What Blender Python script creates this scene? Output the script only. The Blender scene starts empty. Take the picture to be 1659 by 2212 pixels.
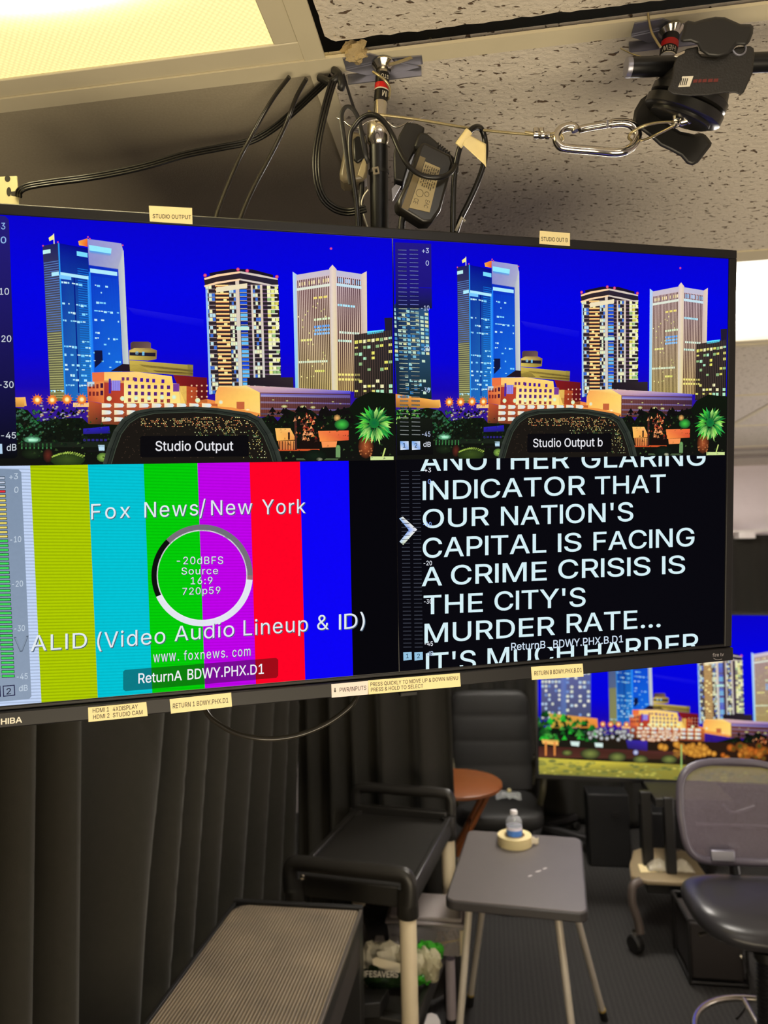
import bpy, bmesh, math, random
from math import sin, cos, pi, radians, atan2, sqrt
from mathutils import Vector, Matrix
from mathutils.geometry import delaunay_2d_cdt

SC = bpy.context.scene
COL = SC.collection
V = Vector

# ------------------------------------------------------------------ camera
FPX, CX, CY = 1534.0, 829.5, 1106.0          # focal length and centre in pixels of the 1659 x 2212 photograph
CAMZ = 1.83
CAM = V((0, 0, CAMZ))
PITCH, ROLL = radians(3.95), 0.02
_F = V((0, cos(PITCH), sin(PITCH)))
_RW = V((1, 0, 0)); _UW = V((0, -sin(PITCH), cos(PITCH)))
_R = cos(ROLL) * _RW - sin(ROLL) * _UW
_U = sin(ROLL) * _RW + cos(ROLL) * _UW
cd = bpy.data.cameras.new('camera')
cam = bpy.data.objects.new('camera', cd)
COL.objects.link(cam)
m = Matrix((_R, _U, -_F)).transposed().to_4x4()
m.translation = CAM
cam.matrix_world = m
cd.sensor_fit = 'VERTICAL'
cd.sensor_height = 36.0
cd.sensor_width = 27.0
cd.lens = FPX / 2212.0 * 36.0
cd.clip_start = 0.02
cd.dof.use_dof = True
cd.dof.focus_distance = 0.80
cd.dof.aperture_fstop = 6.3
SC.camera = cam

# ------------------------------------------------------------------ world, exposure
w = bpy.data.worlds.new('world'); SC.world = w
w.use_nodes = True
w.node_tree.nodes['Background'].inputs[0].default_value = (0.80, 0.78, 0.76, 1)
w.node_tree.nodes['Background'].inputs[1].default_value = 0.25
SC.view_settings.view_transform = 'Standard'
SC.view_settings.look = 'None'
SC.view_settings.exposure = 0.0
SC.view_settings.gamma = 1.0
SC.view_settings.use_curve_mapping = False
SC.cycles.max_bounces = 8
SC.cycles.diffuse_bounces = 5
SC.cycles.sample_clamp_indirect = 6.0
SC.cycles.caustics_reflective = False
SC.cycles.caustics_refractive = False
NEAR_LIGHT, FAR_LIGHT, ADDED_LIGHT = 60.0, 70.0, 20.0    # radiance of the ceiling lights, the last for unseen added fixtures
FILL_POWER, SIDE_FILL_POWER = 34.0, 16.0                     # power of the two added fill lamps, out of view

# ------------------------------------------------------------------ geometry of the picture
def ray(x, y): return _F + _R * ((x - CX) / FPX) + _U * ((CY - y) / FPX)
def PD(x, y, d): return CAM + ray(x, y) * d
def PZ(x, y, z):
    r = ray(x, y); return CAM + r * ((z - CAMZ) / r.z)
def PP(x, y, o, n):
    r = ray(x, y); return CAM + r * ((o - CAM).dot(n) / r.dot(n))
TH = radians(8.28)
A = V((cos(TH), -sin(TH), 0)); B = V((sin(TH), cos(TH), 0)); Z = V((0, 0, 1))
ZC = 2.437                                              # ceiling height
def rc(a, b, z): return A * a + B * b + Z * z
def ab(p): return (p.dot(A), p.dot(B))
RM = Matrix((A, B, Z)).transposed()                     # room axes as columns

# added fill lamps out of view, behind and at the right, brightening the ceiling
def add_fill_lamp(name, loc, aim, power, sx, sy, col):
    ld = bpy.data.lights.new(name, 'AREA'); ld.shape = 'RECTANGLE'; ld.size = sx; ld.size_y = sy; ld.energy = power
    ld.color = col; ld.spread = radians(125)
    lo = bpy.data.objects.new(name, ld); COL.objects.link(lo); lo.location = loc
    lo.rotation_euler = (aim - loc).to_track_quat('-Z', 'Y').to_euler()
add_fill_lamp('studio_lamp', rc(0.5, -0.9, 0.45), rc(0.45, 1.2, ZC), FILL_POWER, 2.2, 1.0, (1.0, 0.84, 0.58))
add_fill_lamp('studio_lamp', rc(2.5, 2.5, 0.8), rc(1.08, 3.55, 2.34), SIDE_FILL_POWER, 1.2, 0.8, (1.0, 0.90, 0.82))

def lin(c):
    out = []
    for x in c[:3]:
        x = x / 255.0
        out.append(x / 12.92 if x <= 0.04045 else ((x + 0.055) / 1.055) ** 2.4)
    return tuple(out)

# ------------------------------------------------------------------ materials
MATS = {}
def mat(name, rgb, rough=0.5, metal=0.0, var=0.08, scale=30.0, bump=0.0, bscale=200.0, spec=0.5, trans=0.0, ior=1.45,
        alpha=1.0, stretch=(1, 1, 1), sheen=0.0, coat=0.0):
    if name in MATS: return MATS[name]
    m = bpy.data.materials.new(name); m.use_nodes = True
    nt = m.node_tree; N = nt.nodes; L = nt.links
    p = N['Principled BSDF']
    c = lin(rgb)
    tc = N.new('ShaderNodeTexCoord'); mp = N.new('ShaderNodeMapping')
    mp.inputs['Scale'].default_value = stretch
    L.new(tc.outputs['Object'], mp.inputs['Vector'])
    nz = N.new('ShaderNodeTexNoise'); nz.inputs['Scale'].default_value = scale; nz.inputs['Detail'].default_value = 4
    L.new(mp.outputs[0], nz.inputs['Vector'])
    mx = N.new('ShaderNodeMix'); mx.data_type = 'RGBA'
    mx.inputs[6].default_value = tuple(x * (1 - var) for x in c) + (1,)
    mx.inputs[7].default_value = tuple(min(1, x * (1 + var)) for x in c) + (1,)
    L.new(nz.outputs['Fac'], mx.inputs[0]); L.new(mx.outputs[2], p.inputs['Base Color'])
    p.inputs['Roughness'].default_value = rough; p.inputs['Metallic'].default_value = metal
    p.inputs['Specular IOR Level'].default_value = spec
    p.inputs['IOR'].default_value = ior
    p.inputs['Transmission Weight'].default_value = trans
    p.inputs['Alpha'].default_value = alpha
    p.inputs['Sheen Weight'].default_value = sheen
    p.inputs['Coat Weight'].default_value = coat
    if bump:
        n2 = N.new('ShaderNodeTexNoise'); n2.inputs['Scale'].default_value = bscale; n2.inputs['Detail'].default_value = 3
        L.new(mp.outputs[0], n2.inputs['Vector'])
        bp = N.new('ShaderNodeBump'); bp.inputs['Strength'].default_value = bump; bp.inputs['Distance'].default_value = 0.002
        L.new(n2.outputs['Fac'], bp.inputs['Height']); L.new(bp.outputs[0], p.inputs['Normal'])
    MATS[name] = m
    return m

def node_mat(name):
    m = bpy.data.materials.new(name); m.use_nodes = True
    MATS[name] = m
    return m, m.node_tree.nodes, m.node_tree.links, m.node_tree.nodes['Principled BSDF']

def math_node(N, L, op, a, b=None, c=None):
    n = N.new('ShaderNodeMath'); n.operation = op
    for i, x in enumerate((a, b, c)):
        if x is None: continue
        if isinstance(x, (int, float)): n.inputs[i].default_value = x
        else: L.new(x, n.inputs[i])
    return n.outputs[0]

# ------------------------------------------------------------------ mesh builder
class MB:
    def __init__(s): s.v = []; s.f = []; s.m = []
    def add(s, vs, fs, mi=0):
        o = len(s.v); s.v += [V(x) for x in vs]
        for f in fs: s.f.append([o + i for i in f]); s.m.append(mi)
        return s
    def box(s, c, size, M=None, mi=0):
        M = M or Matrix.Identity(3); c = V(c); h = V(size) / 2
        vs = [c + M @ V((sx * h.x, sy * h.y, sz * h.z)) for sx in (-1, 1) for sy in (-1, 1) for sz in (-1, 1)]
        return s.add(vs, [(0, 1, 3, 2), (4, 6, 7, 5), (0, 4, 5, 1), (2, 3, 7, 6), (0, 2, 6, 4), (1, 5, 7, 3)], mi)
    def rbox(s, a0, a1, b0, b1, z0, z1, mi=0):           # a box along the room's axes
        return s.box(rc((a0 + a1) / 2, (b0 + b1) / 2, (z0 + z1) / 2), (a1 - a0, b1 - b0, z1 - z0), RM, mi)
    def cyl(s, p0, p1, r0, r1=None, n=24, mi=0, caps=True):
        return s.rings([p0, p1], [r0, r0 if r1 is None else r1], n, mi, caps)
    def rings(s, pts, rads, n=16, mi=0, caps=True, closed=False, up=None, flat=None):
        pts = [V(p) for p in pts]; k = len(pts); base = len(s.v)
        T = []
        for i in range(k):
            a = pts[(i - 1) % k] if (closed or i > 0) else pts[i]
            b = pts[(i + 1) % k] if (closed or i < k - 1) else pts[i]
            t = b - a
            T.append(t.normalized() if t.length > 1e-9 else (T[-1] if T else Z.copy()))
        u = up.copy() if up else (V((0, 0, 1)) if abs(T[0].z) < 0.9 else V((1, 0, 0)))
        u = (u - T[0] * u.dot(T[0])).normalized()
        for i in range(k):
            if i > 0:
                q = T[i - 1].rotation_difference(T[i]); u = q @ u
                u = (u - T[i] * u.dot(T[i])).normalized()
            w_ = T[i].cross(u)
            for j in range(n):
                an = 2 * pi * j / n
                fx = flat if flat else 1.0
                s.v.append(pts[i] + (u * cos(an) + w_ * sin(an) * fx) * rads[i])
        for i in range(k if closed else k - 1):
            i2 = (i + 1) % k
            for j in range(n):
                j2 = (j + 1) % n
                s.f.append([base + i * n + j, base + i * n + j2, base + i2 * n + j2, base + i2 * n + j]); s.m.append(mi)
        if caps and not closed:
            s.f.append([base + j for j in range(n)][::-1]); s.m.append(mi)
            s.f.append([base + (k - 1) * n + j for j in range(n)]); s.m.append(mi)
        return s
    def tube(s, pts, r, n=10, mi=0, smooth=6, closed=False, flat=None, up=None):
        p = catmull(pts, smooth, closed) if smooth else [V(x) for x in pts]
        return s.rings(p, [r] * len(p), n, mi, True, closed, up, flat)
    def lathe(s, prof, c, axis=None, n=32, mi=0):
        axis = (axis or Z).normalized(); c = V(c)
        u = axis.orthogonal().normalized(); w_ = axis.cross(u); base = len(s.v); k = len(prof)
        for (r, h) in prof:
            for j in range(n):
                an = 2 * pi * j / n
                s.v.append(c + axis * h + (u * cos(an) + w_ * sin(an)) * max(r, 1e-5))
        for i in range(k - 1):
            for j in range(n):
                j2 = (j + 1) % n
                s.f.append([base + i * n + j, base + i * n + j2, base + (i + 1) * n + j2, base + (i + 1) * n + j]); s.m.append(mi)
        if prof[0][0] > 1e-4: s.f.append([base + j for j in range(n)][::-1]); s.m.append(mi)
        if prof[-1][0] > 1e-4: s.f.append([base + (k - 1) * n + j for j in range(n)]); s.m.append(mi)
        return s
    def prism(s, pts, off, mi=0):                         # a flat outline given depth by the vector off
        pts = [V(p) for p in pts]; off = V(off); n = len(pts); base = len(s.v)
        s.v += pts + [p + off for p in pts]
        s.f.append(list(range(base, base + n))); s.m.append(mi)
        s.f.append(list(range(base + 2 * n - 1, base + n - 1, -1))); s.m.append(mi)
        for i in range(n):
            j = (i + 1) % n
            s.f.append([base + i, base + n + i, base + n + j, base + j]); s.m.append(mi)
        return s
    def grid(s, fn, nu, nv, mi=0):
        base = len(s.v)
        for i in range(nu + 1):
            for j in range(nv + 1): s.v.append(V(fn(i / nu, j / nv)))
        for i in range(nu):
            for j in range(nv):
                q = base + i * (nv + 1) + j
                s.f.append([q, q + nv + 1, q + nv + 2, q + 1]); s.m.append(mi)
        return s

def catmull(pts, k=6, closed=False):
    p = [V(x) for x in pts]; n = len(p)
    if n < 3 and not closed: return p
    out = []
    for i in range(n if closed else n - 1):
        p0 = p[(i - 1) % n] if (closed or i > 0) else p[i]
        p1 = p[i]; p2 = p[(i + 1) % n]
        p3 = p[(i + 2) % n] if (closed or i < n - 2) else p2
        for j in range(k):
            t = j / k
            out.append(0.5 * ((2 * p1) + (p2 - p0) * t + (2 * p0 - 5 * p1 + 4 * p2 - p3) * t * t + (3 * p1 - p0 - 3 * p2 + p3) * t ** 3))
    if not closed: out.append(p[-1])
    return out

ORG = {}
def build(name, mb, mats, parent=None, smooth=40, bevel=0.0, seg=2, sub=0, solid=0.0):
    mats = mats if isinstance(mats, (list, tuple)) else [mats]
    if parent is not None: org = ORG[parent.name]
    else:
        xs = [v.x for v in mb.v]; ys = [v.y for v in mb.v]; zs = [v.z for v in mb.v]
        org = V(((min(xs) + max(xs)) / 2, (min(ys) + max(ys)) / 2, min(zs)))
    me = bpy.data.meshes.new(name)
    me.from_pydata([tuple(v - org) for v in mb.v], [], mb.f)
    for m_ in mats: me.materials.append(m_)
    me.polygons.foreach_set('material_index', mb.m)
    bm = bmesh.new(); bm.from_mesh(me)
    bmesh.ops.recalc_face_normals(bm, faces=bm.faces)
    if smooth:
        for f_ in bm.faces: f_.smooth = True
        lim = radians(smooth)
        for e in bm.edges:
            if len(e.link_faces) == 2 and e.calc_face_angle(0) > lim: e.smooth = False
    bm.to_mesh(me); bm.free()
    o = bpy.data.objects.new(name, me); COL.objects.link(o)
    if parent is not None: o.parent = parent
    else: o.location = org
    ORG[o.name] = org
    if solid:
        md = o.modifiers.new('solid', 'SOLIDIFY'); md.thickness = solid; md.offset = 0
    if bevel:
        md = o.modifiers.new('bevel', 'BEVEL'); md.width = bevel; md.segments = seg; md.limit_method = 'ANGLE'; md.angle_limit = radians(50)
        md.harden_normals = False
    if sub:
        md = o.modifiers.new('sub', 'SUBSURF'); md.levels = sub; md.render_levels = sub
    return o

def thing(name, label, cat, loc, group=None):
    o = bpy.data.objects.new(name, None); COL.objects.link(o)
    o.location = loc; o.empty_display_size = 0.05
    ORG[o.name] = V(loc)
    return tag(o, label, cat, group)
def tag(o, label, cat, group=None, kind=None):
    o['label'] = label; o['category'] = cat
    if group: o['group'] = group
    if kind: o['kind'] = kind
    return o
def lab(o, label): o['label'] = label; return o
def structure(name, mb, mats, parent=None, **k):
    o = build(name, mb, mats, parent, **k); o['kind'] = 'structure'; return o

# ------------------------------------------------------------------ lettering
_TXT = {}
_GL = {
'A':(943,('32 0 396 1000 543 1000 910 0 777 0 519 732 456 940 482 940 374 595 167 0','216 279 216 391 727 391 727 279',)),
'B':(897,('118 0 118 1000 474 1000 569 991 646 964 706 923 749 869 774 805 783 735 777 677 760 629 734 591 700 562 661 540 619 524 619 515 667 506 714 483 756 447 791 399 814 340 821 268 813 196 787 131 742 77 677 35 592 9 485 0','245 112 481 112 581 123 648 157 686 207 699 268 692 317 673 361 642 399 601 429 549 447 488 454 245 454','245 561 468 561 520 566 566 582 605 608 635 642 654 683 660 732 649 793 614 843 556 877 472 888 245 888',)),
'C':(1003,('526 -13 403 2 295 49 205 125 137 227 94 352 79 499 94 647 137 773 205 875 295 951 403 998 526 1013 599 1008 669 991 733 964 790 926 840 879 880 822 910 758 930 685 803 685 788 733 765 776 737 812 702 842 663 866 620 883 574 893 526 896 438 884 361 850 296 793 246 715 214 617 203 499 214 382 246 284 296 207 361 150 439 116 526 104 574 107 620 118 663 135 702 158 737 188 765 225 788 267 803 315 930 315 911 243 881 178 840 122 791 74 734 37 669 9 600 -8',)),
'D':(987,('430 0 189 0 189 112 422 112 534 124 625 159 695 216 745 293 775 389 785 502 775 614 745 709 696 785 628 842 541 876 434 888 183 888 183 1000 443 1000 579 985 693 940 785 868 852 769 894 646 907 502 893 357 852 233 783 134 689 60 571 15','245 1000 245 0 118 0 118 1000',)),
'E':(823,('118 0 118 1000 732 1000 732 888 245 888 245 562 699 562 699 450 245 450 245 112 738 112 738 0',)),
'F':(806,('118 0 118 1000 726 1000 726 888 245 888 245 547 681 547 681 435 245 435 245 0',)),
'G':(1023,('528 -13 403 2 294 49 204 125 136 227 93 353 79 499 93 647 136 773 203 875 293 951 400 998 521 1013 597 1008 669 990 735 961 793 922 842 874 883 818 913 755 932 685 802 685 784 732 761 773 733 809 700 839 662 864 620 882 573 892 521 896 436 884 360 850 295 793 246 715 214 617 203 499 214 382 246 285 296 207 362 150 440 116 528 104 608 113 678 140 735 183 779 242 806 314 815 398 854 391 556 391 556 503 940 503 940 393 926 278 886 179 823 97 740 37 641 -1',)),
'H':(1016,('118 0 118 1000 245 1000 245 568 771 568 771 1000 898 1000 898 0 771 0 771 456 245 456 245 0',)),
'I':(277,('75 0 75 1000 202 1000 202 0',)),
'K':(917,('205 286 205 425 379 637 715 1000 881 1000 454 542','118 0 118 1000 245 1000 245 0','732 0 369 509 448 608 882 0',)),
'L':(772,('118 0 118 1000 245 1000 245 112 710 112 710 0',)),
'M':(1235,('118 0 118 1000 298 1000 600 203 632 96 604 96 693 368 936 1000 1116 1000 1116 0 991 0 997 899 1008 899 896 572 672 0 562 0 220 899 234 899 240 572 240 0',)),
'N':(1029,('118 0 118 1000 268 1000 736 255 813 108 796 105 784 383 784 1000 911 1000 911 0 760 0 291 749 211 889 234 892 246 572 246 0',)),
'O':(1048,('525 -13 403 2 296 49 206 125 137 227 94 352 79 499 94 647 137 773 206 875 296 951 403 998 525 1013 647 998 754 951 844 875 912 773 955 647 969 499 955 352 912 227 844 125 754 49 647 2','525 104 610 115 687 149 752 205 803 283 835 382 846 499 835 618 803 717 752 795 687 851 610 885 525 896 439 885 362 850 297 794 246 716 214 618 203 499 214 382 246 284 297 206 362 150 439 115',)),
'P':(874,('118 0 118 1000 462 1000 568 990 653 958 719 909 766 845 794 769 803 683 794 598 766 522 719 457 653 407 568 376 462 365 215 365 215 477 457 477 528 483 584 503 626 535 655 577 672 627 677 683 672 740 655 789 626 831 584 862 527 882 456 889 245 889 245 0',)),
'Q':(1048,('482 313 615 313 921 -94 788 -94','525 -13 403 2 296 49 206 125 137 227 94 352 79 499 94 647 137 773 206 875 296 951 403 998 525 1013 647 998 754 951 844 875 912 773 955 647 969 499 955 352 912 227 844 125 754 49 647 2','525 104 610 115 687 149 752 205 803 283 835 382 846 499 835 618 803 717 752 795 687 851 610 885 525 896 439 885 362 850 297 794 246 716 214 618 203 499 214 382 246 284 297 206 362 150 439 115',)),
'R':(883,('118 0 118 1000 464 1000 569 990 655 960 721 913 767 851 795 777 805 692 795 607 767 534 721 473 654 427 569 398 464 389 189 389 189 501 459 501 530 507 585 524 627 553 656 591 673 637 679 692 673 748 656 796 627 835 585 864 529 882 458 889 245 889 245 0','694 0 452 450 595 450 841 0',)),
'S':(878,('440 -17 338 -9 251 18 179 61 126 118 90 188 75 268 205 268 217 216 243 172 280 139 327 115 381 101 440 97 504 102 562 118 610 145 648 181 671 224 679 274 673 317 653 352 622 379 582 402 481 437 361 470 251 512 169 568 119 641 102 732 113 811 147 880 201 936 270 979 353 1005 446 1013 540 1005 621 978 689 936 741 882 775 817 788 743 663 743 642 810 594 860 526 891 442 901 382 896 329 880 285 855 253 822 233 783 226 738 234 692 257 656 292 627 333 606 417 577 565 536 660 496 705 467 744 432 776 388 796 336 803 272 792 195 760 125 707 66 636 21 546 -8',)),
'T':(882,('62 888 62 1000 819 1000 819 888 505 888 505 0 379 0 379 888',)),
'U':(1017,('509 -16 398 -5 303 30 225 85 166 157 130 243 118 340 118 1000 244 1000 244 350 252 282 277 222 315 172 368 134 433 109 509 101 585 109 650 134 702 172 740 222 764 282 772 350 772 1000 899 1000 899 340 887 243 850 157 792 85 714 30 619 -5',)),
'V':(943,('401 0 32 1000 166 1000 423 270 487 60 461 60 569 405 776 1000 910 1000 546 0',)),
'W':(1349,('305 0 32 1000 162 1000 367 184 387 78 372 78 440 385 602 1000 746 1000 967 132 977 78 960 78 1028 385 1186 1000 1316 1000 1042 0 895 0 706 700 660 934 687 934 643 705 453 0',)),
'X':(932,('36 0 427 559 427 464 58 1000 205 1000 439 647 479 574 456 574 558 745 734 1000 877 1000 509 470 509 564 896 0 750 0 491 384 453 454 481 454 357 254 180 0',)),
'Y':(928,('400 0 400 409 32 1000 179 1000 437 574 491 453 440 453 494 576 551 677 749 1000 895 1000 527 409 527 0',)),
'0':(891,('446 -13 342 2 255 47 186 122 135 223 104 349 94 499 104 649 136 776 187 878 256 952 343 998 446 1013 548 998 635 952 704 878 755 776 786 649 797 499 786 349 755 223 705 122 636 47 549 2','446 97 513 109 570 145 616 203 649 283 669 382 676 499 669 618 649 717 616 797 570 855 513 891 446 903 377 891 320 855 275 797 242 717 222 618 215 499 222 382 242 283 275 203 320 145 377 109',)),
'1':(891,('150 0 150 107 768 107 768 0','542 1000 542 0 417 0 417 881 169 703 169 839 390 1000',)),
'2':(891,('126 0 126 93 513 506 587 600 611 642 625 685 630 730 623 780 605 823 575 857 537 883 491 898 440 903 385 897 339 880 301 851 273 813 255 766 250 711 129 711 139 796 169 869 218 930 281 976 357 1004 442 1013 527 1004 601 976 663 932 710 875 739 808 749 732 744 677 729 624 702 569 660 508 602 437 300 119 765 111 765 0',)),
'3':(891,('428 -13 341 -5 261 19 192 59 138 113 102 180 86 259 215 259 226 211 249 171 282 139 325 116 374 103 430 98 488 103 541 119 585 146 618 183 640 229 647 285 641 337 621 386 588 427 540 459 476 480 395 487 308 487 308 588 566 881 137 889 137 1000 732 1000 732 905 415 547 415 568 518 567 606 542 677 498 729 437 762 365 772 285 761 202 728 130 676 70 607 24 523 -4',)),
'4':(891,('78 207 78 311 485 1000 611 1000 213 326 812 319 812 207','554 0 554 624 674 624 674 0',)),
'5':(891,('435 -13 350 -5 275 22 212 64 163 118 130 183 117 256 240 256 250 213 271 175 302 143 341 118 385 103 435 98 492 105 543 127 585 160 617 205 638 258 644 319 637 380 616 435 583 480 540 515 488 537 428 544 378 540 329 528 285 508 252 483 132 497 189 1000 720 1000 720 889 296 889 263 593 305 619 349 639 399 651 451 656 517 649 578 631 632 601 678 561 716 511 745 454 763 390 768 321 758 229 725 149 674 81 607 30 526 -3',)),
'6':(891,('445 -13 357 -3 280 29 215 79 166 146 135 227 125 318 133 392 157 470 201 560 270 669 496 1000 633 1000 297 513 286 513 302 541 324 565 352 587 385 603 421 614 462 617 547 608 621 579 681 533 727 471 755 396 764 309 754 221 723 143 674 78 609 28 532 -3','445 95 500 102 548 123 587 156 618 199 637 251 644 309 637 368 618 419 587 462 548 494 500 515 445 521 390 515 342 495 302 463 271 420 252 370 246 311 252 252 271 200 302 156 342 123 390 102',)),
'7':(891,('191 0 636 881 122 889 122 1000 768 1000 768 882 324 0',)),
'8':(891,('445 -13 350 -4 266 22 198 65 146 121 113 189 102 266 108 327 128 384 158 433 199 474 246 504 300 520 234 554 182 605 149 672 138 748 148 820 178 884 225 938 287 979 361 1005 445 1013 528 1005 602 979 663 938 710 884 740 820 750 748 739 672 706 605 655 554 591 525 643 504 690 474 730 433 761 384 781 327 788 266 777 189 744 121 692 65 623 22 540 -4','445 97 507 102 560 118 603 145 635 180 655 223 662 272 655 325 634 371 600 409 556 438 504 456 445 462 385 456 333 438 289 409 255 371 234 325 227 272 233 223 253 180 285 145 329 118 382 102','445 569 495 574 539 590 576 616 604 650 622 691 628 738 622 785 605 826 577 859 541 884 496 899 445 904 393 899 349 884 312 859 284 826 267 785 261 738 267 691 284 650 312 616 349 590 394 574',)),
'9':(891,('444 1013 532 1003 610 971 674 921 723 854 754 773 764 682 756 608 733 530 688 440 619 331 394 0 256 0 593 487 604 487 588 459 565 435 537 413 505 397 468 386 428 383 343 392 269 421 209 467 163 529 134 604 125 691 135 780 166 858 216 922 280 972 357 1003','444 905 390 898 342 877 302 844 272 801 253 749 246 691 253 632 272 581 302 538 342 506 390 485 444 479 499 485 548 505 588 537 618 580 637 631 644 689 637 748 618 800 588 844 548 877 500 898',)),
' ':(369,()),
'a':(765,('314 -17 247 -10 186 10 134 42 94 88 68 144 60 212 66 270 85 316 114 352 152 380 197 400 298 424 496 452 521 462 537 477 542 501 537 547 524 583 502 612 471 633 432 646 385 650 335 646 293 634 259 615 231 591 211 565 197 538 81 572 112 633 154 680 205 715 261 738 321 751 381 756 470 746 517 731 562 708 602 675 634 630 655 570 662 494 662 0 544 0 544 102 536 102 519 76 495 48 464 23 423 2 374 -12','335 89 397 96 448 115 488 145 518 183 536 226 542 271 542 373 510 358 303 323 264 312 230 296 203 274 186 244 181 206 185 171 200 142 224 119 255 103 292 93',)),
'b':(834,('451 -16 389 -10 339 7 300 33 271 61 232 115 220 115 220 0 103 0 103 1000 223 1000 223 628 232 628 270 680 299 708 337 733 387 750 450 756 538 744 615 709 679 652 727 575 757 481 767 371 757 261 727 166 679 89 616 32 539 -4','433 92 497 101 549 129 591 172 621 229 639 297 645 372 639 447 621 513 591 569 550 612 497 639 433 648 369 640 317 613 276 572 246 517 228 450 221 372 228 294 246 226 276 170 318 128 370 101',)),
'c':(778,('407 -16 312 -4 230 32 161 90 110 167 78 261 67 368 78 478 110 572 161 649 230 707 312 744 407 756 461 752 511 741 558 724 600 700 637 669 668 633 693 591 711 544 595 515 585 543 571 568 553 591 531 611 505 627 476 639 443 646 407 648 340 639 285 610 243 565 213 508 195 441 189 368 195 297 213 231 243 174 285 130 340 101 407 91 444 94 477 101 506 114 532 130 555 150 573 174 588 201 598 230 713 201 696 153 671 110 639 73 602 42 559 17 512 -1 461 -12',)),
'd':(834,('384 -16 296 -4 219 32 155 89 107 166 77 261 67 371 77 481 108 575 156 652 220 709 297 744 385 756 448 750 497 733 536 708 565 680 602 628 611 628 611 1000 731 1000 731 0 615 0 615 115 603 115 564 61 534 33 496 7 446 -10','402 92 465 101 517 128 559 170 589 226 607 294 613 372 607 450 589 517 559 572 518 613 465 640 402 648 337 639 284 612 243 569 213 513 195 447 189 372 195 297 213 229 243 172 285 129 338 101',)),
'e':(794,('417 -16 316 -4 230 32 161 90 109 167 78 260 67 367 78 475 109 569 159 647 226 706 308 743 403 756 464 751 522 735 578 709 628 670 670 619 702 554 723 475 730 333 147 333 147 434 664 434 609 397 603 467 585 528 556 578 516 617 465 641 403 649 341 641 288 616 245 578 214 530 195 474 189 415 189 349 196 273 217 209 251 158 297 121 353 98 417 91 460 94 499 104 532 120 561 143 584 172 601 207 717 179 694 124 659 77 612 38 555 9 490 -10',)),
'f':(499,('448 746 448 643 13 643 13 746','158 0 158 848 166 907 188 955 222 993 266 1020 316 1036 368 1042 437 1036 477 1024 447 921 405 931 383 932 336 925 303 904 285 870 279 823 279 0',)),
'g':(836,('407 -296 330 -291 263 -274 207 -249 162 -216 126 -178 99 -136 199 -80 239 -130 267 -154 303 -173 349 -187 407 -191 489 -180 555 -148 598 -92 612 -11 612 134 602 134 563 82 534 54 496 31 446 15 383 9 298 20 221 52 157 105 108 177 77 268 67 376 77 484 108 577 157 652 221 709 298 744 385 756 448 750 498 733 537 708 566 680 605 627 615 627 615 746 732 746 732 -17 721 -106 689 -177 637 -230 571 -267 493 -289','403 116 466 124 518 148 559 186 590 238 608 302 614 379 608 454 590 519 560 573 519 614 466 640 403 648 338 639 285 612 243 570 213 516 195 451 189 379 195 305 214 241 244 188 286 149 339 124',)),
'h':(806,('223 446 223 0 103 0 103 1000 223 1000 223 565 201 565 243 653 299 712 368 745 447 756 518 748 580 724 631 685 670 631 694 560 702 472 702 0 582 0 582 462 571 540 537 598 483 635 413 647 362 641 316 624 278 595 248 556 230 506',)),
'i':(328,('103 0 103 746 223 746 223 0','164 870 133 876 106 894 87 919 81 950 87 981 106 1006 133 1024 164 1030 197 1024 224 1006 242 981 248 950 242 919 224 894 197 876',)),
'k':(748,('216 268 216 416 237 416 559 746 708 746 362 392 348 392','103 0 103 1000 223 1000 223 0','578 0 291 365 376 450 732 0',)),
'l':(372,('274 -5 198 6 145 40 114 93 103 166 103 1000 223 1000 223 194 227 151 236 122 255 107 334 107 355 5',)),
'm':(1199,('103 0 103 746 220 746 221 581 211 581 231 635 260 680 297 715 338 739 384 754 431 759 506 747 565 709 607 652 631 579 614 579 633 631 663 674 702 710 748 737 801 754 858 759 921 752 977 731 1025 695 1063 646 1087 581 1095 501 1095 0 974 0 974 499 963 568 929 615 880 641 823 650 776 644 736 629 703 603 679 570 664 531 659 486 659 0 539 0 539 511 529 567 497 611 450 640 392 650 350 645 310 629 275 604 247 568 229 523 223 468 223 0',)),
'n':(805,('223 446 223 0 103 0 103 746 219 746 220 565 201 565 243 653 299 712 368 745 447 756 518 748 580 724 631 685 669 631 694 560 702 472 702 0 582 0 582 462 571 540 537 598 483 635 413 647 362 641 316 624 278 595 248 556 230 506',)),
'o':(816,('407 -16 312 -4 230 32 161 90 110 167 78 261 67 368 78 478 110 572 161 649 230 707 312 744 407 756 504 744 587 707 655 649 706 572 738 478 749 368 738 261 706 167 655 90 587 32 504 -4','407 91 476 101 531 130 574 174 604 231 622 297 628 368 622 441 604 507 574 565 531 610 476 639 407 648 340 639 285 610 243 565 213 508 195 441 189 368 195 297 213 231 243 174 285 130 340 101',)),
'p':(834,('103 -281 103 746 220 746 220 628 232 628 270 680 299 708 337 733 387 750 450 756 538 744 615 709 679 652 727 575 757 481 767 371 757 261 727 166 679 89 616 32 539 -4 451 -16 389 -10 339 7 301 33 271 61 232 115 223 115 223 -281','433 92 497 101 549 129 591 172 621 229 639 297 645 372 639 447 621 513 591 569 550 612 497 639 433 648 369 640 317 613 276 572 246 517 228 450 221 372 228 294 246 226 276 170 318 128 370 101',)),
'r':(509,('103 0 103 746 219 746 219 631 255 682 300 722 355 748 479 754 479 634 407 640 357 635 313 618 276 592 247 557 229 515 223 466 223 0',)),
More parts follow.
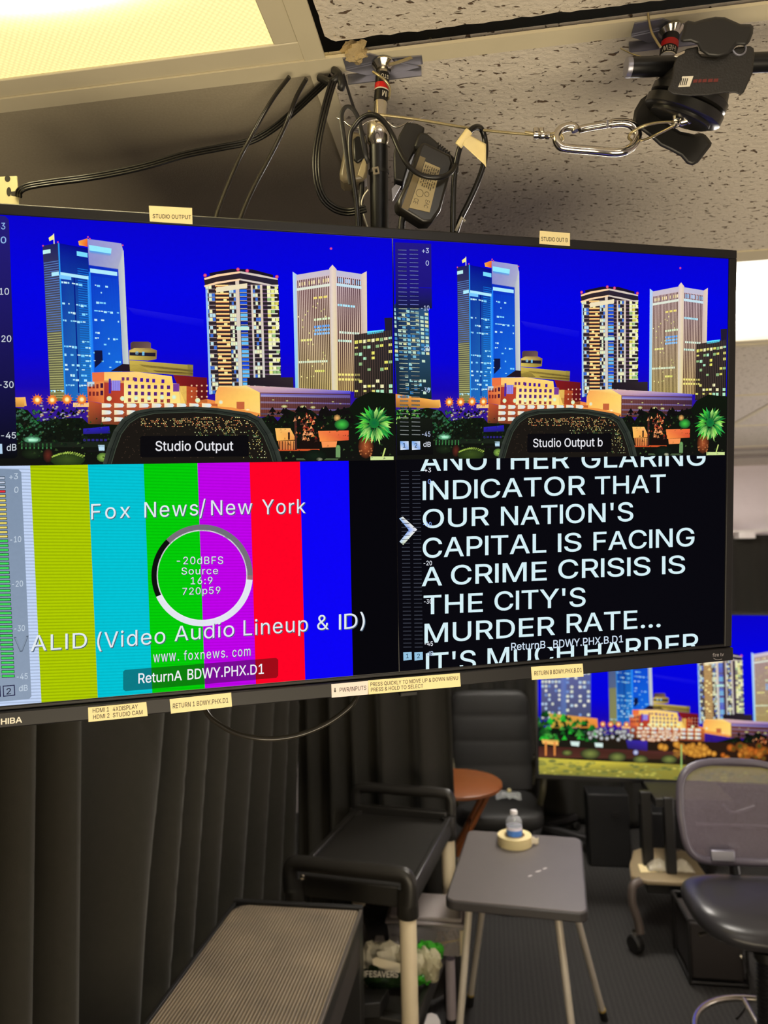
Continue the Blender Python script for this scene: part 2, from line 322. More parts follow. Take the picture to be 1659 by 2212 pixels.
's':(717,('358 -16 285 -10 220 7 166 35 121 74 89 125 70 185 185 209 207 156 244 118 294 97 356 89 426 98 481 122 515 159 527 202 520 238 499 267 465 289 417 305 293 334 205 365 142 409 104 467 92 538 101 599 128 652 170 695 226 728 293 749 368 756 439 750 499 732 548 704 588 667 617 622 637 570 527 545 508 585 477 620 431 645 368 654 307 646 257 623 224 588 213 545 221 507 244 478 282 456 338 438 451 411 540 381 602 337 639 280 651 209 642 147 614 93 570 47 511 13 439 -9',)),
't':(447,('401 746 401 643 13 643 13 746','128 926 248 926 248 192 253 150 267 120 294 104 348 99 397 105 419 3 331 -8 245 4 181 42 141 102 128 183',)),
'u':(806,('358 -10 288 -2 226 21 175 60 136 115 111 186 103 273 103 746 223 746 223 283 235 206 269 147 323 111 393 99 444 104 490 122 528 151 557 190 576 240 582 300 582 746 702 746 702 0 586 0 586 181 604 181 562 92 505 33 437 1',)),
'v':(765,('319 0 34 746 166 746 348 238 404 41 362 41 418 238 599 746 730 746 445 0',)),
'w':(1115,('270 0 44 746 171 746 302 268 344 81 324 81 405 420 495 746 622 746 750 267 791 81 769 81 852 420 944 746 1070 746 844 0 724 0 544 664 571 664 487 338 391 0',)),
'x':(744,('41 0 337 429 336 336 56 746 197 746 407 405 345 405 458 601 554 746 691 746 410 332 410 421 703 0 564 0 340 357 402 357 291 168 180 0',)),
'y':(765,('93 -272 121 -168 174 -177 204 -175 231 -165 256 -145 278 -114 319 -3 34 746 166 746 348 237 404 41 361 41 418 238 600 746 730 746 401 -114 376 -167 347 -210 313 -243 274 -267 230 -281 152 -284',)),
'.':(369,('187 -9 153 -2 124 17 104 46 97 81 104 115 124 144 153 164 187 170 222 164 251 144 271 115 277 81 271 46 251 17 222 -2',)),
'&':(880,('387 -13 295 -4 217 23 153 66 106 122 77 188 67 262 74 321 93 372 125 418 166 461 465 692 500 737 511 764 515 796 507 840 483 875 445 898 396 906 361 902 330 891 305 872 285 848 273 818 269 784 273 748 286 714 332 643 860 0 715 0 238 575 200 626 172 676 154 728 148 783 156 846 179 901 215 946 264 981 324 1002 393 1009 463 1002 522 981 570 947 606 903 629 852 636 795 632 751 619 711 599 673 573 639 503 576 303 428 251 384 216 343 197 302 191 258 197 212 215 172 244 138 282 113 327 97 379 91 438 98 494 116 546 147 592 188 631 238 661 298 680 366 686 441 801 441 796 354 780 283 756 226 729 182 654 92 600 46 533 13 460 -7',)),
'/':(490,('462 1047 140 -150 28 -150 350 1047',)),
'(':(537,('175 406 181 519 198 636 224 754 259 867 300 971 347 1060 464 1060 416 953 375 842 342 728 317 616 302 508 297 406 302 316 315 225 338 131 370 32 412 -74 464 -189 347 -189 273 -42 219 107 186 258',)),
')':(537,('73 -189 127 -72 169 35 201 135 222 229 235 318 240 406 235 508 219 616 195 728 162 842 121 953 73 1060 190 1060 237 971 279 867 313 754 340 636 356 518 362 406 351 256 317 105 263 -44 190 -189',)),
'-':(891,('662 481 662 369 224 369 224 481',)),
'+':(891,('389 67 389 715 501 715 501 67','121 338 121 444 768 444 768 338',)),
':':(369,('187 -9 153 -2 124 17 104 46 97 81 104 115 124 144 153 164 187 170 222 164 251 144 271 115 277 81 271 46 251 17 222 -2','187 532 153 539 124 558 104 587 97 621 104 656 124 685 153 705 187 711 222 705 251 685 271 656 277 621 271 587 251 558 222 539',)),
"'":(405,('153 624 138 1000 266 1000 252 624',))}

def outline_offset(lp, d):
    """moves a closed outline sideways by d to make a heavier stroke"""
    n = len(lp); out = []
    for i in range(n):
        a, b, c = lp[i - 1], lp[i], lp[(i + 1) % n]
        def nrm(p, q):
            l = sqrt((q[0] - p[0]) ** 2 + (q[1] - p[1]) ** 2) or 1; return ((q[1] - p[1]) / l, -(q[0] - p[0]) / l)
        n1, n2 = nrm(a, b), nrm(b, c)
        k = 1 + n1[0] * n2[0] + n1[1] * n2[1]
        mx, my = n1[0] + n2[0], n1[1] + n2[1]
        f = d / max(k, 0.5)
        out.append((b[0] + mx * f, b[1] + my * f))
    return out
def winding(p, loops):
    w_ = 0
    for lp in loops:
        for (x0, y0), (x1, y1) in zip(lp, lp[1:] + lp[:1]):
            if (y0 > p[1]) != (y1 > p[1]) and p[0] < x0 + (p[1] - y0) / (y1 - y0) * (x1 - x0): w_ += 1 if y1 > y0 else -1
    return w_
def glyphs(s, bold=0.0, space=1.0):
    """flat lettering: 2-D points and faces; x runs 0..1 over the inked width, y counts capital heights"""
    key = (s, bold, space)
    if key in _TXT: return _TXT[key]
    vs, fs, x = [], [], 0.0
    for ch in s:
        adv, loops = _GL[ch]
        ls = []
        for t in loops:
            q = [int(k) / 1000 for k in t.split()]
            ls.append([(q[i], q[i + 1]) for i in range(0, len(q), 2)])
        if ls:
            ar = [sum(l[i - 1][0] * l[i][1] - l[i][0] * l[i - 1][1] for i in range(len(l))) for l in ls]
            sg = 1 if max(ar, key=abs) > 0 else -1
            if bold: ls = [outline_offset(l, bold * sg) for l in ls]
            pv, pe = [], []                               # fill by winding number, since strokes may overlap
            for l in ls:
                o = len(pv); pv += [V(p) for p in l]; pe += [(o + i, o + (i + 1) % len(l)) for i in range(len(l))]
            cv, _, cf, _, _, _ = delaunay_2d_cdt(pv, pe, [], 0, 1e-5)
            o = len(vs); vs += [(x + p[0], p[1]) for p in cv]
            for f in cf:
                c = (sum(cv[i][0] for i in f) / len(f), sum(cv[i][1] for i in f) / len(f))
                if winding(c, ls): fs.append([o + i for i in f])
        x += adv / 1000 + (space - 1) * 0.8
    x0 = min(p[0] for p in vs); x1 = max(p[0] for p in vs)
    vs = [((a - x0) / (x1 - x0), b) for a, b in vs]
    _TXT[key] = (vs, fs)
    return _TXT[key]

# ------------------------------------------------------------------ pictures shown on screens
def screen_mat():
    m, N, L, p = node_mat('screen_picture')
    at = N.new('ShaderNodeAttribute'); at.attribute_name = 'glow'
    p.inputs['Base Color'].default_value = (0.001, 0.001, 0.0012, 1)
    p.inputs['Roughness'].default_value = 0.28
    p.inputs['Specular IOR Level'].default_value = 0.0
    # faint uneven rows of the panel
    tc = N.new('ShaderNodeTexCoord'); nz = N.new('ShaderNodeTexNoise'); nz.inputs['Scale'].default_value = 260
    L.new(tc.outputs['Object'], nz.inputs['Vector'])
    st = math_node(N, L, 'MULTIPLY_ADD', nz.outputs['Fac'], 0.10, 0.95)
    L.new(at.outputs['Color'], p.inputs['Emission Color']); L.new(st, p.inputs['Emission Strength'])
    return m
SCREEN = screen_mat()

class Pic:
    def __init__(s, T, clip): s.T = T; s.clip = clip; s.items = []; s.layer = 0
    def up(s, k=1): s.layer += k
    def put(s, uv, cols):
        x0, x1, y0, y1 = s.clip
        pts = [(u, v) + tuple(c) for (u, v), c in zip(uv, cols)]
        for ax, lim, sg in ((0, x0, 1), (0, x1, -1), (1, y0, 1), (1, y1, -1)):
            out = []
            for i in range(len(pts)):
                a, b = pts[i], pts[(i + 1) % len(pts)]
                da, db = (a[ax] - lim) * sg, (b[ax] - lim) * sg
                if da >= 0: out.append(a)
                if (da >= 0) != (db >= 0):
                    t = da / (da - db); out.append(tuple(a[k] + (b[k] - a[k]) * t for k in range(5)))
            pts = out
            if len(pts) < 3: return
        s.items.append((pts, s.layer))
    def poly(s, pts, col, raw=False):
        cols = [lin(c) for c in col] if isinstance(col[0], (tuple, list)) else [lin(col)] * len(pts)
        s.put([p if raw else s.T(*p) for p in pts], cols)
    def rect(s, x0, y0, x1, y1, col): s.poly([(x0, y0), (x1, y0), (x1, y1), (x0, y1)], col)
    def disc(s, x, y, r, c0, c1=None, n=14, ry=None):
        ry = ry or r; c1 = c1 or c0
        for i in range(n):
            a, b = 2 * pi * i / n, 2 * pi * (i + 1) / n
            s.poly([(x, y), (x + r * cos(a), y + ry * sin(a)), (x + r * cos(b), y + ry * sin(b))], [c0, c1, c1])
    def ring(s, x, y, r0, r1, col, n=48, rx=1.0):
        for i in range(n):
            a, b = 2 * pi * i / n, 2 * pi * (i + 1) / n
            c = col(i / n) if callable(col) else col
            s.poly([(x + r0 * rx * cos(a), y + r0 * sin(a)), (x + r1 * rx * cos(a), y + r1 * sin(a)), (x + r1 * rx * cos(b), y + r1 * sin(b)), (x + r0 * rx * cos(b), y + r0 * sin(b))], c)
    def line(s, pts, wd, col):
        for (a, b) in zip(pts, pts[1:]):
            dx, dy = b[0] - a[0], b[1] - a[1]; l = sqrt(dx * dx + dy * dy) or 1
            nx, ny = -dy / l * wd / 2, dx / l * wd / 2
            s.poly([(a[0] + nx, a[1] + ny), (b[0] + nx, b[1] + ny), (b[0] - nx, b[1] - ny), (a[0] - nx, a[1] - ny)], col)
    def text(s, t, p0, p1, h0, h1, col, bold=0.0, space=1.0, grow=0.0):
        vs, fs = glyphs(t, bold, space)
        q = []
        for gx, gy in vs:
            h = h0 + (h1 - h0) * gx
            q.append(s.T(p0[0] + (p1[0] - p0[0]) * gx, p0[1] + (p1[1] - p0[1]) * gx - gy * h))
        c = lin(col)
        for f in fs: s.put([q[i] for i in f], [c] * len(f))
    def quadlerp(s, q, a, b): # point in a 4-corner face: a across, b down
        (x0, y0), (x1, y1), (x2, y2), (x3, y3) = q
        tx, ty = x0 + (x1 - x0) * a, y0 + (y1 - y0) * a
        bx, by = x3 + (x2 - x3) * a, y3 + (y2 - y3) * a
        return (tx + (bx - tx) * b, ty + (by - ty) * b)
    def cell(s, q, a0, a1, b0, b1, col):
        s.poly([s.quadlerp(q, a0, b0), s.quadlerp(q, a1, b0), s.quadlerp(q, a1, b1), s.quadlerp(q, a0, b1)], col)
    def build(s, name, O, eu, ev, n, parent, step=0.00003):
        org = ORG[parent.name]
        vs, fs, cs = [], [], []
        for pts, ly in s.items:
            b = len(vs)
            for q in pts:
                vs.append(tuple(O + eu * (q[0] - 0.5) + ev * (q[1] - 0.5) + n * (0.00005 + step * ly) - org)); cs.append(q[2:5])
            fs.append(list(range(b, b + len(pts))))
        me = bpy.data.meshes.new(name); me.from_pydata(vs, [], fs); me.materials.append(SCREEN)
        at = me.color_attributes.new('glow', 'FLOAT_COLOR', 'POINT')
        flat = []
        for c in cs: flat += [c[0], c[1], c[2], 1.0]
        at.data.foreach_set('color', flat)
        o = bpy.data.objects.new(name, me); COL.objects.link(o); o.parent = parent
        ORG[o.name] = org
        return o

def skyline(P, wide=False):
    """the night skyline, in pixel positions of the upper left picture of the hanging television"""
    rnd = random.Random(7)
    # sky
    lv = [(250, (3, 0, 190)), (460, (6, 0, 205)), (620, (0, 0, 226)), (760, (4, 0, 216)), (835, (20, 4, 178)), (880, (52, 22, 150)), (1010, (20, 18, 60))]
    for (ya, ca), (yb, cb) in zip(lv, lv[1:]):
        P.poly([(-260, ya), (960, ya), (960, yb), (-260, yb)], [ca, ca, cb, cb])
    P.up()
    P.poly([(275, 664), (440, 690), (440, 707), (290, 680)], [(26, 22, 222), (14, 12, 226), (2, 2, 222), (4, 2, 222)])
    P.disc(715, 537, 3.2, (255, 90, 120), (120, 10, 190))
    P.up()
    # tower of glass on the left
    lf = [(92, 531), (125, 525), (140, 866), (109, 866)]
    P.poly(lf, [(38, 38, 92), (30, 32, 96), (112, 112, 66), (104, 104, 64)])
    mf = [(125, 525), (190, 537), (202, 866), (140, 866)]
    P.poly(mf, [(4, 8, 150), (2, 6, 138), (36, 120, 190), (30, 100, 190)])
    rf = [(191, 572), (256, 581), (267, 866), (202, 866)]
    P.poly(rf, [(6, 40, 190), (8, 50, 200), (24, 120, 225), (18, 100, 220)])
    P.poly([(189, 516), (262, 526), (267, 545), (258, 583), (192, 573)], [(150, 150, 215), (165, 165, 210), (190, 195, 205), (172, 176, 200), (140, 145, 205)])
    P.poly([(255, 578), (267, 540), (279, 800), (266, 800)], [(180, 186, 200), (205, 212, 205), (205, 212, 205), (168, 184, 196)])
    P.up()
    P.poly([(192, 529), (241, 537), (240, 548), (193, 541)], (150, 236, 255))
    P.poly([(193, 541), (240, 548), (238, 553), (196, 548)], [(60, 150, 235), (90, 170, 235), (140, 155, 205), (140, 150, 205)])
    P.poly([(169, 521), (189, 515), (189, 533), (171, 530)], [(250, 170, 70), (240, 120, 50), (240, 80, 40), (250, 190, 90)])
    P.poly([(105, 514), (115, 507), (116, 517), (107, 521)], (248, 240, 140)); P.line([(116, 505), (117, 527)], 2, (250, 240, 190))
    for x, y in ((93, 531), (125, 523), (190, 512), (194, 516), (265, 530)): P.disc(x, y, 2.2, (255, 110, 130), (150, 30, 160), 8)
    for k in range(58):
        b = 0.11 + k * 0.0152
        P.cell(lf, 0.02, 0.98, b, b + 0.0055, (86, 120, 190) if b < 0.56 else (172, 172, 110))
        if b > 0.14: P.cell(mf, 0.62, 0.98, b, b + 0.0045, (20, 120, 225))
    for k in range(26): P.cell(rf, 0.03 + k * 0.037, 0.036 + k * 0.037, 0.08, 1, (16, 84, 225))
    P.cell(mf, 0, 0.05, 0, 1, (40, 150, 240)); P.cell(mf, 0.94, 1.0, 0.18, 1, (50, 150, 245))
    P.cell(rf, 0.0, 0.06, 0.05, 1, (30, 130, 250))
    P.cell(mf, 0.48, 0.52, 0.2, 0.95, (2, 20, 130))
    P.up()
    WB = (176, 236, 255)
    P.cell(mf, 0.04, 0.98, 0.183, 0.204, WB); P.cell(rf, 0.05, 0.95, 0.025, 0.055, WB)
    P.cell(lf, 0.5, 0.98, 0.18, 0.205, WB); P.cell(lf, 0.0, 0.5, 0.03, 0.055, (190, 240, 240))
    P.cell(mf, 0.62, 0.98, 0.03, 0.06, (120, 220, 255)); P.cell(mf, 0.0, 0.4, 0.2, 0.225, (120, 200, 255))
    rows = [(mf, 0.24, 0.5), (mf, 0.375, 0.5), (mf, 0.43, 0.6), (mf, 0.483, 0.62), (mf, 0.61, 0.3), (mf, 0.648, 0.45), (mf, 0.70, 0.8), (mf, 0.735, 0.5), (mf, 0.765, 0.7),
            (mf, 0.795, 0.45), (mf, 0.83, 0.6), (mf, 0.86, 0.3), (mf, 0.895, 0.8), (rf, 0.14, 0.15), (rf, 0.19, 0.15), (rf, 0.265, 0.25), (rf, 0.33, 0.72), (rf, 0.395, 0.5),
            (rf, 0.49, 0.3), (rf, 0.53, 0.3), (rf, 0.575, 0.25), (rf, 0.64, 0.3), (rf, 0.70, 0.3), (rf, 0.745, 0.35), (rf, 0.80, 0.3), (lf, 0.78, 0.3), (lf, 0.93, 0.7)]
    for q, b, pr in rows:
        a = 0.06
        while a < 0.92:
            wd = rnd.uniform(0.04, 0.12)
            if rnd.random() < pr * 0.8: P.cell(q, a, min(0.96, a + wd), b, b + rnd.uniform(0.006, 0.016), rnd.choice([WB, (130, 215, 255), (210, 245, 250)]))
            a += wd + 0.02
    P.poly([(204, 757), (221, 757), (222, 780), (205, 795)], (14, 20, 60))
    P.up()
    # round building and its wing
    P.poly([(279, 778), (417, 789), (417, 813), (281, 802)], [(205, 178, 80), (170, 150, 70), (130, 112, 50), (196, 170, 70)])
    P.poly([(300, 787), (417, 799), (417, 803), (312, 793)], (60, 46, 30)); P.poly([(330, 800), (417, 806), (417, 809), (340, 804)], (80, 62, 30))
    P.poly([(282, 741), (287, 738), (320, 738), (326, 741), (326, 755), (282, 755)], [(96, 74, 70), (80, 60, 62), (80, 60, 62), (110, 84, 80), (120, 92, 80), (80, 60, 62)])
    P.poly([(279, 757), (290, 752), (326, 752), (339, 757), (338, 776), (320, 779), (279, 777)], [(200, 170, 90), (214, 186, 100), (150, 125, 70), (140, 112, 60), (150, 126, 60), (160, 140, 60), (214, 190, 84)])
    P.poly([(405, 787), (417, 788), (417, 812), (406, 810)], (96, 86, 50))
    P.poly([(239, 802), (265, 786), (305, 789), (322, 803)], (34, 22, 34))
    P.up()
    P.poly([(280, 761), (336, 762), (336, 770), (280, 768)], (30, 26, 46))
    P.disc(296, 763, 4, (200, 240, 255), (120, 170, 200), 8); P.rect(307, 760, 312, 768, (130, 210, 255))
    # tower of flats
    P.poly([(440, 600), (466, 592), (520, 585), (560, 592), (600, 602), (602, 625), (608, 852), (453, 852), (444, 625)],
           [(52, 38, 44)] * 3 + [(40, 34, 60)] * 2 + [(40, 34, 40)] * 4)
    P.poly([(452, 590), (500, 581), (545, 582), (590, 594), (590, 600), (520, 588), (455, 598)], (24, 16, 40))
    P.up()
    cf = [(443, 600), (601, 600), (608, 852), (453, 852)]
    nfl = 27
    def colm(x0, x1, kind):
        a0, a1 = (x0 - 445) / 158, (x1 - 445) / 158
        if kind == 'col': P.cell(cf, a0, a1, 0.02 if x0 < 530 else 0.06, 1, [(225, 205, 185), (225, 205, 185), (205, 205, 200), (205, 205, 200)]); return
        for k in range(nfl):
            b0 = 0.06 + k * 0.935 / nfl; b1 = b0 + 0.935 / nfl; h = b1 - b0
            if kind == 'bal':
                P.cell(cf, a0, a1, b0, b0 + h * 0.34, (255, 216, 140)); P.cell(cf, a0, a1, b0 + h * .34, b0 + h * .5, (196, 110, 60))
                if rnd.random() < 0.45: q = rnd.uniform(a0, a1 - 0.05); P.cell(cf, q, q + 0.045, b0 + h * .5, b1, (240, 236, 160))
            elif kind == 'win':
                P.cell(cf, a0, a1, b0, b0 + h * 0.16, (170, 150, 150))
                for t in range(3):
                    if rnd.random() < 0.42:
                        q = a0 + (a1 - a0) * t / 3; P.cell(cf, q, q + (a1 - a0) / 3.2, b0 + h * .2, b1, rnd.choice([(225, 240, 205), (190, 225, 235), (240, 240, 190), (60, 110, 210)]))
            elif kind == 'blue':
                P.cell(cf, a0, a1, b0 + h * .18, b0 + h * .82, rnd.choice([(30, 80, 225), (40, 110, 235), (14, 40, 160), (100, 190, 250)]))
                P.cell(cf, a0, a1, b0 + h * .84, b1, (206, 190, 170))
            elif kind == 'dark':
                P.cell(cf, a0, a1, b0, b0 + h * 0.3, (110, 84, 110))
            elif kind == 'yel':
                P.cell(cf, a0, a1 - (0.02 if k % 2 else 0), b0, b0 + h * .3, (226, 220, 200))
                for t in range(3):
                    if rnd.random() < 0.6:
                        q = a0 + (a1 - a0) * t / 3; P.cell(cf, q, q + (a1 - a0) / 3.4, b0 + h * .3, b1, rnd.choice([(235, 240, 140), (250, 250, 190), (150, 190, 120), (215, 205, 90)]))
    colm(445, 465, 'win'); colm(466, 495, 'bal'); colm(496, 510, 'win'); colm(510, 518, 'col'); colm(519, 534, 'blue'); colm(534, 543, 'dark')
    colm(543, 547, 'col'); colm(547, 563, 'win'); colm(563, 568, 'col'); colm(568, 578, 'dark'); colm(578, 603, 'yel')
    P.up()
    for y0, y1 in ((600, 603), (616, 618.5)):
        P.poly([(441, y0 + 1), (468, y0 - 7), (518, y0 - 14), (519, y1 - 13), (469, y1 - 5), (442, y1 + 2)], (255, 214, 170))
        P.poly([(519, y0 - 14), (560, y0 - 7), (600, y0 + 2), (600, y1 + 2), (560, y1 - 5), (519, y1 - 13)], (214, 200, 190))
    P.poly([(467, 621), (534, 612), (534, 622), (467, 632)], (240, 226, 190))
    P.poly([(444, 625), (448, 625), (457, 852), (452, 852)], (150, 190, 240))
    for x, y in ((443, 595), (514, 582), (534, 585), (598, 598)): P.disc(x, y, 4, (255, 120, 140), (180, 20, 110), 10)
    for a in range(4): P.cell(cf, 0.4, 0.58, 0.42, 0.45, (200, 236, 215))
    # striped tower on the right
    tl = [(640, 594), (712, 582), (717, 846), (645, 846)]
    tr = [(726, 584), (780, 592), (765, 846), (729, 846)]
    tr = [(726, 584), (780, 592), (785, 846), (729, 846)]
    P.poly([(632, 587), (641, 593), (646, 846), (638, 846)], [(190, 216, 250), (170, 200, 240), (160, 210, 220), (120, 190, 245)])
    P.poly(tl, [(96, 52, 60), (84, 44, 40), (70, 60, 30), (84, 72, 36)])
    P.poly(tr, [(84, 52, 70), (80, 50, 60), (84, 58, 34), (84, 58, 34)])
    P.poly([(779, 593), (792, 586), (794, 846), (784, 846)], [(216, 196, 190), (235, 214, 190), (214, 190, 160), (200, 176, 150)])
    P.poly([(711, 580), (718, 572), (727, 582), (729, 846), (717, 846)], [(215, 196, 200), (235, 214, 200), (220, 200, 180), (230, 214, 150), (220, 210, 190)])
    P.up()
    for k in range(19):
        a = k / 18.6; P.cell(tl, a, a + 0.026, 0.04, 1, [(216, 190, 190), (216, 190, 190), (215, 190, 120), (215, 190, 120)])
    for k in range(13):
        a = k / 12.6; P.cell(tr, a, a + 0.036, 0.04, 1, [(216, 190, 200), (216, 190, 200), (220, 190, 120), (220, 190, 120)])
    P.cell(tl, 0, 1, 0, 0.05, (204, 192, 206)); P.cell(tr, 0, 1, 0, 0.05, (196, 192, 214))
    P.up()
    P.cell(tl, 0, 1, 0.115, 0.137, (226, 232, 216)); P.cell(tr, 0, 1, 0.105, 0.128, (200, 228, 240))
    for k in range(14):
        if rnd.random() < 0.7: P.cell(tl, k / 14 + .01, k / 14 + .045, 0.07, 0.10, (245, 225, 170)); P.cell(tr, k / 14 + .01, k / 14 + .05, 0.06, 0.095, (170, 210, 250))
    for q, b, a0, a1, n, c in ((tr, 0.275, 0.05, 0.75, 7, WB), (tr, 0.50, 0.1, 0.9, 8, (220, 240, 220)), (tr, 0.57, 0.05, 0.6, 6, (210, 245, 225)), (tl, 0.39, 0.5, 1, 6, (225, 245, 200)),
                               (tl, 0.45, 0.5, 0.98, 6, (100, 170, 250)), (tl, 0.48, 0.52, 0.98, 6, (120, 190, 255)), (tl, 0.51, 0.5, 0.98, 6, (140, 200, 255)), (tl, 0.74, 0.02, 0.9, 14, (225, 240, 205)),
                               (tl, 0.82, 0.5, 0.8, 5, (235, 235, 120)), (tr, 0.85, 0.05, 0.9, 7, (250, 236, 130)), (tr, 0.89, 0.05, 0.9, 7, (250, 236, 130)), (tl, 0.555, 0.1, 0.45, 4, (240, 235, 140)), (tl, 0.21, 0.5, 0.95, 3, (240, 220, 120))):
        for k in range(n):
            a = a0 + (a1 - a0) * k / n; P.cell(q, a, a + (a1 - a0) / n * 0.75, b, b + 0.018, c)
    for k in range(26):
        a, b = rnd.random() * .95, rnd.uniform(0.2, 0.95); P.cell(tl, a, a + 0.03, b, b + 0.012, (240, 232, 150))
    # dark office block
    P.poly([(764, 723), (848, 712), (850, 860), (765, 860)], [(52, 42, 40), (40, 36, 44), (30, 30, 24), (44, 36, 30)])
    P.poly([(830, 687), (848, 686), (848, 718), (832, 716)], (34, 28, 50))
    P.poly([(793, 716), (829, 712), (829, 718), (793, 723)], (96, 226, 255))
    P.up()
    db = [(765, 723), (847, 713), (849, 856), (765, 856)]
    for k in range(17): P.cell(db, k / 17, k / 17 + 0.014, 0, 1, (84, 66, 60))
    for b, pr in ((0.1, 0.9), (0.2, 0.85), (0.3, 0.35), (0.38, 0.4), (0.46, 0.3), (0.56, 0.5), (0.66, 0.2), (0.74, 0.4), (0.82, 0.7), (0.9, 0.3)):
        for k in range(9):
            if rnd.random() < pr: P.cell(db, k / 9 + .01, k / 9 + 0.095, b, b + rnd.uniform(0.03, 0.055), rnd.choice([(240, 236, 110), (226, 220, 120), (250, 245, 190), (150, 190, 130), (180, 240, 200)]))
    # court building, hotel, red block
    P.up()
    P.poly([(374, 810), (447, 816), (448, 870), (400, 870)], [(132, 26, 30), (104, 20, 28), (90, 18, 24), (140, 30, 24)])
    P.poly([(199, 805), (225, 804), (225, 826), (200, 824)], (236, 116, 66))
    P.poly([(225, 804), (294, 803), (371, 813), (374, 832), (225, 826)], [(255, 196, 110), (255, 214, 130), (255, 220, 120), (250, 205, 90), (255, 205, 110)])
    P.poly([(188, 826), (225, 822), (225, 872), (190, 866)], [(226, 110, 70), (240, 150, 80), (226, 120, 60), (196, 80, 50)])
    P.poly([(225, 822), (268, 822), (268, 872), (225, 872)], [(176, 60, 50), (186, 60, 50), (190, 70, 40), (160, 50, 30)])
    P.poly([(268, 823), (387, 829), (390, 876), (268, 872)], [(255, 220, 130), (255, 214, 110), (255, 226, 130), (255, 240, 170)])
    P.poly([(388, 834), (403, 834), (403, 878), (390, 876)], (250, 206, 100)); P.poly([(403, 834), (426, 837), (426, 882), (403, 878)], (206, 92, 46))
    P.poly([(426, 866), (447, 862), (466, 866), (466, 884), (426, 882)], (240, 140, 70))
    P.up()
    PW = (84, 34, 120)
    for x in (293, 306, 319, 332, 352): P.rect(x - 3.2, 816 + (x - 290) * 0.06, x + 3.2, 824 + (x - 290) * 0.06, (70, 20, 150))
    for x in (266, 276, 290): P.rect(x - 3, 815, x + 3, 822, (110, 50, 110))
    for r in range(4):
        for k in range(7):
            x = 280 + k * 14; y = 831 + r * 14.6 + k * 0.3
            P.rect(x - 3.4, y, x + 3.4, y + 8, PW if r < 2 else (150, 60, 60))
    for r in range(2):
        for k in range(3): P.rect(192 + k * 8, 830 + r * 16, 197 + k * 8, 839 + r * 16, (120, 40, 40))
        P.rect(217, 828 + r * 16, 223, 838 + r * 16, (60, 20, 60))
    P.rect(241, 822, 260, 844, (150, 140, 235)); P.rect(374, 829, 387, 846, (120, 60, 150)); P.rect(235, 818, 240, 850, (70, 40, 160))
    for k in range(5): P.line([(241 + k * 4.7, 822), (241 + k * 4.7, 844)], 0.8, (80, 60, 140))
    P.rect(189, 825, 204, 835, (190, 214, 226))
    for r in range(3):
        for k in range(4): P.disc(414 + k * 11, 833 + r * 12, 2.4, (255, 236, 190), (190, 110, 80), 6)
    # low hall with flat roof
    P.up()
    P.poly([(534, 816), (633, 815), (634, 838), (534, 832)], [(34, 26, 36), (50, 40, 44), (44, 34, 40), (30, 24, 34)])
    P.poly([(465, 852), (471, 836), (532, 833), (562, 848), (562, 898), (465, 884)], [(255, 190, 110), (250, 170, 90), (255, 226, 140), (255, 216, 110), (255, 214, 120), (255, 190, 90)])
    P.poly([(532, 833), (640, 838), (757, 845), (757, 851), (561, 848)], [(226, 180, 170), (200, 170, 190), (100, 100, 226), (60, 50, 190), (190, 150, 170)])
    P.poly([(561, 848), (757, 851), (757, 905), (562, 900)], [(120, 70, 70), (70, 44, 70), (30, 22, 24), (110, 56, 40)])
    P.up()
    for y, c in ((850, (120, 110, 190)), (853, (160, 150, 200)), (867, (140, 116, 140)), (881, (120, 96, 120)), (892, (90, 70, 84))):
        P.poly([(563, y), (756, y + 4), (756, y + 7), (563, y + 4)], [c, (110, 90, 160), (90, 76, 140), c])
    for k in range(40): P.line([(566 + k * 4.8, 858), (566 + k * 4.8, 900)], 0.7, (70, 36, 34))
    for x, y, r in ((590, 864, 3), (614, 878, 7), (655, 879, 7), (676, 880, 6), (699, 882, 3), (620, 866, 3), (673, 870, 3), (719, 868, 3), (735, 872, 3), (580, 893, 2), (700, 886, 2)):
        P.disc(x, y, r, (220, 226, 150), (150, 130, 90), 8, r * 0.5)
    P.rect(511, 868, 528, 884, (196, 100, 60)); P.disc(477, 869, 5, (210, 245, 235), (255, 210, 120), 10)
    P.poly([(455, 877), (500, 880), (562, 893), (562, 900), (455, 885)], (240, 150, 70)); P.disc(535, 885, 7, (255, 250, 200), (255, 190, 90), 8, 3)
    # car park
    P.poly([(190, 866), (220, 872), (220, 918), (190, 918)], [(196, 90, 50), (176, 70, 44), (70, 36, 30), (110, 60, 30)])
    P.poly([(220, 870), (470, 872), (470, 925), (220, 918)], [(186, 84, 50), (200, 100, 50), (120, 60, 40), (120, 60, 36)])
    P.poly([(-10, 860), (55, 858), (58, 877), (-10, 880)], [(200, 150, 80), (255, 190, 110), (240, 180, 90), (150, 120, 50)])
    P.rect(-4, 847, 11, 862, (150, 110, 60))
    P.up()
    for y in (876, 891, 906):
        for k in range(9): P.poly([(220 + k * 27, y - 5), (238 + k * 27, y - 4), (242 + k * 27, y), (238 + k * 27, y + 4), (220 + k * 27, y + 5)], [(250, 236, 190), (210, 236, 245), (250, 200, 120), (220, 230, 240), (250, 220, 170)])
    for k in range(44):
        x, y = rnd.uniform(88, 190), rnd.uniform(870, 914)
        P.disc(x, y, rnd.uniform(2, 6), rnd.choice([(220, 236, 250), (250, 200, 150), (170, 190, 240)]), (90, 60, 50), 8, rnd.uniform(1.5, 3.5))
    P.rect(158, 870, 192, 879, (250, 200, 130))
    # trees and ground in the dark
    P.up()
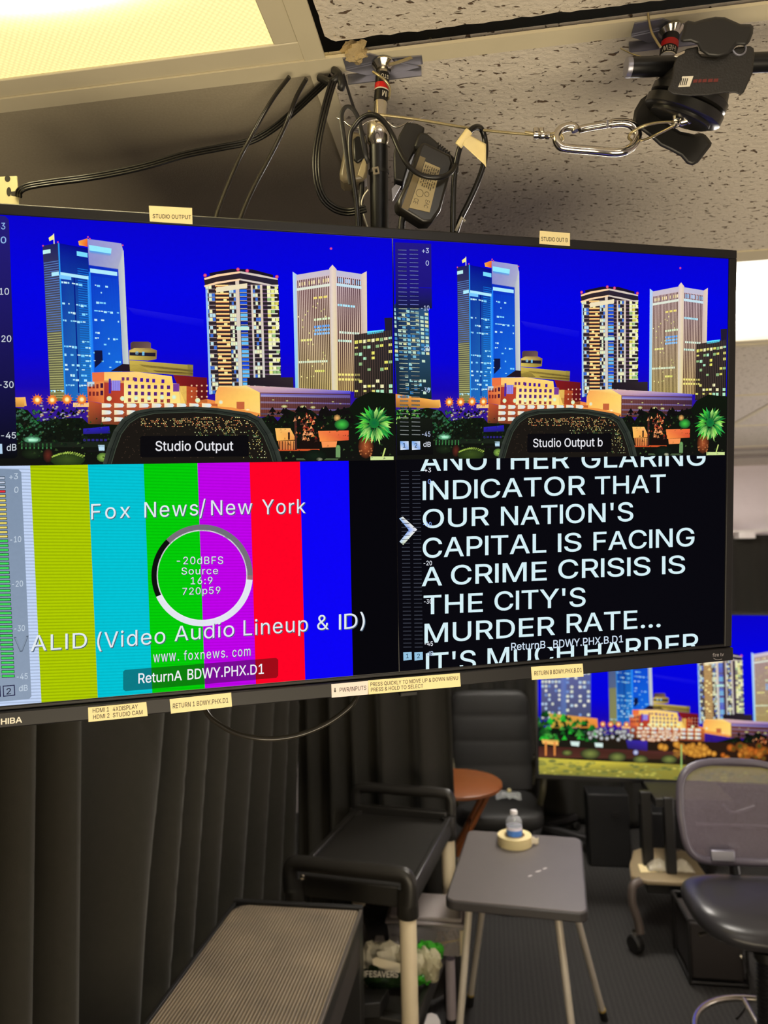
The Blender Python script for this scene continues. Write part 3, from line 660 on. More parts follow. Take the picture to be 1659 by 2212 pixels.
    top = [(-260, 884), (-20, 884), (20, 878), (60, 886), (84, 912), (120, 905), (150, 903), (178, 903), (192, 916), (240, 917), (470, 930), (575, 900), (590, 898), (600, 910), (620, 884), (640, 892), (650, 880), (672, 886), (690, 900), (700, 892), (755, 880), (768, 862), (800, 846), (840, 850), (960, 856)]
    base = [(-260, 1010), (960, 1010)]
    for (a, b) in zip(top, top[1:]):
        P.poly([a, b, (b[0], 1012), (a[0], 1012)], [(14, 22, 12), (14, 22, 12), (16, 16, 14), (16, 16, 14)])
    P.up()
    for k in range(210):
        x = rnd.uniform(0, 190); y = rnd.uniform(884, 960)
        c = rnd.choice([(20, 50, 26), (34, 80, 44), (12, 26, 14), (40, 110, 60), (60, 96, 80)]) if x < 90 else rnd.choice([(10, 16, 12), (22, 34, 24), (16, 30, 20)])
        r = rnd.uniform(1.5, 5); P.poly([(x, y - r), (x + r * 1.3, y + r * .3), (x - r, y + r)], c)
    for k in range(70):
        x = rnd.uniform(575, 760); y = rnd.uniform(885, 920); r = rnd.uniform(4, 10)
        P.poly([(x, y - r), (x + r, y + r * .4), (x - r, y + r * .5)], (16, 14, 14))
    P.poly([(180, 926), (236, 921), (238, 936), (180, 938)], [(44, 34, 180), (36, 30, 190), (30, 26, 120), (40, 30, 130)])
    for k in range(6): P.rect(180 + k * 9, 948, 186 + k * 9, 953, (44, 36, 120))
    P.rect(45, 955, 250, 966, (26, 34, 24)); P.rect(188, 972, 236, 976, (20, 20, 20))
    P.disc(70, 950, 20, (160, 255, 200), (20, 60, 36), 16, 8); P.rect(62, 948, 82, 953, (210, 255, 235))
    for k in range(8): P.rect(46 + k * 9, 958, 49 + k * 9, 970, (60, 130, 70))
    P.poly([(212, 961), (226, 961), (226, 974), (214, 974)], (190, 224, 244)); P.disc(104, 984, 11, (96, 40, 30), (30, 20, 16), 10, 16)
    P.disc(70, 980, 24, (30, 44, 24), (16, 22, 14), 14, 12)
    for k in range(420):                                  # leaves catching the lamps
        x = rnd.uniform(-10, 850); y = rnd.uniform(896, 990); r = rnd.uniform(1, 3)
        P.poly([(x, y - r), (x + r * 1.4, y + r * .3), (x - r * .8, y + r)], rnd.choice([(22, 44, 20), (34, 60, 28), (14, 26, 14), (50, 70, 36), (30, 26, 22), (70, 96, 50)]))
    P.disc(146, 992, 38, (60, 80, 30), (30, 46, 20), 18, 16)
    for k in range(14): P.line([(112 + k * 5, 988 - 8 * sin(k / 13 * pi)), (118 + k * 5, 984 - 8 * sin(k / 13 * pi))], 3, (176, 206, 84))
    P.disc(222, 988, 13, (150, 190, 80), (60, 90, 40), 12, 10)
    for k in range(26): P.disc(rnd.uniform(42, 120), rnd.uniform(890, 945), rnd.uniform(1.5, 4), (70, 120, 90), (24, 40, 30), 6)
    P.poly([(594, 925), (627, 925), (640, 950), (598, 952)], [(250, 190, 100), (255, 200, 110), (240, 150, 70), (255, 190, 90)])
    P.poly([(687, 931), (753, 930), (753, 951), (690, 954)], [(245, 130, 70), (240, 100, 60), (214, 80, 50), (255, 150, 70)])
    P.poly([(600, 952), (637, 952), (637, 971), (604, 972)], [(200, 120, 60), (250, 170, 90), (226, 130, 70), (190, 110, 60)])
    P.poly([(694, 954), (728, 953), (726, 966), (696, 967)], (250, 150, 84))
    P.poly([(590, 970), (690, 970), (690, 974), (592, 974)], (214, 84, 40))
    P.rect(800, 986, 850, 994, (206, 226, 150)); P.rect(640, 990, 730, 994, (70, 90, 60))
    P.up()
    for k in range(6): P.line([(604 + k * 6, 953), (604 + k * 6, 972)], 1.6, (60, 30, 24))
    P.rect(622, 934, 626, 950, (40, 24, 20)); P.line([(638, 900), (639, 972)], 5, (70, 40, 34))
    for k in range(80):
        x, y = rnd.gauss(662, 15), rnd.gauss(925, 14); r = rnd.uniform(1.5, 4.5)
        P.poly([(x, y - r), (x + r, y + r * .6), (x - r * .8, y + r)], rnd.choice([(226, 130, 70), (170, 80, 50), (250, 170, 110), (90, 50, 40), (140, 40, 30)]))
    P.poly([(648, 950), (690, 945), (692, 968), (645, 970)], (24, 14, 12))
    P.disc(738, 917, 16, (70, 200, 70), (20, 70, 34), 14, 12); P.disc(728, 903, 8, (250, 190, 110), (90, 70, 40), 8)
    P.disc(680, 985, 26, (20, 34, 22), (14, 20, 14), 14, 14)
    P.rect(725, 966, 735, 988, (110, 150, 96)); P.disc(730, 966, 5, (130, 176, 110), (80, 130, 70), 10)
    P.disc(790, 965, 17, (170, 84, 46), (40, 22, 14), 12, 26)
    for k in range(20): P.disc(rnd.gauss(790, 8), rnd.uniform(945, 985), 2.5, (240, 150, 90), (120, 60, 30), 6)
    P.disc(690, 992, 7, (220, 226, 190), (90, 90, 70), 8, 4)
    P.up()
    for k in range(64):                                   # palm
        an = k / 64 * 2 * pi + rnd.uniform(-.05, .05); r0 = rnd.uniform(6, 14); r1 = rnd.uniform(30, 47)
        cx_, cy_ = 808, 916
        c = rnd.choice([(70, 210, 60), (150, 240, 90), (30, 140, 50), (20, 96, 44), (190, 250, 130), (50, 180, 80)])
        ca, sa = cos(an), sin(an)
        wv = rnd.uniform(2, 4.4)
        P.poly([(cx_ + r0 * ca, cy_ + r0 * sa), (cx_ + (r0 + r1) / 2 * ca - wv * sa, cy_ + (r0 + r1) / 2 * sa + wv * ca), (cx_ + r1 * ca, cy_ + r1 * sa + 4), (cx_ + (r0 + r1) / 2 * ca + wv * sa, cy_ + (r0 + r1) / 2 * sa - wv * ca)], [(16, 90, 44), c, c, c])
    P.disc(808, 914, 11, (14, 100, 56), (24, 120, 50), 12)
    P.line([(832, 968), (826, 988)], 3, (200, 220, 120))
    # street lamps
    for x, y in ((81, 864), (113, 864), (145, 863), (177, 863)):
        for k in range(12):
            an = k * pi / 6 + .2; P.poly([(x - 3 * sin(an), y + 3 * cos(an)), (x + 15 * cos(an), y + 15 * sin(an)), (x + 3 * sin(an), y - 3 * cos(an))], [(255, 170, 70), (200, 80, 40), (255, 170, 70)])
        P.disc(x, y, 10, (255, 200, 90), (230, 90, 30)); 
    P.up()
    for x, y in ((81, 864), (113, 864), (145, 863), (177, 863)): P.disc(x, y, 5, (250, 255, 220), (255, 210, 110))
    for x, y in ((236, 861), (265, 861), (294, 860), (322, 860), (350, 858), (376, 858), (427, 865)): P.disc(x, y, 5.5, (200, 250, 240), (240, 226, 150))

# ------------------------------------------------------------------ the hanging television
def rotz(t): return Matrix.Rotation(t, 3, 'Z')
TVM = rotz(radians(13.6134)) @ Matrix.Rotation(radians(7.3351), 3, 'X') @ Matrix.Rotation(radians(-1.6036), 3, 'Y')
TW = 0.86576; TH_ = TW * 9 / 16
TO = PD(855.2, 991.8, 0.80)
TA, TB, TN = TVM.col[0].copy(), TVM.col[2].copy(), -TVM.col[1].copy()     # right, up, towards the viewer
def tvuv(x, y):
    p = PP(x, y, TO, TN) - TO
    return (p.dot(TA) / TW + 0.5, p.dot(TB) / TH_ + 0.5)
def tvp(u, v, h=0.0): return TO + TA * (u - 0.5) * TW + TB * (v - 0.5) * TH_ + TN * h
def tvpx(x, y, h=0.0): u, v = tvuv(x, y); return tvp(u, v, h)

M_BEZEL = mat('black_plastic_satin', (27, 26, 28), 0.42, var=0.1, spec=0.3)
M_BACK = mat('black_plastic_matte', (22, 22, 23), 0.6)
M_PANEL = mat('black_panel_glass', (7, 7, 9), 0.12, spec=0.35)
M_TAPE = mat('cream_label_tape', (230, 214, 160), 0.55, var=0.03)
M_TAPEW = mat('pale_label_tape', (228, 212, 206), 0.55, var=0.03)
M_INK = mat('label_ink', (22, 20, 19), 0.6)
M_LOGO = mat('silver_logo', (196, 190, 176), 0.4, 0.3)
M_LOGO2 = mat('grey_logo', (150, 146, 150), 0.5)

def television_main():
    t = thing('television', 'large hanging television split into four pictures, with paper labels stuck on its black bezel', 'television', tvp(0.5, -0.05, -0.02))
    H = TH_
    # front frame around the screen
    us = [-0.011 / TW, 0.0, 1.0, 1 + 0.011 / TW]; 
    e = 0.011
    def bar(mb, u0, u1, v0, v1, h0, h1):
        c = tvp((u0 + u1) / 2, (v0 + v1) / 2, (h0 + h1) / 2)
        mb.box(c, ((u1 - u0) * TW, h1 - h0, (v1 - v0) * H), TVM)
    f = MB()
    bar(f, -e / TW, 1 + e / TW, 1, 1 + 0.0105 / H, -0.012, 0.0015)
    bar(f, -e / TW, 0, -0.004 / H, 1, -0.012, 0.0015)
    bar(f, 1, 1 + e / TW, -0.004 / H, 1, -0.012, 0.0015)
    bar(f, -e / TW, 1 + e / TW, -0.0045 / H, 0, -0.012, 0.0008)
    build('bezel', f, M_BEZEL, t, bevel=0.0011)
    f = MB(); bar(f, -e / TW, 1 + e / TW, -0.0215 / H, -0.0047 / H, -0.014, 0.0045)
    chin = build('bottom_bezel', f, M_BEZEL, t, bevel=0.0014)
    f = MB(); bar(f, -e / TW + .001, 1 + e / TW - .001, 1 + 0.0105 / H, 1 + 0.0125 / H, -0.034, -0.004)
    bar(f, -e / TW + .001, 1 + e / TW - .001, -0.019 / H, 1 + 0.0105 / H, -0.034, -0.0125)
    bar(f, 0.12, 0.88, 0.02, 0.62, -0.058, -0.034)
    build('back_shell', f, M_BACK, t, bevel=0.003)
    f = MB(); bar(f, -0.001, 1.001, -0.002, 1.001, -0.011, 0.0)
    scr = build('screen', f, M_PANEL, t)
    f = MB(); f.box(tvpx(885, 1500, -0.008), (0.021, 0.012, 0.006), TVM)
    build('sensor', f, M_BACK, t, bevel=0.0015)

    # upper pictures
    def pic(): return None
    for k, off in enumerate((0.0, 0.5)):
        P = Pic(lambda x, y: (lambda q: (q[0] + off, q[1]))(tvuv(x, y)), (off + 0.0008, off + 0.4995, 0.4985, 0.9995))
        skyline(P)
        # tower of offices at the left edge, behind the level meter
        rnd = random.Random(11)
        S = P.T
        P.T = lambda x, y: (lambda q: (q[0] - 0.5 + off, q[1]))(tvuv(x, y))
        P.up()
        tq = [(846, 664), (926, 676), (932, 862), (858, 862)]
        P.poly([(846, 664), (858, 652), (922, 660), (926, 676), (932, 862), (858, 862)], [(26, 60, 110), (20, 40, 90), (24, 40, 90), (50, 90, 130), (20, 40, 40), (20, 40, 50)])
        P.up()
        for r in range(22):
            for c in range(8):
                if rnd.random() < (0.75 if r < 11 else 0.28): P.cell(tq, c / 8 + .01, c / 8 + .1, r / 22 + .006, r / 22 + .036, rnd.choice([(200, 226, 200), (120, 190, 220), (226, 226, 170), (60, 130, 190), (160, 210, 210)]))
        P.poly([(848, 850), (949, 866), (948, 882), (850, 880)], [(240, 150, 70), (255, 190, 90), (200, 140, 60), (140, 100, 40)])
        for i in range(60):
            x, y = rnd.uniform(846, 905), rnd.uniform(880, 915); r = rnd.uniform(1.5, 4); P.poly([(x, y - r), (x + r, y + r), (x - r, y + r)], rnd.choice([(60, 150, 50), (30, 90, 40), (150, 200, 90), (20, 50, 26)]))
        P.disc(872, 938, 8, (226, 236, 130), (60, 80, 40), 10, 3); P.disc(918, 652, 2.4, (255, 90, 140), (120, 20, 160), 8)
        P.T = S
        # chair back in front of the wall picture
        P.up()
        out = [(222, 1004), (232, 966), (246, 930), (264, 905), (292, 888), (330, 881), (420, 878), (472, 882), (540, 892), (566, 905), (586, 935), (602, 972), (611, 1004)]
        inn = [(240, 1004), (250, 970), (262, 938), (279, 915), (302, 900), (334, 893), (420, 890), (468, 893), (528, 903), (550, 914), (569, 942), (583, 975), (592, 1004)]
        for i in range(len(out) - 1):
            P.poly([out[i], out[i + 1], inn[i + 1], inn[i]], [(58, 64, 56), (50, 56, 50), (26, 30, 26), (30, 34, 30)])
        mid = [((a[0] * .45 + b[0] * .55), (a[1] * .45 + b[1] * .55)) for a, b in zip(out, inn)]
        P.poly(inn, (26, 22, 18))
        P.up()
        for i in range(len(mid) - 1): P.line([mid[i], mid[i + 1]], 1.3, (12, 16, 14))
        for i in range(len(inn) - 1): P.line([inn[i], inn[i + 1]], 1.6, (64, 74, 60))
        rnd = random.Random(5)
        for i in range(1500):
            gx, gy = rnd.randint(0, 82), rnd.randint(0, 27)
            x = 262 + gx * 3.8 + (1.9 if gy % 2 else 0); y = 902 + gy * 3.2
            lit = 0.85 if (905 < y < 922 and 300 < x < 545) or (y < 945 and 420 < x < 520) else (0.5 if x > 520 and y > 930 else 0.22)
            if x < 262 + (y - 902) * -0.3 + 20 or x > 545 + (y - 902) * 0.4: continue
            if rnd.random() > lit: continue
            c = rnd.choice([(255, 190, 120), (230, 130, 80), (236, 230, 150), (190, 150, 90)]) if y < 926 else rnd.choice([(230, 200, 110), (90, 140, 80), (140, 130, 80), (220, 226, 170)])
            if lit < 0.3: c = (60, 46, 36)
            P.rect(x - 1, y - 0.8, x + 1, y + 0.8, c)
        P.up()
        P.poly([(303, 945), (306, 942), (534, 940), (537, 943), (537, 983), (534, 986), (306, 988), (303, 985)], (9, 8, 12))
        P.up()
        if k == 0:
            P.text('Studio Output', (336, 974), (504, 973), 21, 20, (232, 232, 238), 0.012)
            P.T = tvuv
            P.up()
            P.poly([(-80, 461), (12, 468), (20, 476), (38, 985), (32, 990), (-80, 992)], [(36, 28, 110), (36, 28, 120), (36, 28, 120), (8, 10, 14), (8, 10, 14), (8, 10, 14)])
            P.up()
            for s_, x1, y, h in (('+3', 12, 496, 14), ('0', 14, 526, 14), ('-10', 20, 637, 14), ('-20', 25, 739, 14), ('-30', 30, 838, 14), ('-45', 35, 947, 13)):
                P.text(s_, (x1 - 12 * len(s_) + (12 if s_ == '0' else 4) - (0 if s_ != '0' else 12), y), (x1, y), h, h, (150, 190, 240) if y < 600 else (206, 214, 224), 0.01)
            P.text('dB', (15, 974), (36, 973), 14, 14, (206, 214, 224), 0.01)
            P.poly([(-14, 959), (5, 959), (6, 980), (-14, 981)], (180, 210, 236))
        else:
            P.T = tvuv
            P.text('Studio Output b', (1151, 966), (1301, 964), 18, 18, (232, 232, 238), 0.012)
            P.up()
            # level meter
            for y0, y1, c0, c1 in ((524, 620, (34, 24, 132), (30, 20, 126)), (620, 665, (30, 20, 126), (22, 26, 60))):
                P.poly([(853 + (y0 - 524) * .012, y0), (931 + (y0 - 524) * .012, y0 + 3), (931 + (y1 - 524) * .012, y1 + 2), (853 + (y1 - 524) * .012, y1)], [c0, c0, c1, c1])
            P.poly([(857, 905), (934, 904), (935, 982), (858, 984)], [(20, 26, 18), (20, 24, 18), (8, 8, 10), (8, 8, 10)])
            P.up()
            for i in range(45):
                y = 540.5 + i * 9.05 + (i > 44)
                for x in (859, 884):
                    sh = (y - 540) * .0125
                    P.poly([(x + sh, y - 1.8), (x + 18.5 + sh, y - 1.2), (x + 18.5 + sh, y + 2.0), (x + sh, y + 1.4)], (10, 12, 30))
                    P.poly([(x + sh, y - 0.9), (x + 18.5 + sh, y - 0.3), (x + 18.5 + sh, y + 1.3), (x + sh, y + 0.7)], (120, 130, 220) if i < 14 else ((200, 214, 190) if i < 30 else (150, 156, 150)))
            P.up()
            for s_, x0, x1, y in (('+3', 911, 926, 547), ('0', 919, 926, 574), ('-10', 909, 927, 671), ('-20', 909, 928, 759), ('-30', 910, 928, 848), ('-45', 911, 929, 943)):
                P.text(s_, (x0, y), (x1, y), 10.5, 10.5, (190, 204, 236), 0.01)
            P.text('dB', (914, 965), (930, 965), 10.5, 10.5, (220, 226, 236), 0.01)
            for x, s_ in ((864, '1'), (889, '2')):
                P.poly([(x, 953), (x + 18, 953), (x + 18.5, 971), (x + .5, 972)], [(120, 170, 236), (214, 226, 240), (150, 180, 236), (226, 236, 246)])
                P.up(); P.text(s_, (x + 6, 967), (x + 11.5, 967), 10, 10, (14, 14, 20), 0.01); P.up(-1)
        P.build('studio_picture', TO, TA * TW, TB * TH_, TN, scr)

    # colour bars
    P = Pic(tvuv, (0.0, 0.4995, 0.0005, 0.4975))
    cols = [(196, 214, 246), (176, 204, 0), (0, 196, 214), (0, 206, 6), (192, 0, 236), (255, 0, 36), (8, 0, 246), (3, 3, 8)]
    for i, c in enumerate(cols):
        P.poly([(i / 16, 0), ((i + 1) / 16, 0), ((i + 1) / 16, 0.498), (i / 16, 0.498)], c, raw=True)
    P.up()
    for i, c in enumerate(cols[:5]):                      # slanting interference rows on the brighter bars
        n = 74
        c2 = tuple(int(x * (0.88 if i < 2 else 0.94)) for x in c)
        for k in range(n):
            v0 = 0.5 * k / n
            P.poly([(i / 16, v0), ((i + 1) / 16, v0 - 0.0052), ((i + 1) / 16, v0 - 0.0025), (i / 16, v0 + 0.0027)], c2, raw=True)
    P.up()
    # ring
    P.ring(436.5, 1243, 96, 110, lambda t: (226, 230, 240) if 0.0 < t < 0.42 else ((10, 14, 12) if 0.42 <= t < 0.62 else (110 + int(60 * abs(t - 0.8)), 110, 120)), 72, 0.995)
    P.ring(436.5, 1243, 96, 98.5, (236, 236, 244), 72, 0.995); 
    P.up()
    WT = (226, 234, 240); SH = (70, 90, 110)
    def sh(t, p0, p1, h0, h1, sp=1.0, b=0.0, c=WT, d=1.6):
        P.text(t, (p0[0] + d, p0[1] + d), (p1[0] + d, p1[1] + d), h0, h1, SH, b + .004, sp); P.up(); P.text(t, p0, p1, h0, h1, c, b, sp); P.up(-1)
    sh('Fox', (197, 1122), (281, 1118), 33, 32, 1.2); sh('News', (312, 1118), (428, 1113), 33, 32, 1.1); sh('/', (431, 1114), (444, 1113), 35, 34); sh('New', (456, 1113), (545, 1110), 32, 31, 1.1); sh('York', (566, 1111), (660, 1108), 32, 30, 1.1)
    sh('-20dBFS', (382, 1219), (482, 1218), 16, 16, 1.12, d=1); sh('Source', (392, 1241), (471, 1240), 15, 15, 1.1, d=1); sh('16:9', (412, 1262), (459, 1261), 15, 15, 1.1, d=1); sh('720p59', (394, 1285), (476, 1282), 15, 15, 1.08, d=1)
    sh('ALID', (66, 1407), (188, 1399), 34, 33, 1.1); sh('(Video', (210, 1401), (357, 1389), 34, 33, 1.08); sh('Audio', (377, 1385), (506, 1374), 32, 32, 1.05); sh('Lineup', (526, 1373), (665, 1363), 33, 32, 1.08); sh('&', (685, 1361), (710, 1359), 32, 31); sh('ID)', (732, 1360), (788, 1355), 33, 32)
    sh('www', (331, 1431), (380, 1427), 23, 23, 1.1, d=1); sh('. foxnews', (384, 1427), (486, 1420), 20, 20, 1.15, d=1); sh('. com', (489, 1420), (541, 1416), 20, 20, 1.15, d=1)
    P.up(2)
    # dimmed caption plate
    q = [(266, 1451), (270, 1447), (596, 1421), (601, 1425), (601, 1459), (597, 1464), (271, 1493), (266, 1489)]
    for i, c in enumerate(cols):
        lo, hi = P.clip[0], P.clip[1]; P.clip = (max(0, i / 16), (i + 1) / 16, P.clip[2], P.clip[3])
        P.poly(q, tuple(int(x * 0.62) + (8 if x < 20 else 0) for x in c)); P.clip = (0.0, 0.4995, 0.0005, 0.4975)
    P.up()
    P.text('ReturnA', (299, 1476), (393, 1469), 21, 21, (240, 240, 246), 0.014); P.text('BDWY.PHX.D1', (405, 1468), (570, 1455), 22, 21, (240, 240, 246), 0.014)
    # audio meter at the left
    P.poly([(-90, 1010), (40, 1014), (46, 1020), (68, 1504), (63, 1510), (-90, 1524)], [(128, 146, 170)] * 3 + [(140, 156, 178)] * 3)
    P.up()
    for i in range(45):
        y = 1033 + i * 9.72
        x1 = 10 + i * 0.475
        c = (190, 200, 220) if i < 3 else ((230, 50, 60) if i == 3 else ((236, 216, 110) if i < 14 else (70, 220, 90)))
        P.poly([(x1 - 27, y - 3.5), (x1 + 1, y - 3.8), (x1 + 1.2, y + 2.6), (x1 - 27, y + 3)], (20, 40, 44)); P.up()
        P.poly([(x1 - 26, y - 2.2), (x1, y - 2.5), (x1, y + 1.4), (x1 - 26, y + 1.8)], c); P.up(-1)
        if x1 > 27: P.poly([(x1 - 60, y - 2.5), (x1 - 29.5, y - 2.5), (x1 - 29.5, y + 2.4), (x1 - 60, y + 2.8)], c)
    P.up(2)
    for s_, x0, x1, y in (('+3', 20, 39, 1036), ('0', 31, 40, 1065), ('-10', 22, 46, 1172), ('-20', 26, 50, 1268), ('-30', 31, 54, 1364), ('-45', 36, 60, 1468), ('dB', 41, 60, 1493)):
        P.text(s_, (x0, y), (x1, y - 1.5), 12.5, 12.5, (196, 210, 224), 0.008)
    P.poly([(6, 1481), (32, 1479), (33, 1502), (7, 1505)], (24, 20, 60)); P.poly([(-20, 1483), (1, 1481), (2, 1505), (-20, 1507)], (24, 20, 60)); P.up()
    P.poly([(8, 1483), (30, 1481), (31, 1500), (9, 1503)], (140, 156, 178)); P.up()
    P.text('V', (30, 1409), (62, 1406), 33, 33, (84, 96, 112), 0.0); P.up()
    P.text('V', (32, 1407), (60, 1404), 29, 29, (132, 148, 168), -0.004); P.up(-1)
    P.text('2', (14, 1500), (24, 1499), 13, 13, (24, 24, 50), 0.01)
    P.build('color_bar_picture', TO, TA * TW, TB * TH_, TN, scr)

    # prompter
    P = Pic(tvuv, (0.5002, 0.9995, 0.0005, 0.4985))
    P.poly([(0.5, 0), (1, 0), (1, 0.4985), (0.5, 0.4985)], (5, 5, 12), raw=True)
    P.up()
    c = (214, 240, 246)
    L = [('ANOTHER', (908, 1017), (1230, 1011), 41, 40), ('GLARING', (1256, 1011), (1524, 1005), 40, 39),
         ('INDICATOR', (913, 1080), (1265, 1068), 40, 40), ('THAT', (1285, 1068), (1438, 1063), 38, 38), ('OUR', (913, 1141), (1057, 1134), 40, 39), ("NATION'S", (1082, 1135), (1368, 1125), 40, 40),
         ('CAPITAL', (913, 1205), (1180, 1193), 42, 40), ('IS', (1205, 1192), (1256, 1190), 39, 39), ('FACING', (1282, 1189), (1500, 1179), 39, 39),
         ('A', (911, 1266), (955, 1264), 40, 40), ('CRIME', (974, 1263), (1181, 1253), 41, 40), ('CRISIS', (1206, 1250), (1405, 1242), 40, 39), ('IS', (1430, 1240), (1480, 1238), 38, 38),
         ('THE', (915, 1327), (1043, 1321), 40, 40), ("CITY'S", (1068, 1319), (1265, 1309), 40, 40), ('MURDER', (917, 1389), (1199, 1371), 41, 39), ('RATE...', (1224, 1367), (1427, 1354), 40, 38)]
    for t_, p0, p1, h0, h1 in L: P.text(t_, p0, p1, h0, h1, c, 0.012)
    for t_, p0, p1, h0, h1 in [("IT'S", (920, 1455), (1028, 1446), 43, 42), ('MUCH', (1053, 1443), (1240, 1429), 42, 40), ('HARDER', (1262, 1428), (1510, 1408), 41, 40)]:
        P.text(t_, p0, p1, h0, h1, c, 0.012)
    P.up()
    P.poly([(862, 1120), (870, 1116), (901, 1144), (871, 1177), (863, 1170), (883, 1145)], [(150, 190, 240), (236, 236, 220), (240, 240, 240), (220, 230, 190), (190, 214, 240), (120, 160, 240)])
    for i in range(45):
        y = 1018.5 + i * 8.62; s0 = i * 0.13
        for x in (865.5, 890):
            P.poly([(x + s0, y - .8), (x + 17.5 + s0, y - 1.0), (x + 17.5 + s0, y + .7), (x + s0, y + .9)], (58, 62, 74))
    P.up()
    for s_, x0, x1, y in (('+3', 917, 931, 1020), ('0', 924, 931, 1045), ('-20', 915, 933, 1221), ('-30', 916, 933, 1304), ('-45', 917, 935, 1395), ('-10', 914, 932, 1137)):
        P.text(s_, (x0, y), (x1, y), 9.5, 9.5, (236, 240, 250) if s_ not in ('0', '-10') else (130, 160, 236), 0.012)
    P.text('dB', (922, 1417), (936, 1416), 9.5, 9.5, (180, 200, 230), 0.012)
    for x, s_ in ((871, '1'), (895, '2')):
        P.poly([(x, 1409), (x + 18, 1408), (x + 18.5, 1425), (x + .5, 1427)], (150, 196, 226)); P.up(); P.text(s_, (x + 6, 1422), (x + 12, 1421.5), 9.5, 9.5, (20, 50, 70), 0.01); P.up(-1)
    P.poly([(1100, 1392), (1350, 1376), (1350, 1386), (1100, 1404)], (5, 5, 12))
    P.up()
    P.text('ReturnB', (1104, 1405), (1178, 1400), 16, 16, (206, 222, 240), 0.014); P.text('BDWY.PHX.B.D1', (1195, 1400), (1346, 1387), 17, 15, (206, 222, 240), 0.014)
    P.build('prompter_picture', TO, TA * TW, TB * TH_, TN, scr)

    # lettering on the bottom bezel
    def flat_text(parent, name, items, material, h):
        mb = MB()
        for t_, p0, p1, hh, bold in items:
            vs, fs = glyphs(t_, bold + (0.012 if material is M_INK else 0))
            mb.add([tvpx(p0[0] + (p1[0] - p0[0]) * gx, p0[1] + (p1[1] - p0[1]) * gx - gy * hh, h) for gx, gy in vs], fs)
        return build(name, mb, material, parent, smooth=0)
    flat_text(chin, 'maker_logo', [('TOSHIBA', (-38, 1566), (50.5, 1557), 12, 0.03)], M_LOGO, 0.0047)
    sm = flat_text(chin, 'small_logo', [('fire tv', (1534, 1417), (1558, 1415), 7.5, 0.0)], M_LOGO2, 0.0047)
    mb = MB(); mb.tube([tvpx(x, y, 0.0047) for x, y in ((1536, 1420), (1541, 1422.5), (1547, 1423.2), (1554, 1421.5))], 0.00035, 6); build('smile_mark', mb, M_LOGO2, chin)

    labels = [
        ('cream label reading STUDIO OUTPUT', [(322, 446), (415, 451), (416, 486), (324, 480)], [('STUDIO OUTPUT', (330, 473), (413, 475), 8.5, 0.004)], 0.0024, M_TAPE),
        ('cream label reading STUDIO OUT B', [(1164, 500), (1229, 505), (1229, 533), (1163, 528)], [('STUDIO OUT B', (1167, 521.5), (1224, 524.5), 8.5, 0.006)], 0.0024, M_TAPE),
        ('cream label reading HDMI 1 and HDMI 2', [(192, 1525), (317, 1513), (320, 1543), (193, 1556)], [('HDMI 1', (202, 1536), (237, 1533), 9, 0), ('4XDISPLAY', (245, 1533), (299, 1527), 9, 0), ('HDMI 2', (203, 1550), (238, 1546), 9, 0), ('STUDIO CAM', (245, 1546), (309, 1539), 9, 0)], 0.0052, M_TAPE),
        ('cream label reading RETURN 1', [(367, 1507), (499, 1493), (501, 1523), (370, 1538)], [('RETURN 1 BDWY.PHX.D1', (374, 1527), (493, 1514), 10, 0)], 0.0052, M_TAPE),
        ('pale pinkish label reading PWR/INPUTS', [(714, 1475), (793, 1468), (793, 1497), (715, 1504)], [('PWR/INPUTS', (732, 1492), (789, 1487), 9, 0)], 0.0052, M_TAPEW),
        ('long cream label with menu instructions', [(793, 1467), (990, 1451), (992, 1480), (794, 1497)], [('PRESS QUICKLY TO MOVE UP & DOWN MENU', (798, 1479.5), (986, 1465.5), 8, 0), ('PRESS & HOLD TO SELECT', (799, 1491), (911, 1482.5), 8, 0)], 0.0054, M_TAPE),
        ('cream label reading RETURN B', [(1143, 1438), (1254, 1431), (1256, 1459), (1145, 1466)], [('RETURN B BDWY.PHX.B.D1', (1150, 1456.5), (1252, 1449), 9, 0)], 0.0052, M_TAPE)]
    for lb, q, txt, h, mt in labels:
        mb = MB(); mb.prism([tvpx(x, y, h) for x, y in q], -TN * 0.0003)
        o = lab(build('paper_label', mb, mt, t, smooth=0), lb)
        tx = flat_text(o, 'label_text', txt, M_INK, h + 0.0001)
        if 'PWR' in lb:
            mb = MB(); mb.prism([tvpx(x, y, h + 0.0001) for x, y in ((721, 1483), (723, 1483), (723, 1489), (725, 1489), (722, 1493), (719, 1489), (721, 1489))], -TN * 0.00005); build('label_arrow', mb, M_INK, o, smooth=0)
    # slotted plate of the wall mount showing above the top edge
    mb = MB()
    zin = mat('galvanised_plate', (176, 168, 130), 0.45, 0.25)
    def hole(cx_, cy_, rx, ry, n=16): return [(cx_ + rx * cos(2 * pi * k / n), cy_ + ry * sin(2 * pi * k / n)) for k in range(n)]
    D = 0.86
    org = [(-40, 384), (36, 380), (42, 452), (-40, 450)]
    mb.prism([PD(x, y, D) for x, y in org], _F * 0.002)
    pl = build('mount_plate', mb, zin, t)
    blk = mat('dark_hole', (34, 31, 27), 0.9)
    for q in (hole(16, 386, 6, 7), hole(19, 414, 5, 10), [(24, 414), (33, 413), (33, 411), (36, 411), (40, 416), (40, 424), (34, 424), (24, 422)]):
        mb = MB(); mb.prism([PD(x, y, D - 0.0004) for x, y in q], _F * 0.0003); build('slot', mb, blk, pl, smooth=0)
    return t
TV1 = television_main()

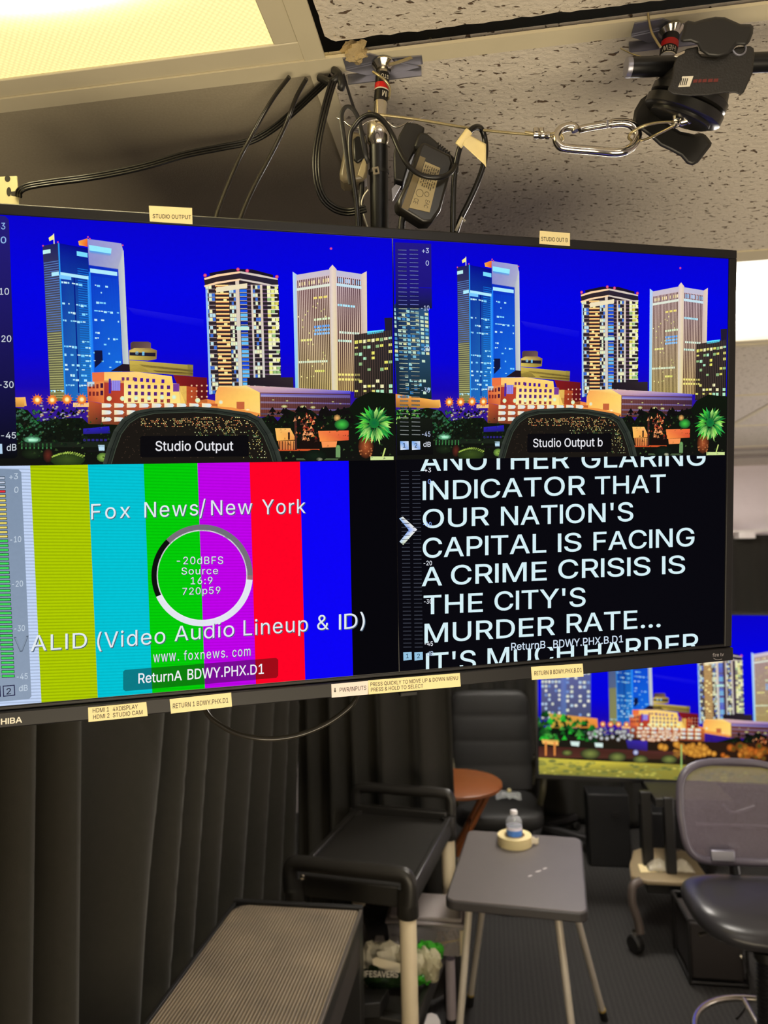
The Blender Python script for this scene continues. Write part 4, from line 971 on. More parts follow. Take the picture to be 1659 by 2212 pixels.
# ------------------------------------------------------------------ the room
def tile_mat():
    m, N, L, p = node_mat('ceiling_tile_mineral')
    tc = N.new('ShaderNodeTexCoord'); mp = N.new('ShaderNodeMapping')
    mp.inputs['Rotation'].default_value = (0, 0, radians(25)); mp.inputs['Scale'].default_value = (78, 165, 60)
    L.new(tc.outputs['Object'], mp.inputs['Vector'])
    n1 = N.new('ShaderNodeTexNoise'); n1.inputs['Scale'].default_value = 1.0; n1.inputs['Detail'].default_value = 2.5; n1.inputs['Roughness'].default_value = 0.55; n1.inputs['Distortion'].default_value = 0.6
    L.new(mp.outputs[0], n1.inputs['Vector'])
    r1 = N.new('ShaderNodeValToRGB'); r1.color_ramp.elements[0].position = 0.622; r1.color_ramp.elements[1].position = 0.66
    L.new(n1.outputs['Fac'], r1.inputs[0])
    n2 = N.new('ShaderNodeTexNoise'); n2.inputs['Scale'].default_value = 420; n2.inputs['Detail'].default_value = 3
    L.new(tc.outputs['Object'], n2.inputs['Vector'])
    r2 = N.new('ShaderNodeValToRGB'); r2.color_ramp.elements[0].position = 0.70; r2.color_ramp.elements[1].position = 0.74
    L.new(n2.outputs['Fac'], r2.inputs[0])
    hole = math_node(N, L, 'MAXIMUM', r1.outputs[0], r2.outputs[0])
    mx = N.new('ShaderNodeMix'); mx.data_type = 'RGBA'
    mx.inputs[6].default_value = lin((206, 197, 184)) + (1,); mx.inputs[7].default_value = lin((92, 74, 58)) + (1,)
    L.new(hole, mx.inputs[0]); L.new(mx.outputs[2], p.inputs['Base Color'])
    p.inputs['Roughness'].default_value = 0.9
    n3 = N.new('ShaderNodeTexNoise'); n3.inputs['Scale'].default_value = 160; n3.inputs['Detail'].default_value = 4
    L.new(tc.outputs['Object'], n3.inputs['Vector'])
    h = math_node(N, L, 'MULTIPLY_ADD', hole, -2.5, n3.outputs['Fac'])
    bp = N.new('ShaderNodeBump'); bp.inputs['Strength'].default_value = 0.7; bp.inputs['Distance'].default_value = 0.003
    L.new(h, bp.inputs['Height']); L.new(bp.outputs[0], p.inputs['Normal'])
    return m
M_TILE = tile_mat()
M_GRID = mat('grid_enamel', (208, 198, 170), 0.45, var=0.03)
M_WALL = mat('white_wall_paint', (236, 226, 230), 0.8, var=0.03, bump=0.1, bscale=300)
M_WALLD = mat('grey_wall_paint', (120, 116, 114), 0.8)
M_PLENUM = mat('plenum_dark', (18, 16, 14), 0.95)

def carpet_mat():
    m, N, L, p = node_mat('charcoal_ribbed_carpet')
    tc = N.new('ShaderNodeTexCoord'); mp = N.new('ShaderNodeMapping'); mp.inputs['Rotation'].default_value = (0, 0, TH)
    L.new(tc.outputs['Object'], mp.inputs['Vector'])
    wv = N.new('ShaderNodeTexWave'); wv.inputs['Scale'].default_value = 14; wv.inputs['Distortion'].default_value = 1.2; wv.inputs['Detail'].default_value = 3; wv.inputs['Detail Scale'].default_value = 6
    L.new(mp.outputs[0], wv.inputs['Vector'])
    nz = N.new('ShaderNodeTexNoise'); nz.inputs['Scale'].default_value = 130; nz.inputs['Detail'].default_value = 5
    L.new(tc.outputs['Object'], nz.inputs['Vector'])
    f = math_node(N, L, 'MULTIPLY_ADD', wv.outputs['Fac'], 0.35, math_node(N, L, 'MULTIPLY', nz.outputs['Fac'], 0.75))
    mx = N.new('ShaderNodeMix'); mx.data_type = 'RGBA'
    mx.inputs[6].default_value = lin((23, 22, 22)) + (1,); mx.inputs[7].default_value = lin((54, 52, 50)) + (1,)
    L.new(f, mx.inputs[0]); L.new(mx.outputs[2], p.inputs['Base Color']); p.inputs['Roughness'].default_value = 0.95
    bp = N.new('ShaderNodeBump'); bp.inputs['Strength'].default_value = 0.5; bp.inputs['Distance'].default_value = 0.004
    L.new(f, bp.inputs['Height']); L.new(bp.outputs[0], p.inputs['Normal'])
    return m
M_CARPET = carpet_mat()

AL, AR, BN, BF = -1.75, 3.0, -2.6, 5.20               # room limits along A and B
structure('floor', MB().rbox(AL, AR, BN, BF, -0.1, 0), M_CARPET, smooth=0)
structure('wall_back', MB().rbox(AL, AR, BF, BF + 0.1, 0, 2.6), M_WALL, smooth=0)
structure('wall_left', MB().rbox(AL - 0.1, AL, BN, BF, 0, 2.6), M_WALLD, smooth=0)
structure('wall_right', MB().rbox(AR, AR + 0.1, BN, BF, 0, 2.6), M_WALL, smooth=0)
structure('wall_front', MB().rbox(AL, AR, BN - 0.1, BN, 0, 2.6), M_WALL, smooth=0)

# ceiling: rows of tiles between the runners; lights and a black panel fill some of the openings
ROWS = [-2.6, -1.90, -1.22, -0.54, 0.13, 0.8105, 1.49, 2.165, 2.86, 3.55, 4.25, 4.72, 5.20]
COLS = [-1.75, -1.51, -0.189, 1.155, 2.48, 3.0]
def cell_kind(i, j):
    r, c = ROWS[i], COLS[j]
    if i == 4 and j == 1: return 'light'
    if i == 6 and j == 2: return 'light'
    if i in (1, 3, 9) and j == 2: return 'light'
    if i == 1 and j == 1: return 'light'
    if i == 5 and j == 1: return 'black'
    if i == 4 and j == 2: return 'raised'
    return 'tile'
mb = MB()
for i in range(len(ROWS) - 1):
    for j in range(len(COLS) - 1):
        if cell_kind(i, j) == 'tile':
            mb.rbox(COLS[j], COLS[j + 1], ROWS[i], ROWS[i + 1], ZC, ZC + 0.015)
structure('ceiling', mb, M_TILE, smooth=0)
mb = MB().rbox(AL, AR, BN, BF, 2.56, 2.60)
structure('ceiling_deck', mb, M_PLENUM, smooth=0)
# runners and cross tees
mb = MB()
T = 0.0125
for b in ROWS[1:-1]: mb.rbox(AL, AR, b - T, b + T, ZC - 0.003, ZC + 0.001); mb.rbox(AL, AR, b - 0.0015, b + 0.0015, ZC, ZC + (0.004 if abs(b - 0.8105) < .01 else 0.03))
for a in COLS[1:-1]:
    for b0, b1 in zip(ROWS, ROWS[1:]): mb.rbox(a - T, a + T, b0 + T, b1 - T, ZC - 0.0025, ZC + 0.001)
structure('trim_1', mb, M_GRID, smooth=0)
# bulkhead strip and pelmet board on the back wall
structure('trim_2', MB().rbox(AL, AR, 4.255, 4.31, ZC - .016, ZC - .003).rbox(AL, AR, 4.60, 4.66, ZC - .012, ZC - .003), mat('bulkhead_paint', (150, 140, 134), 0.7), smooth=0)

def raised_tile():
    rnd = random.Random(3)
    a0, a1, b0, b1 = COLS[2] + 0.016, COLS[3] - 0.02, ROWS[4] + 0.012, ROWS[5] - 0.018
    pts = []
    n = 120
    for k in range(n + 1): pts.append((a0 + (a1 - a0) * k / n, b1 + rnd.uniform(-0.0022, 0.001)))
    pts[0] = (a0 + 0.006, b1 - .004)
    for k in range(1, 40): pts.append((a1, b1 - (b1 - b0) * k / 40))
    pts.append((a1, b0)); pts.append((a0, b0))
    for k in range(1, 60): pts.append((a0 + rnd.uniform(-0.001, 0.001), b0 + (b1 - b0) * k / 60))
    mb = MB().prism([rc(a, b, ZC + 0.013) for a, b in pts], Z * 0.016)
    o = build('ceiling_tile', mb, M_TILE, smooth=0)
    return tag(o, 'pushed-up mineral ceiling tile with a ragged edge beside the glowing yellow ceiling light', 'ceiling tile')
raised_tile()
def loose_fluff():
    rnd = random.Random(8)
    c = PZ(770, 112, ZC + 0.004)
    mb = MB()
    def fn(u, v):
        th, ph = u * 2 * pi, v * pi
        r = 1 + 0.35 * sin(3 * th + 4 * ph) * sin(ph) + rnd.uniform(-.12, .12) * sin(ph)
        return c + A * (0.016 * r * sin(ph) * cos(th)) + B * (0.010 * r * sin(ph) * sin(th)) + Z * (0.012 * r * cos(ph))
    mb.grid(fn, 22, 12)
    return tag(build('insulation_tuft', mb, mat('insulation_fluff', (170, 150, 110), 0.95, bump=0.8, bscale=400)), 'tuft of tan insulation poking through the dark gap above the pole clip', 'insulation')
loose_fluff()
def black_panel():
    a0, a1, b0, b1 = COLS[1] + 0.004, COLS[2] - 0.004, ROWS[5] + 0.0025, ROWS[6] - 0.004
    o = build('ceiling_panel', MB().rbox(a0, a1, b0, b1, ZC + 0.001, ZC + 0.012), mat('dark_painted_panel', (160, 150, 128), 0.85, var=0.15, scale=300, bump=0.3, bscale=500), smooth=0)
    return tag(o, 'matte dark grey-brown ceiling panel above the top left of the television, cables hanging across it', 'ceiling panel')
black_panel()

# ------------------------------------------------------------------ fluorescent ceiling lights
def lens_mat(name, strength, edge, hot, centre, size):
    m, N, L, p = node_mat(name)
    tc = N.new('ShaderNodeTexCoord'); sp = N.new('ShaderNodeSeparateXYZ'); L.new(tc.outputs['Object'], sp.inputs[0])
    # distance from the tubes inside, in room axes
    ca, sa = cos(TH), sin(TH)
    a = math_node(N, L, 'SUBTRACT', math_node(N, L, 'MULTIPLY', sp.outputs[0], ca), math_node(N, L, 'MULTIPLY', sp.outputs[1], sa))
    b = math_node(N, L, 'ADD', math_node(N, L, 'MULTIPLY', sp.outputs[0], sa), math_node(N, L, 'MULTIPLY', sp.outputs[1], ca))
    da = math_node(N, L, 'DIVIDE', math_node(N, L, 'SUBTRACT', a, centre[0]), size[0])
    db = math_node(N, L, 'DIVIDE', math_node(N, L, 'SUBTRACT', b, centre[1]), size[1])
    d = math_node(N, L, 'SQRT', math_node(N, L, 'ADD', math_node(N, L, 'POWER', math_node(N, L, 'ABSOLUTE', da), 2.0), math_node(N, L, 'POWER', math_node(N, L, 'ABSOLUTE', db), 2.0)))
    mr = N.new('ShaderNodeMapRange'); mr.interpolation_type = 'SMOOTHSTEP'
    mr.inputs[1].default_value = 0.0; mr.inputs[2].default_value = 1.0; mr.inputs[3].default_value = 1.0; mr.inputs[4].default_value = 0.0
    L.new(d, mr.inputs[0])
    mx = N.new('ShaderNodeMix'); mx.data_type = 'RGBA'
    mx.inputs[6].default_value = edge + (1,); mx.inputs[7].default_value = hot + (1,)
    L.new(mr.outputs[0], mx.inputs[0])
    # prismatic bumps
    mp = N.new('ShaderNodeMapping'); mp.inputs['Rotation'].default_value = (0, 0, TH + radians(45)); mp.inputs['Scale'].default_value = (190, 190, 1)
    L.new(tc.outputs['Object'], mp.inputs['Vector'])
    ck = N.new('ShaderNodeTexVoronoi'); ck.inputs['Scale'].default_value = 1.0; ck.inputs['Randomness'].default_value = 0.0
    L.new(mp.outputs[0], ck.inputs['Vector'])
    pr = math_node(N, L, 'MULTIPLY_ADD', ck.outputs['Distance'], -0.60, 1.06)
    st = math_node(N, L, 'MULTIPLY_ADD', math_node(N, L, 'POWER', mr.outputs[0], 3.0), strength, pr)
    L.new(mx.outputs[2], p.inputs['Emission Color']); L.new(st, p.inputs['Emission Strength'])
    p.inputs['Base Color'].default_value = (0.6, 0.58, 0.5, 1); p.inputs['Roughness'].default_value = 0.4
    return m

def ceiling_light(i, j, label, lens, inset=0.03, extra=0.0):
    a0, a1, b0, b1 = COLS[j] + T, COLS[j + 1] - T, ROWS[i] + T, ROWS[i + 1] - T
    c = rc((a0 + a1) / 2, (b0 + b1) / 2, ZC)
    t = thing('ceiling_light', label, 'ceiling light', c, 'fluorescent lights in the ceiling grid')
    f = MB(); z0, z1 = ZC - 0.001, ZC + 0.012
    d = inset
    f.rbox(a0, a1, b0, b0 + d, z0, z1).rbox(a0, a1, b1 - d, b1, z0, z1).rbox(a0, a0 + d, b0 + d, b1 - d, z0, z1).rbox(a1 - d, a1, b0 + d, b1 - d, z0, z1)
    build('frame', f, M_GRID, t, bevel=0.0015)
    h = MB().rbox(a0 + .005, a1 - .005, b0 + .005, b1 - .005, ZC + 0.06, ZC + 0.063)
    build('housing', h, M_GRID, t, smooth=0)
    ln = MB().rbox(a0 + d - .002, a1 - d + .002, b0 + d - .002, b1 - d + .002, ZC + 0.0015, ZC + 0.004)
    build('diffuser', ln, lens(c), t, smooth=0)
    return t
YE, YH = (1.0, 0.80, 0.28), (1.0, 0.86, 0.52)
NE, NH = (1.0, 0.93, 0.76), (1.0, 0.94, 0.86)
def near_lens(c):
    aa, bb = ab(c); la, lb = -0.43 - aa, 0.585 - bb
    return lens_mat('near_light_lens', NEAR_LIGHT, YE, YH, (la, lb), (0.34, 0.15))
ceiling_light(4, 1, 'glowing yellow ceiling light with a dimpled lens at the top left, nearest above the television', near_lens)
ceiling_light(6, 2, 'bright white ceiling light seen past the right edge of the television', lambda c: lens_mat('far_light_lens', FAR_LIGHT, NE, NH, (0, 0), (0.72, 0.40)))
for k, (i, j) in enumerate(((3, 2), (1, 2), (1, 1), (9, 2))):  # unseen fixtures, added for the brightness they give
    ceiling_light(i, j, ['ceiling light just behind the photographer, next to the pushed-up tile', 'ceiling light at the rear of the room on the right', 'ceiling light at the rear of the room on the left', 'ceiling light over the office chairs, hidden behind the hanging television'][k], lambda c: lens_mat('rear_light_lens', ADDED_LIGHT * (6 if k == 3 else 1), NE, NH, (0, 0), (0.72, 0.40)))

# ------------------------------------------------------------------ curtains
M_CURT = mat('black_velour', (42, 40, 35), 0.95, var=0.12, scale=60, bump=0.25, bscale=700, spec=0.15, sheen=0.15)
def curtain_ab(name, label, fn, s0, s1, z0, z1, n=160, nz=44):
    mb = MB()
    mb.grid(lambda u, v: (lambda q, z: rc(q[0], q[1], z))(fn(s0 + (s1 - s0) * u, z0 + (z1 - z0) * v), z0 + (z1 - z0) * v), n, nz)
    o = build(name, mb, M_CURT, smooth=180, solid=0.004)
    return tag(o, label, 'curtain', 'black stage curtains')
PK = [0.80, 0.95, 1.09, 1.225, 1.365, 1.63, 1.80, 1.95, 2.12, 2.33, 2.52, 2.72, 2.92, 3.2]
def phase(s):
    for k in range(len(PK) - 1):
        if s <= PK[k + 1]: return k + (s - PK[k]) / (PK[k + 1] - PK[k])
    return len(PK) - 1.0
def left_fold(s, z):
    sl = 0.0 if s < 1.5 else min(1.0, (s - 1.5) / 0.2)
    ph = phase(s - sl * (z - 0.9) * 0.20)
    f = cos(2 * pi * ph)
    amp = 0.066 + 0.012 * sin(s * 5)
    return (-0.895 + amp * (f * 0.8 + 0.2 * cos(4 * pi * ph + 0.6)) + 0.015 * sin(s * 3.1), s + 0.012 * sin(2 * pi * ph + 1))
curtain_ab('curtain', 'black curtain hanging at the far left in broad folds beside the ribbed platform', left_fold, 0.96, 2.98, 0.02, 2.42, 300)
def back_fold(s, z):
    ph = s / 0.125 + 0.25 * sin(s * 9) + 0.12 * (z - 1)
    return (s + 0.012 * sin(2 * pi * ph + 1), 3.10 + 0.035 * cos(2 * pi * ph) + 0.012 * sin(s * 31))
curtain_ab('curtain', 'black pleated curtain behind the utility cart, its right edge beside the wooden table', back_fold, -0.86, -0.178, 0.02, 2.42, 180)
def wall_fold(s, z):
    ph = s / 0.19 + 0.25 * sin(s * 5)
    return (s, 5.11 + 0.028 * cos(2 * pi * ph))
curtain_ab('curtain', 'black curtain along the back wall behind the large television on its stand', wall_fold, -0.9, 2.9, 0.02, 1.955, 300)
def rail():
    t = thing('curtain_rail', 'white curtain rail with end bracket below the white wall at the right', 'curtain rail', rc(1.4, 5.05, 1.96))
    wm = mat('white_rail_enamel', (232, 226, 224), 0.4)
    build('rail', MB().rbox(-0.9, 2.9, 5.03, 5.05, 1.975, 1.99), wm, t)
    p = PD(1596, 1159, 4.88); a, b = ab(p)
    build('bracket', MB().rbox(a - 0.053, a + 0.05, 5.01, 5.19, p.z - 0.018, p.z + 0.030), wm, t, bevel=0.006)
    build('cord', MB().tube([rc(a + 0.05 + .1 * k, 5.02, 1.968 + 0.01 * (k % 2)) for k in range(9)], 0.004, 6), wm, t)
rail()

# ------------------------------------------------------------------ hardware hanging from the ceiling
M_CHROME = mat('chrome', (214, 208, 196), 0.16, 1.0, var=0.03)
M_ZINC = mat('zinc_plate', (150, 150, 162), 0.36, 0.75, var=0.08)
M_TUBE = mat('black_gloss_tube', (16, 16, 17), 0.34, var=0.1)
M_CORD = mat('black_cord', (20, 19, 18), 0.30)
M_RUB = mat('black_rubber', (30, 29, 28), 0.42, var=0.1)
M_CAST = mat('black_cast_metal', (34, 32, 30), 0.50, var=0.15, scale=200, bump=0.25, bscale=500)
M_STEEL = mat('wire_rope_steel', (186, 172, 132), 0.34, 0.8, var=0.25, scale=900)
M_RED = mat('red_sticker', (196, 24, 22), 0.4); M_BLK = mat('black_sticker', (14, 13, 13), 0.35); M_WHT = mat('white_sticker', (220, 214, 196), 0.5)
M_MASK = mat('masking_tape', (222, 204, 150), 0.65, var=0.06, scale=120)

def px_tube(name, pts, r, material, parent=None, smooth=6, n=10, closed=False, flat=None):
    """a cord through (x, y, distance) stations"""
    mb = MB().tube([PD(x, y, d) for x, y, d in pts], r, n, smooth=smooth, closed=closed, flat=flat)
    return build(name, mb, material, parent, smooth=60)

def text_at(name, t, pts_fn, material, parent, bold=0.0):
    vs, fs = glyphs(t, bold); mb = MB().add([pts_fn(gx, gy) for gx, gy in vs], fs)
    return build(name, mb, material, parent, smooth=0)

def scissor_clip(t, p, half=0.047, flip=1):
    """clip that bites the ceiling runner: two crossed plates, a hub and a downward pin seat"""
    # p: hub point on the runner underside
    def pl(pts, z, th): return MB().prism([p + A * a + B * b + Z * z for a, b in pts], -Z * th)
    build('clip_plate', pl([(-half, -0.014), (-half * .3, -0.016), (half * .15, -0.004), (half, -0.002), (half, 0.012), (half * .2, 0.016), (-half * .2, 0.008), (-half, 0.004)], -0.0032, 0.0016), M_ZINC, t, smooth=0)
    build('clip_plate', pl([(-half, 0.004), (-half * .5, 0.017), (half * .4, 0.019), (half * .9, 0.014), (half * .3, 0.001), (-half * .2, -0.001)], -0.0052, 0.0016), M_ZINC, t, smooth=0)
    lip = MB().prism([p + A * a + B * b - Z * 0.003 for a, b in [(-half, 0.0175), (half * .95, 0.0175), (half * .95, 0.019), (-half, 0.019)]], -Z * 0.012)
    build('clip_lip', lip, M_ZINC, t, smooth=0)
    build('hub', MB().lathe([(0.0001, 0), (0.013, 0), (0.0142, -0.0025), (0.011, -0.006), (0.009, -0.009), (0.0001, -0.009)], p - Z * 0.0065, Z, 28), M_CHROME, t)

def mounting_pole():
    hub = PZ(826, 118, ZC); hub = rc(ab(hub)[0], ROWS[5] + 0.002, ZC)
    t = thing('hanging_pole', 'thin chrome pin and black pole hanging from the ceiling clip down behind the television', 'pole', hub)
    scissor_clip(t, hub)
    dh = (hub - CAM).dot(_F)
    top = hub - Z * 0.012
    pin = PD(819, 262, dh + 0.002); r = 0.0082
    ax = (pin - top).normalized()
    build('pin', MB().lathe([(r * .8, 0), (r, 0.002), (r, (PD(817, 270, dh + 0.003) - top).length)], top, ax, 28), M_CHROME, t)
    low = PD(821, 560, dh + 0.03)
    col = PD(817, 270, dh + 0.003)
    ax2 = (low - col).normalized()
    build('collar', MB().lathe([(r, -0.006), (0.011, -0.004), (0.0135, 0.0), (0.0135, 0.020), (0.0120, 0.022), (0.0117, 0.024)], col, ax2, 32), M_CHROME, t)
    build('pole_tube', MB().cyl(col + ax2 * 0.022, low, 0.0113, n=32), M_TUBE, t)
    st = build('sticker', MB().cyl(top + ax * 0.008, top + ax * 0.041, r + 0.0003, n=28, caps=False), M_BLK, t)
    for nm, m_, h0, h1 in (('red_band', M_RED, 0.0205, 0.0270), ('white_band', M_WHT, 0.0270, 0.0285)):
        build(nm, MB().cyl(top + ax * h0, top + ax * h1, r + 0.0006, n=28, caps=False), m_, st)
    # lettering printed across the sticker, upside down
    side = ax.cross((CAM - top).normalized()).normalized(); fr = (CAM - top); fr = (fr - ax * fr.dot(ax)).normalized()
    def wrap(h, size, a0, wd):
        def fn(gx, gy):
            an = a0 + gx * wd; rr = r + 0.0009
            return top + ax * (h + gy * size) + (fr * cos(an) + side * sin(an)) * rr
        return fn
    text_at('sticker_text', 'M', wrap(0.031, 0.0065, -0.75, 0.62), M_WHT, st, 0.012)
    text_at('sticker_text', 'STU', wrap(0.012, 0.0042, -0.9, 1.1), M_WHT, st, 0.012)
    px_tube('retaining_wire', [(728, 255, dh - .008), (742, 261, dh - .012), (757, 273, dh - .015), (773, 276, dh - .017), (786, 268, dh - .018), (800, 261, dh - .0175), (818, 258, dh - .0165), (835, 262, dh - .014), (848, 272, dh - .012), (860, 275, dh - .010), (875, 268, dh - .008), (890, 262, dh - .006), (915, 252, dh - .002)], 0.0009, M_CHROME, t)
    # buckle tie around the pole
    c = PD(818, 372, dh + .013)
    tie = build('buckle_tie', MB().lathe([(0.0118, -0.002), (0.0127, -0.002), (0.0127, 0.002), (0.0118, 0.002)], c, ax2, 28), M_RUB, t)
    q = [(804, 362), (817, 359), (820, 374), (807, 377)]; qi = [(809, 365), (815, 363.5), (816, 372), (811, 373)]
    mb = MB()
    for k in range(4):
        j = (k + 1) % 4
        mb.prism([PD(x, y, dh - .004) for x, y in (q[k], q[j], qi[j], qi[k])], _F * 0.002)
    build('buckle', mb, mat('grey_buckle', (120, 112, 96), 0.4), tie, smooth=0)
    return dh
DH = mounting_pole()

def steel_wire(pts, r=0.00165): return [PD(x, y, d) for x, y, d in pts]
def safety_cable():
    t = thing('safety_cable', 'steel safety cable stretched from the pole to the carabiner', 'cable', PD(980, 270, DH - .02))
    build('wire_rope', MB().tube(steel_wire([(797, 240, DH - .005), (806, 245, DH - .016), (830, 249, DH - .016), (900, 258, DH - .018), (1020, 278, DH - .03), (1100, 287, DH - .04), (1152, 291, DH - .047)]), 0.00155, 10), M_STEEL, t)
    build('wire_rope', MB().tube(steel_wire([(1182, 293, DH - .05), (1192, 296, DH - .05), (1200, 305, DH - .047), (1216, 301, DH - .05), (1210, 288, DH - .053), (1195, 288, DH - .053), (1182, 291, DH - .05)]), 0.00135, 8), M_STEEL, t)
    px_tube('wire_tail', [(1134, 286, DH - .046), (1155, 289, DH - .048)], 0.0018, M_STEEL, t, smooth=0)
    s = MB(); a, b = PD(1152, 291, DH - .047), PD(1187, 293, DH - .05)
    s.lathe([(0.002, 0), (0.0042, 0.001), (0.0042, 0.005), (0.0034, 0.0065), (0.0042, 0.008), (0.0042, 0.012), (0.0034, 0.0135), (0.0042, 0.015), (0.0042, 0.0185), (0.002, 0.0195)], a, (b - a).normalized(), 20)
    build('crimp_sleeve', s, M_CHROME, t)
    mb = MB()
    for x in (1158, 1170): mb.lathe([(0.0001, -.003), (0.003, -.002), (0.003, .003), (0.0001, .004)], PD(x, 283, DH - .05), Z, 16)
    build('crimp_nut', mb, M_CHROME, t)
safety_cable()
def carabiner():
    d = DH - .055
    t = thing('carabiner', 'large steel carabiner hooked between the two safety cables', 'carabiner', PD(1290, 300, d))
    pts = [(1209, 312), (1203, 296), (1212, 280), (1232, 273), (1256, 278), (1300, 270), (1338, 264), (1362, 268), (1376, 284), (1374, 306), (1358, 322), (1330, 329), (1280, 325), (1230, 320)]
    k = 0.006
    body = [(1228, 318), (1212, 313), (1203, 302), (1206, 286), (1220, 276), (1236, 277)]
    main = pts[8:] + []
    build('body', MB().tube([PD(x, y, d + (0.004 if x < 1290 else -.003)) for x, y in [(1244, 283), (1240, 275), (1226, 274), (1210, 281), (1202, 296), (1207, 312), (1222, 320), (1280, 325), (1332, 329), (1360, 321), (1374, 304), (1377, 288), (1366, 271), (1345, 265), (1320, 267)]], 0.0048, 14), M_CHROME, t)
    build('gate', MB().tube([PD(x, y, d) for x, y in [(1320, 267), (1290, 272), (1262, 277), (1252, 280)]], 0.0040, 14), M_CHROME, t)
    build('gate_pin', MB().cyl(PD(1312, 261, d - .003), PD(1312, 275, d - .003), 0.0018, n=10), M_ZINC, t)
carabiner()
def clamp_cable():
    d = DH - .06
    t = thing('safety_cable', 'short steel safety cable looped around the black grip clamp', 'cable', PD(1450, 290, d))
    build('wire_rope', MB().tube(steel_wire([(1452, 263, d - .030), (1420, 265, d - .020), (1390, 272, d - .012), (1368, 284, d - .009), (1358, 296, d - .002), (1366, 304, d + .004), (1390, 303, d + .004), (1420, 290, d - .014), (1455, 272, d - .030)]), 0.0016, 10), M_STEEL, t)
    build('wire_rope', MB().tube(steel_wire([(1492, 260, d - .032), (1520, 252, d - .030), (1545, 234, d - .022), (1560, 215, d - .010), (1567, 200, d + .002)]), 0.0016, 10), M_STEEL, t)
    a, b = PD(1452, 268, d - .0305), PD(1492, 258, d - .0325)
    L_ = (b - a).length
    build('crimp_sleeve', MB().lathe([(0.002, 0), (0.0046, 0.001), (0.0046, L_ * .3), (0.0036, L_ * .36), (0.0046, L_ * .42), (0.0046, L_ * .75), (0.0036, L_ * .8), (0.0046, L_ * .86), (0.0046, L_ * .97), (0.002, L_)], a, (b - a).normalized(), 20), M_CHROME, t)
    mb = MB()
    for x, y in ((1462, 256), (1478, 251)): mb.lathe([(0.0001, -.003), (0.0042, -.002), (0.0042, .003), (0.0001, .004)], PD(x, y, d - .034), Z, 16)
    build('crimp_nut', mb, M_CHROME, t)
    px_tube('wire_rope', [(1400, 28, .80), (1402, 45, .80), (1408, 70, .797), (1418, 88, .793), (1427, 102, .79)], 0.0013, M_STEEL, t)
    px_tube('wire_tail', [(1340, 104, .80), (1362, 115, .797), (1384, 122, .79)], 0.0007, M_STEEL, t)
clamp_cable()
def pole_tail_cable():
    t = px_tube('safety_cable', [(930, 84, .87), (916, 105, .862), (893, 122, .855), (862, 134, .846), (840, 140, .842)], 0.0019, M_STEEL)
    tag(t, 'loose end of steel cable dropping from the dark ceiling gap over the pole clip', 'cable')
    t = px_tube('safety_cable', [(806, 155, DH - .014), (818, 163, DH - .018), (832, 174, DH - .018), (842, 190, DH - .012), (841, 208, DH - .004), (838, 214, DH + .002)], 0.0016, M_STEEL)
    tag(t, 'steel cable wrapped once around the chrome pin at its red sticker', 'cable')
pole_tail_cable()

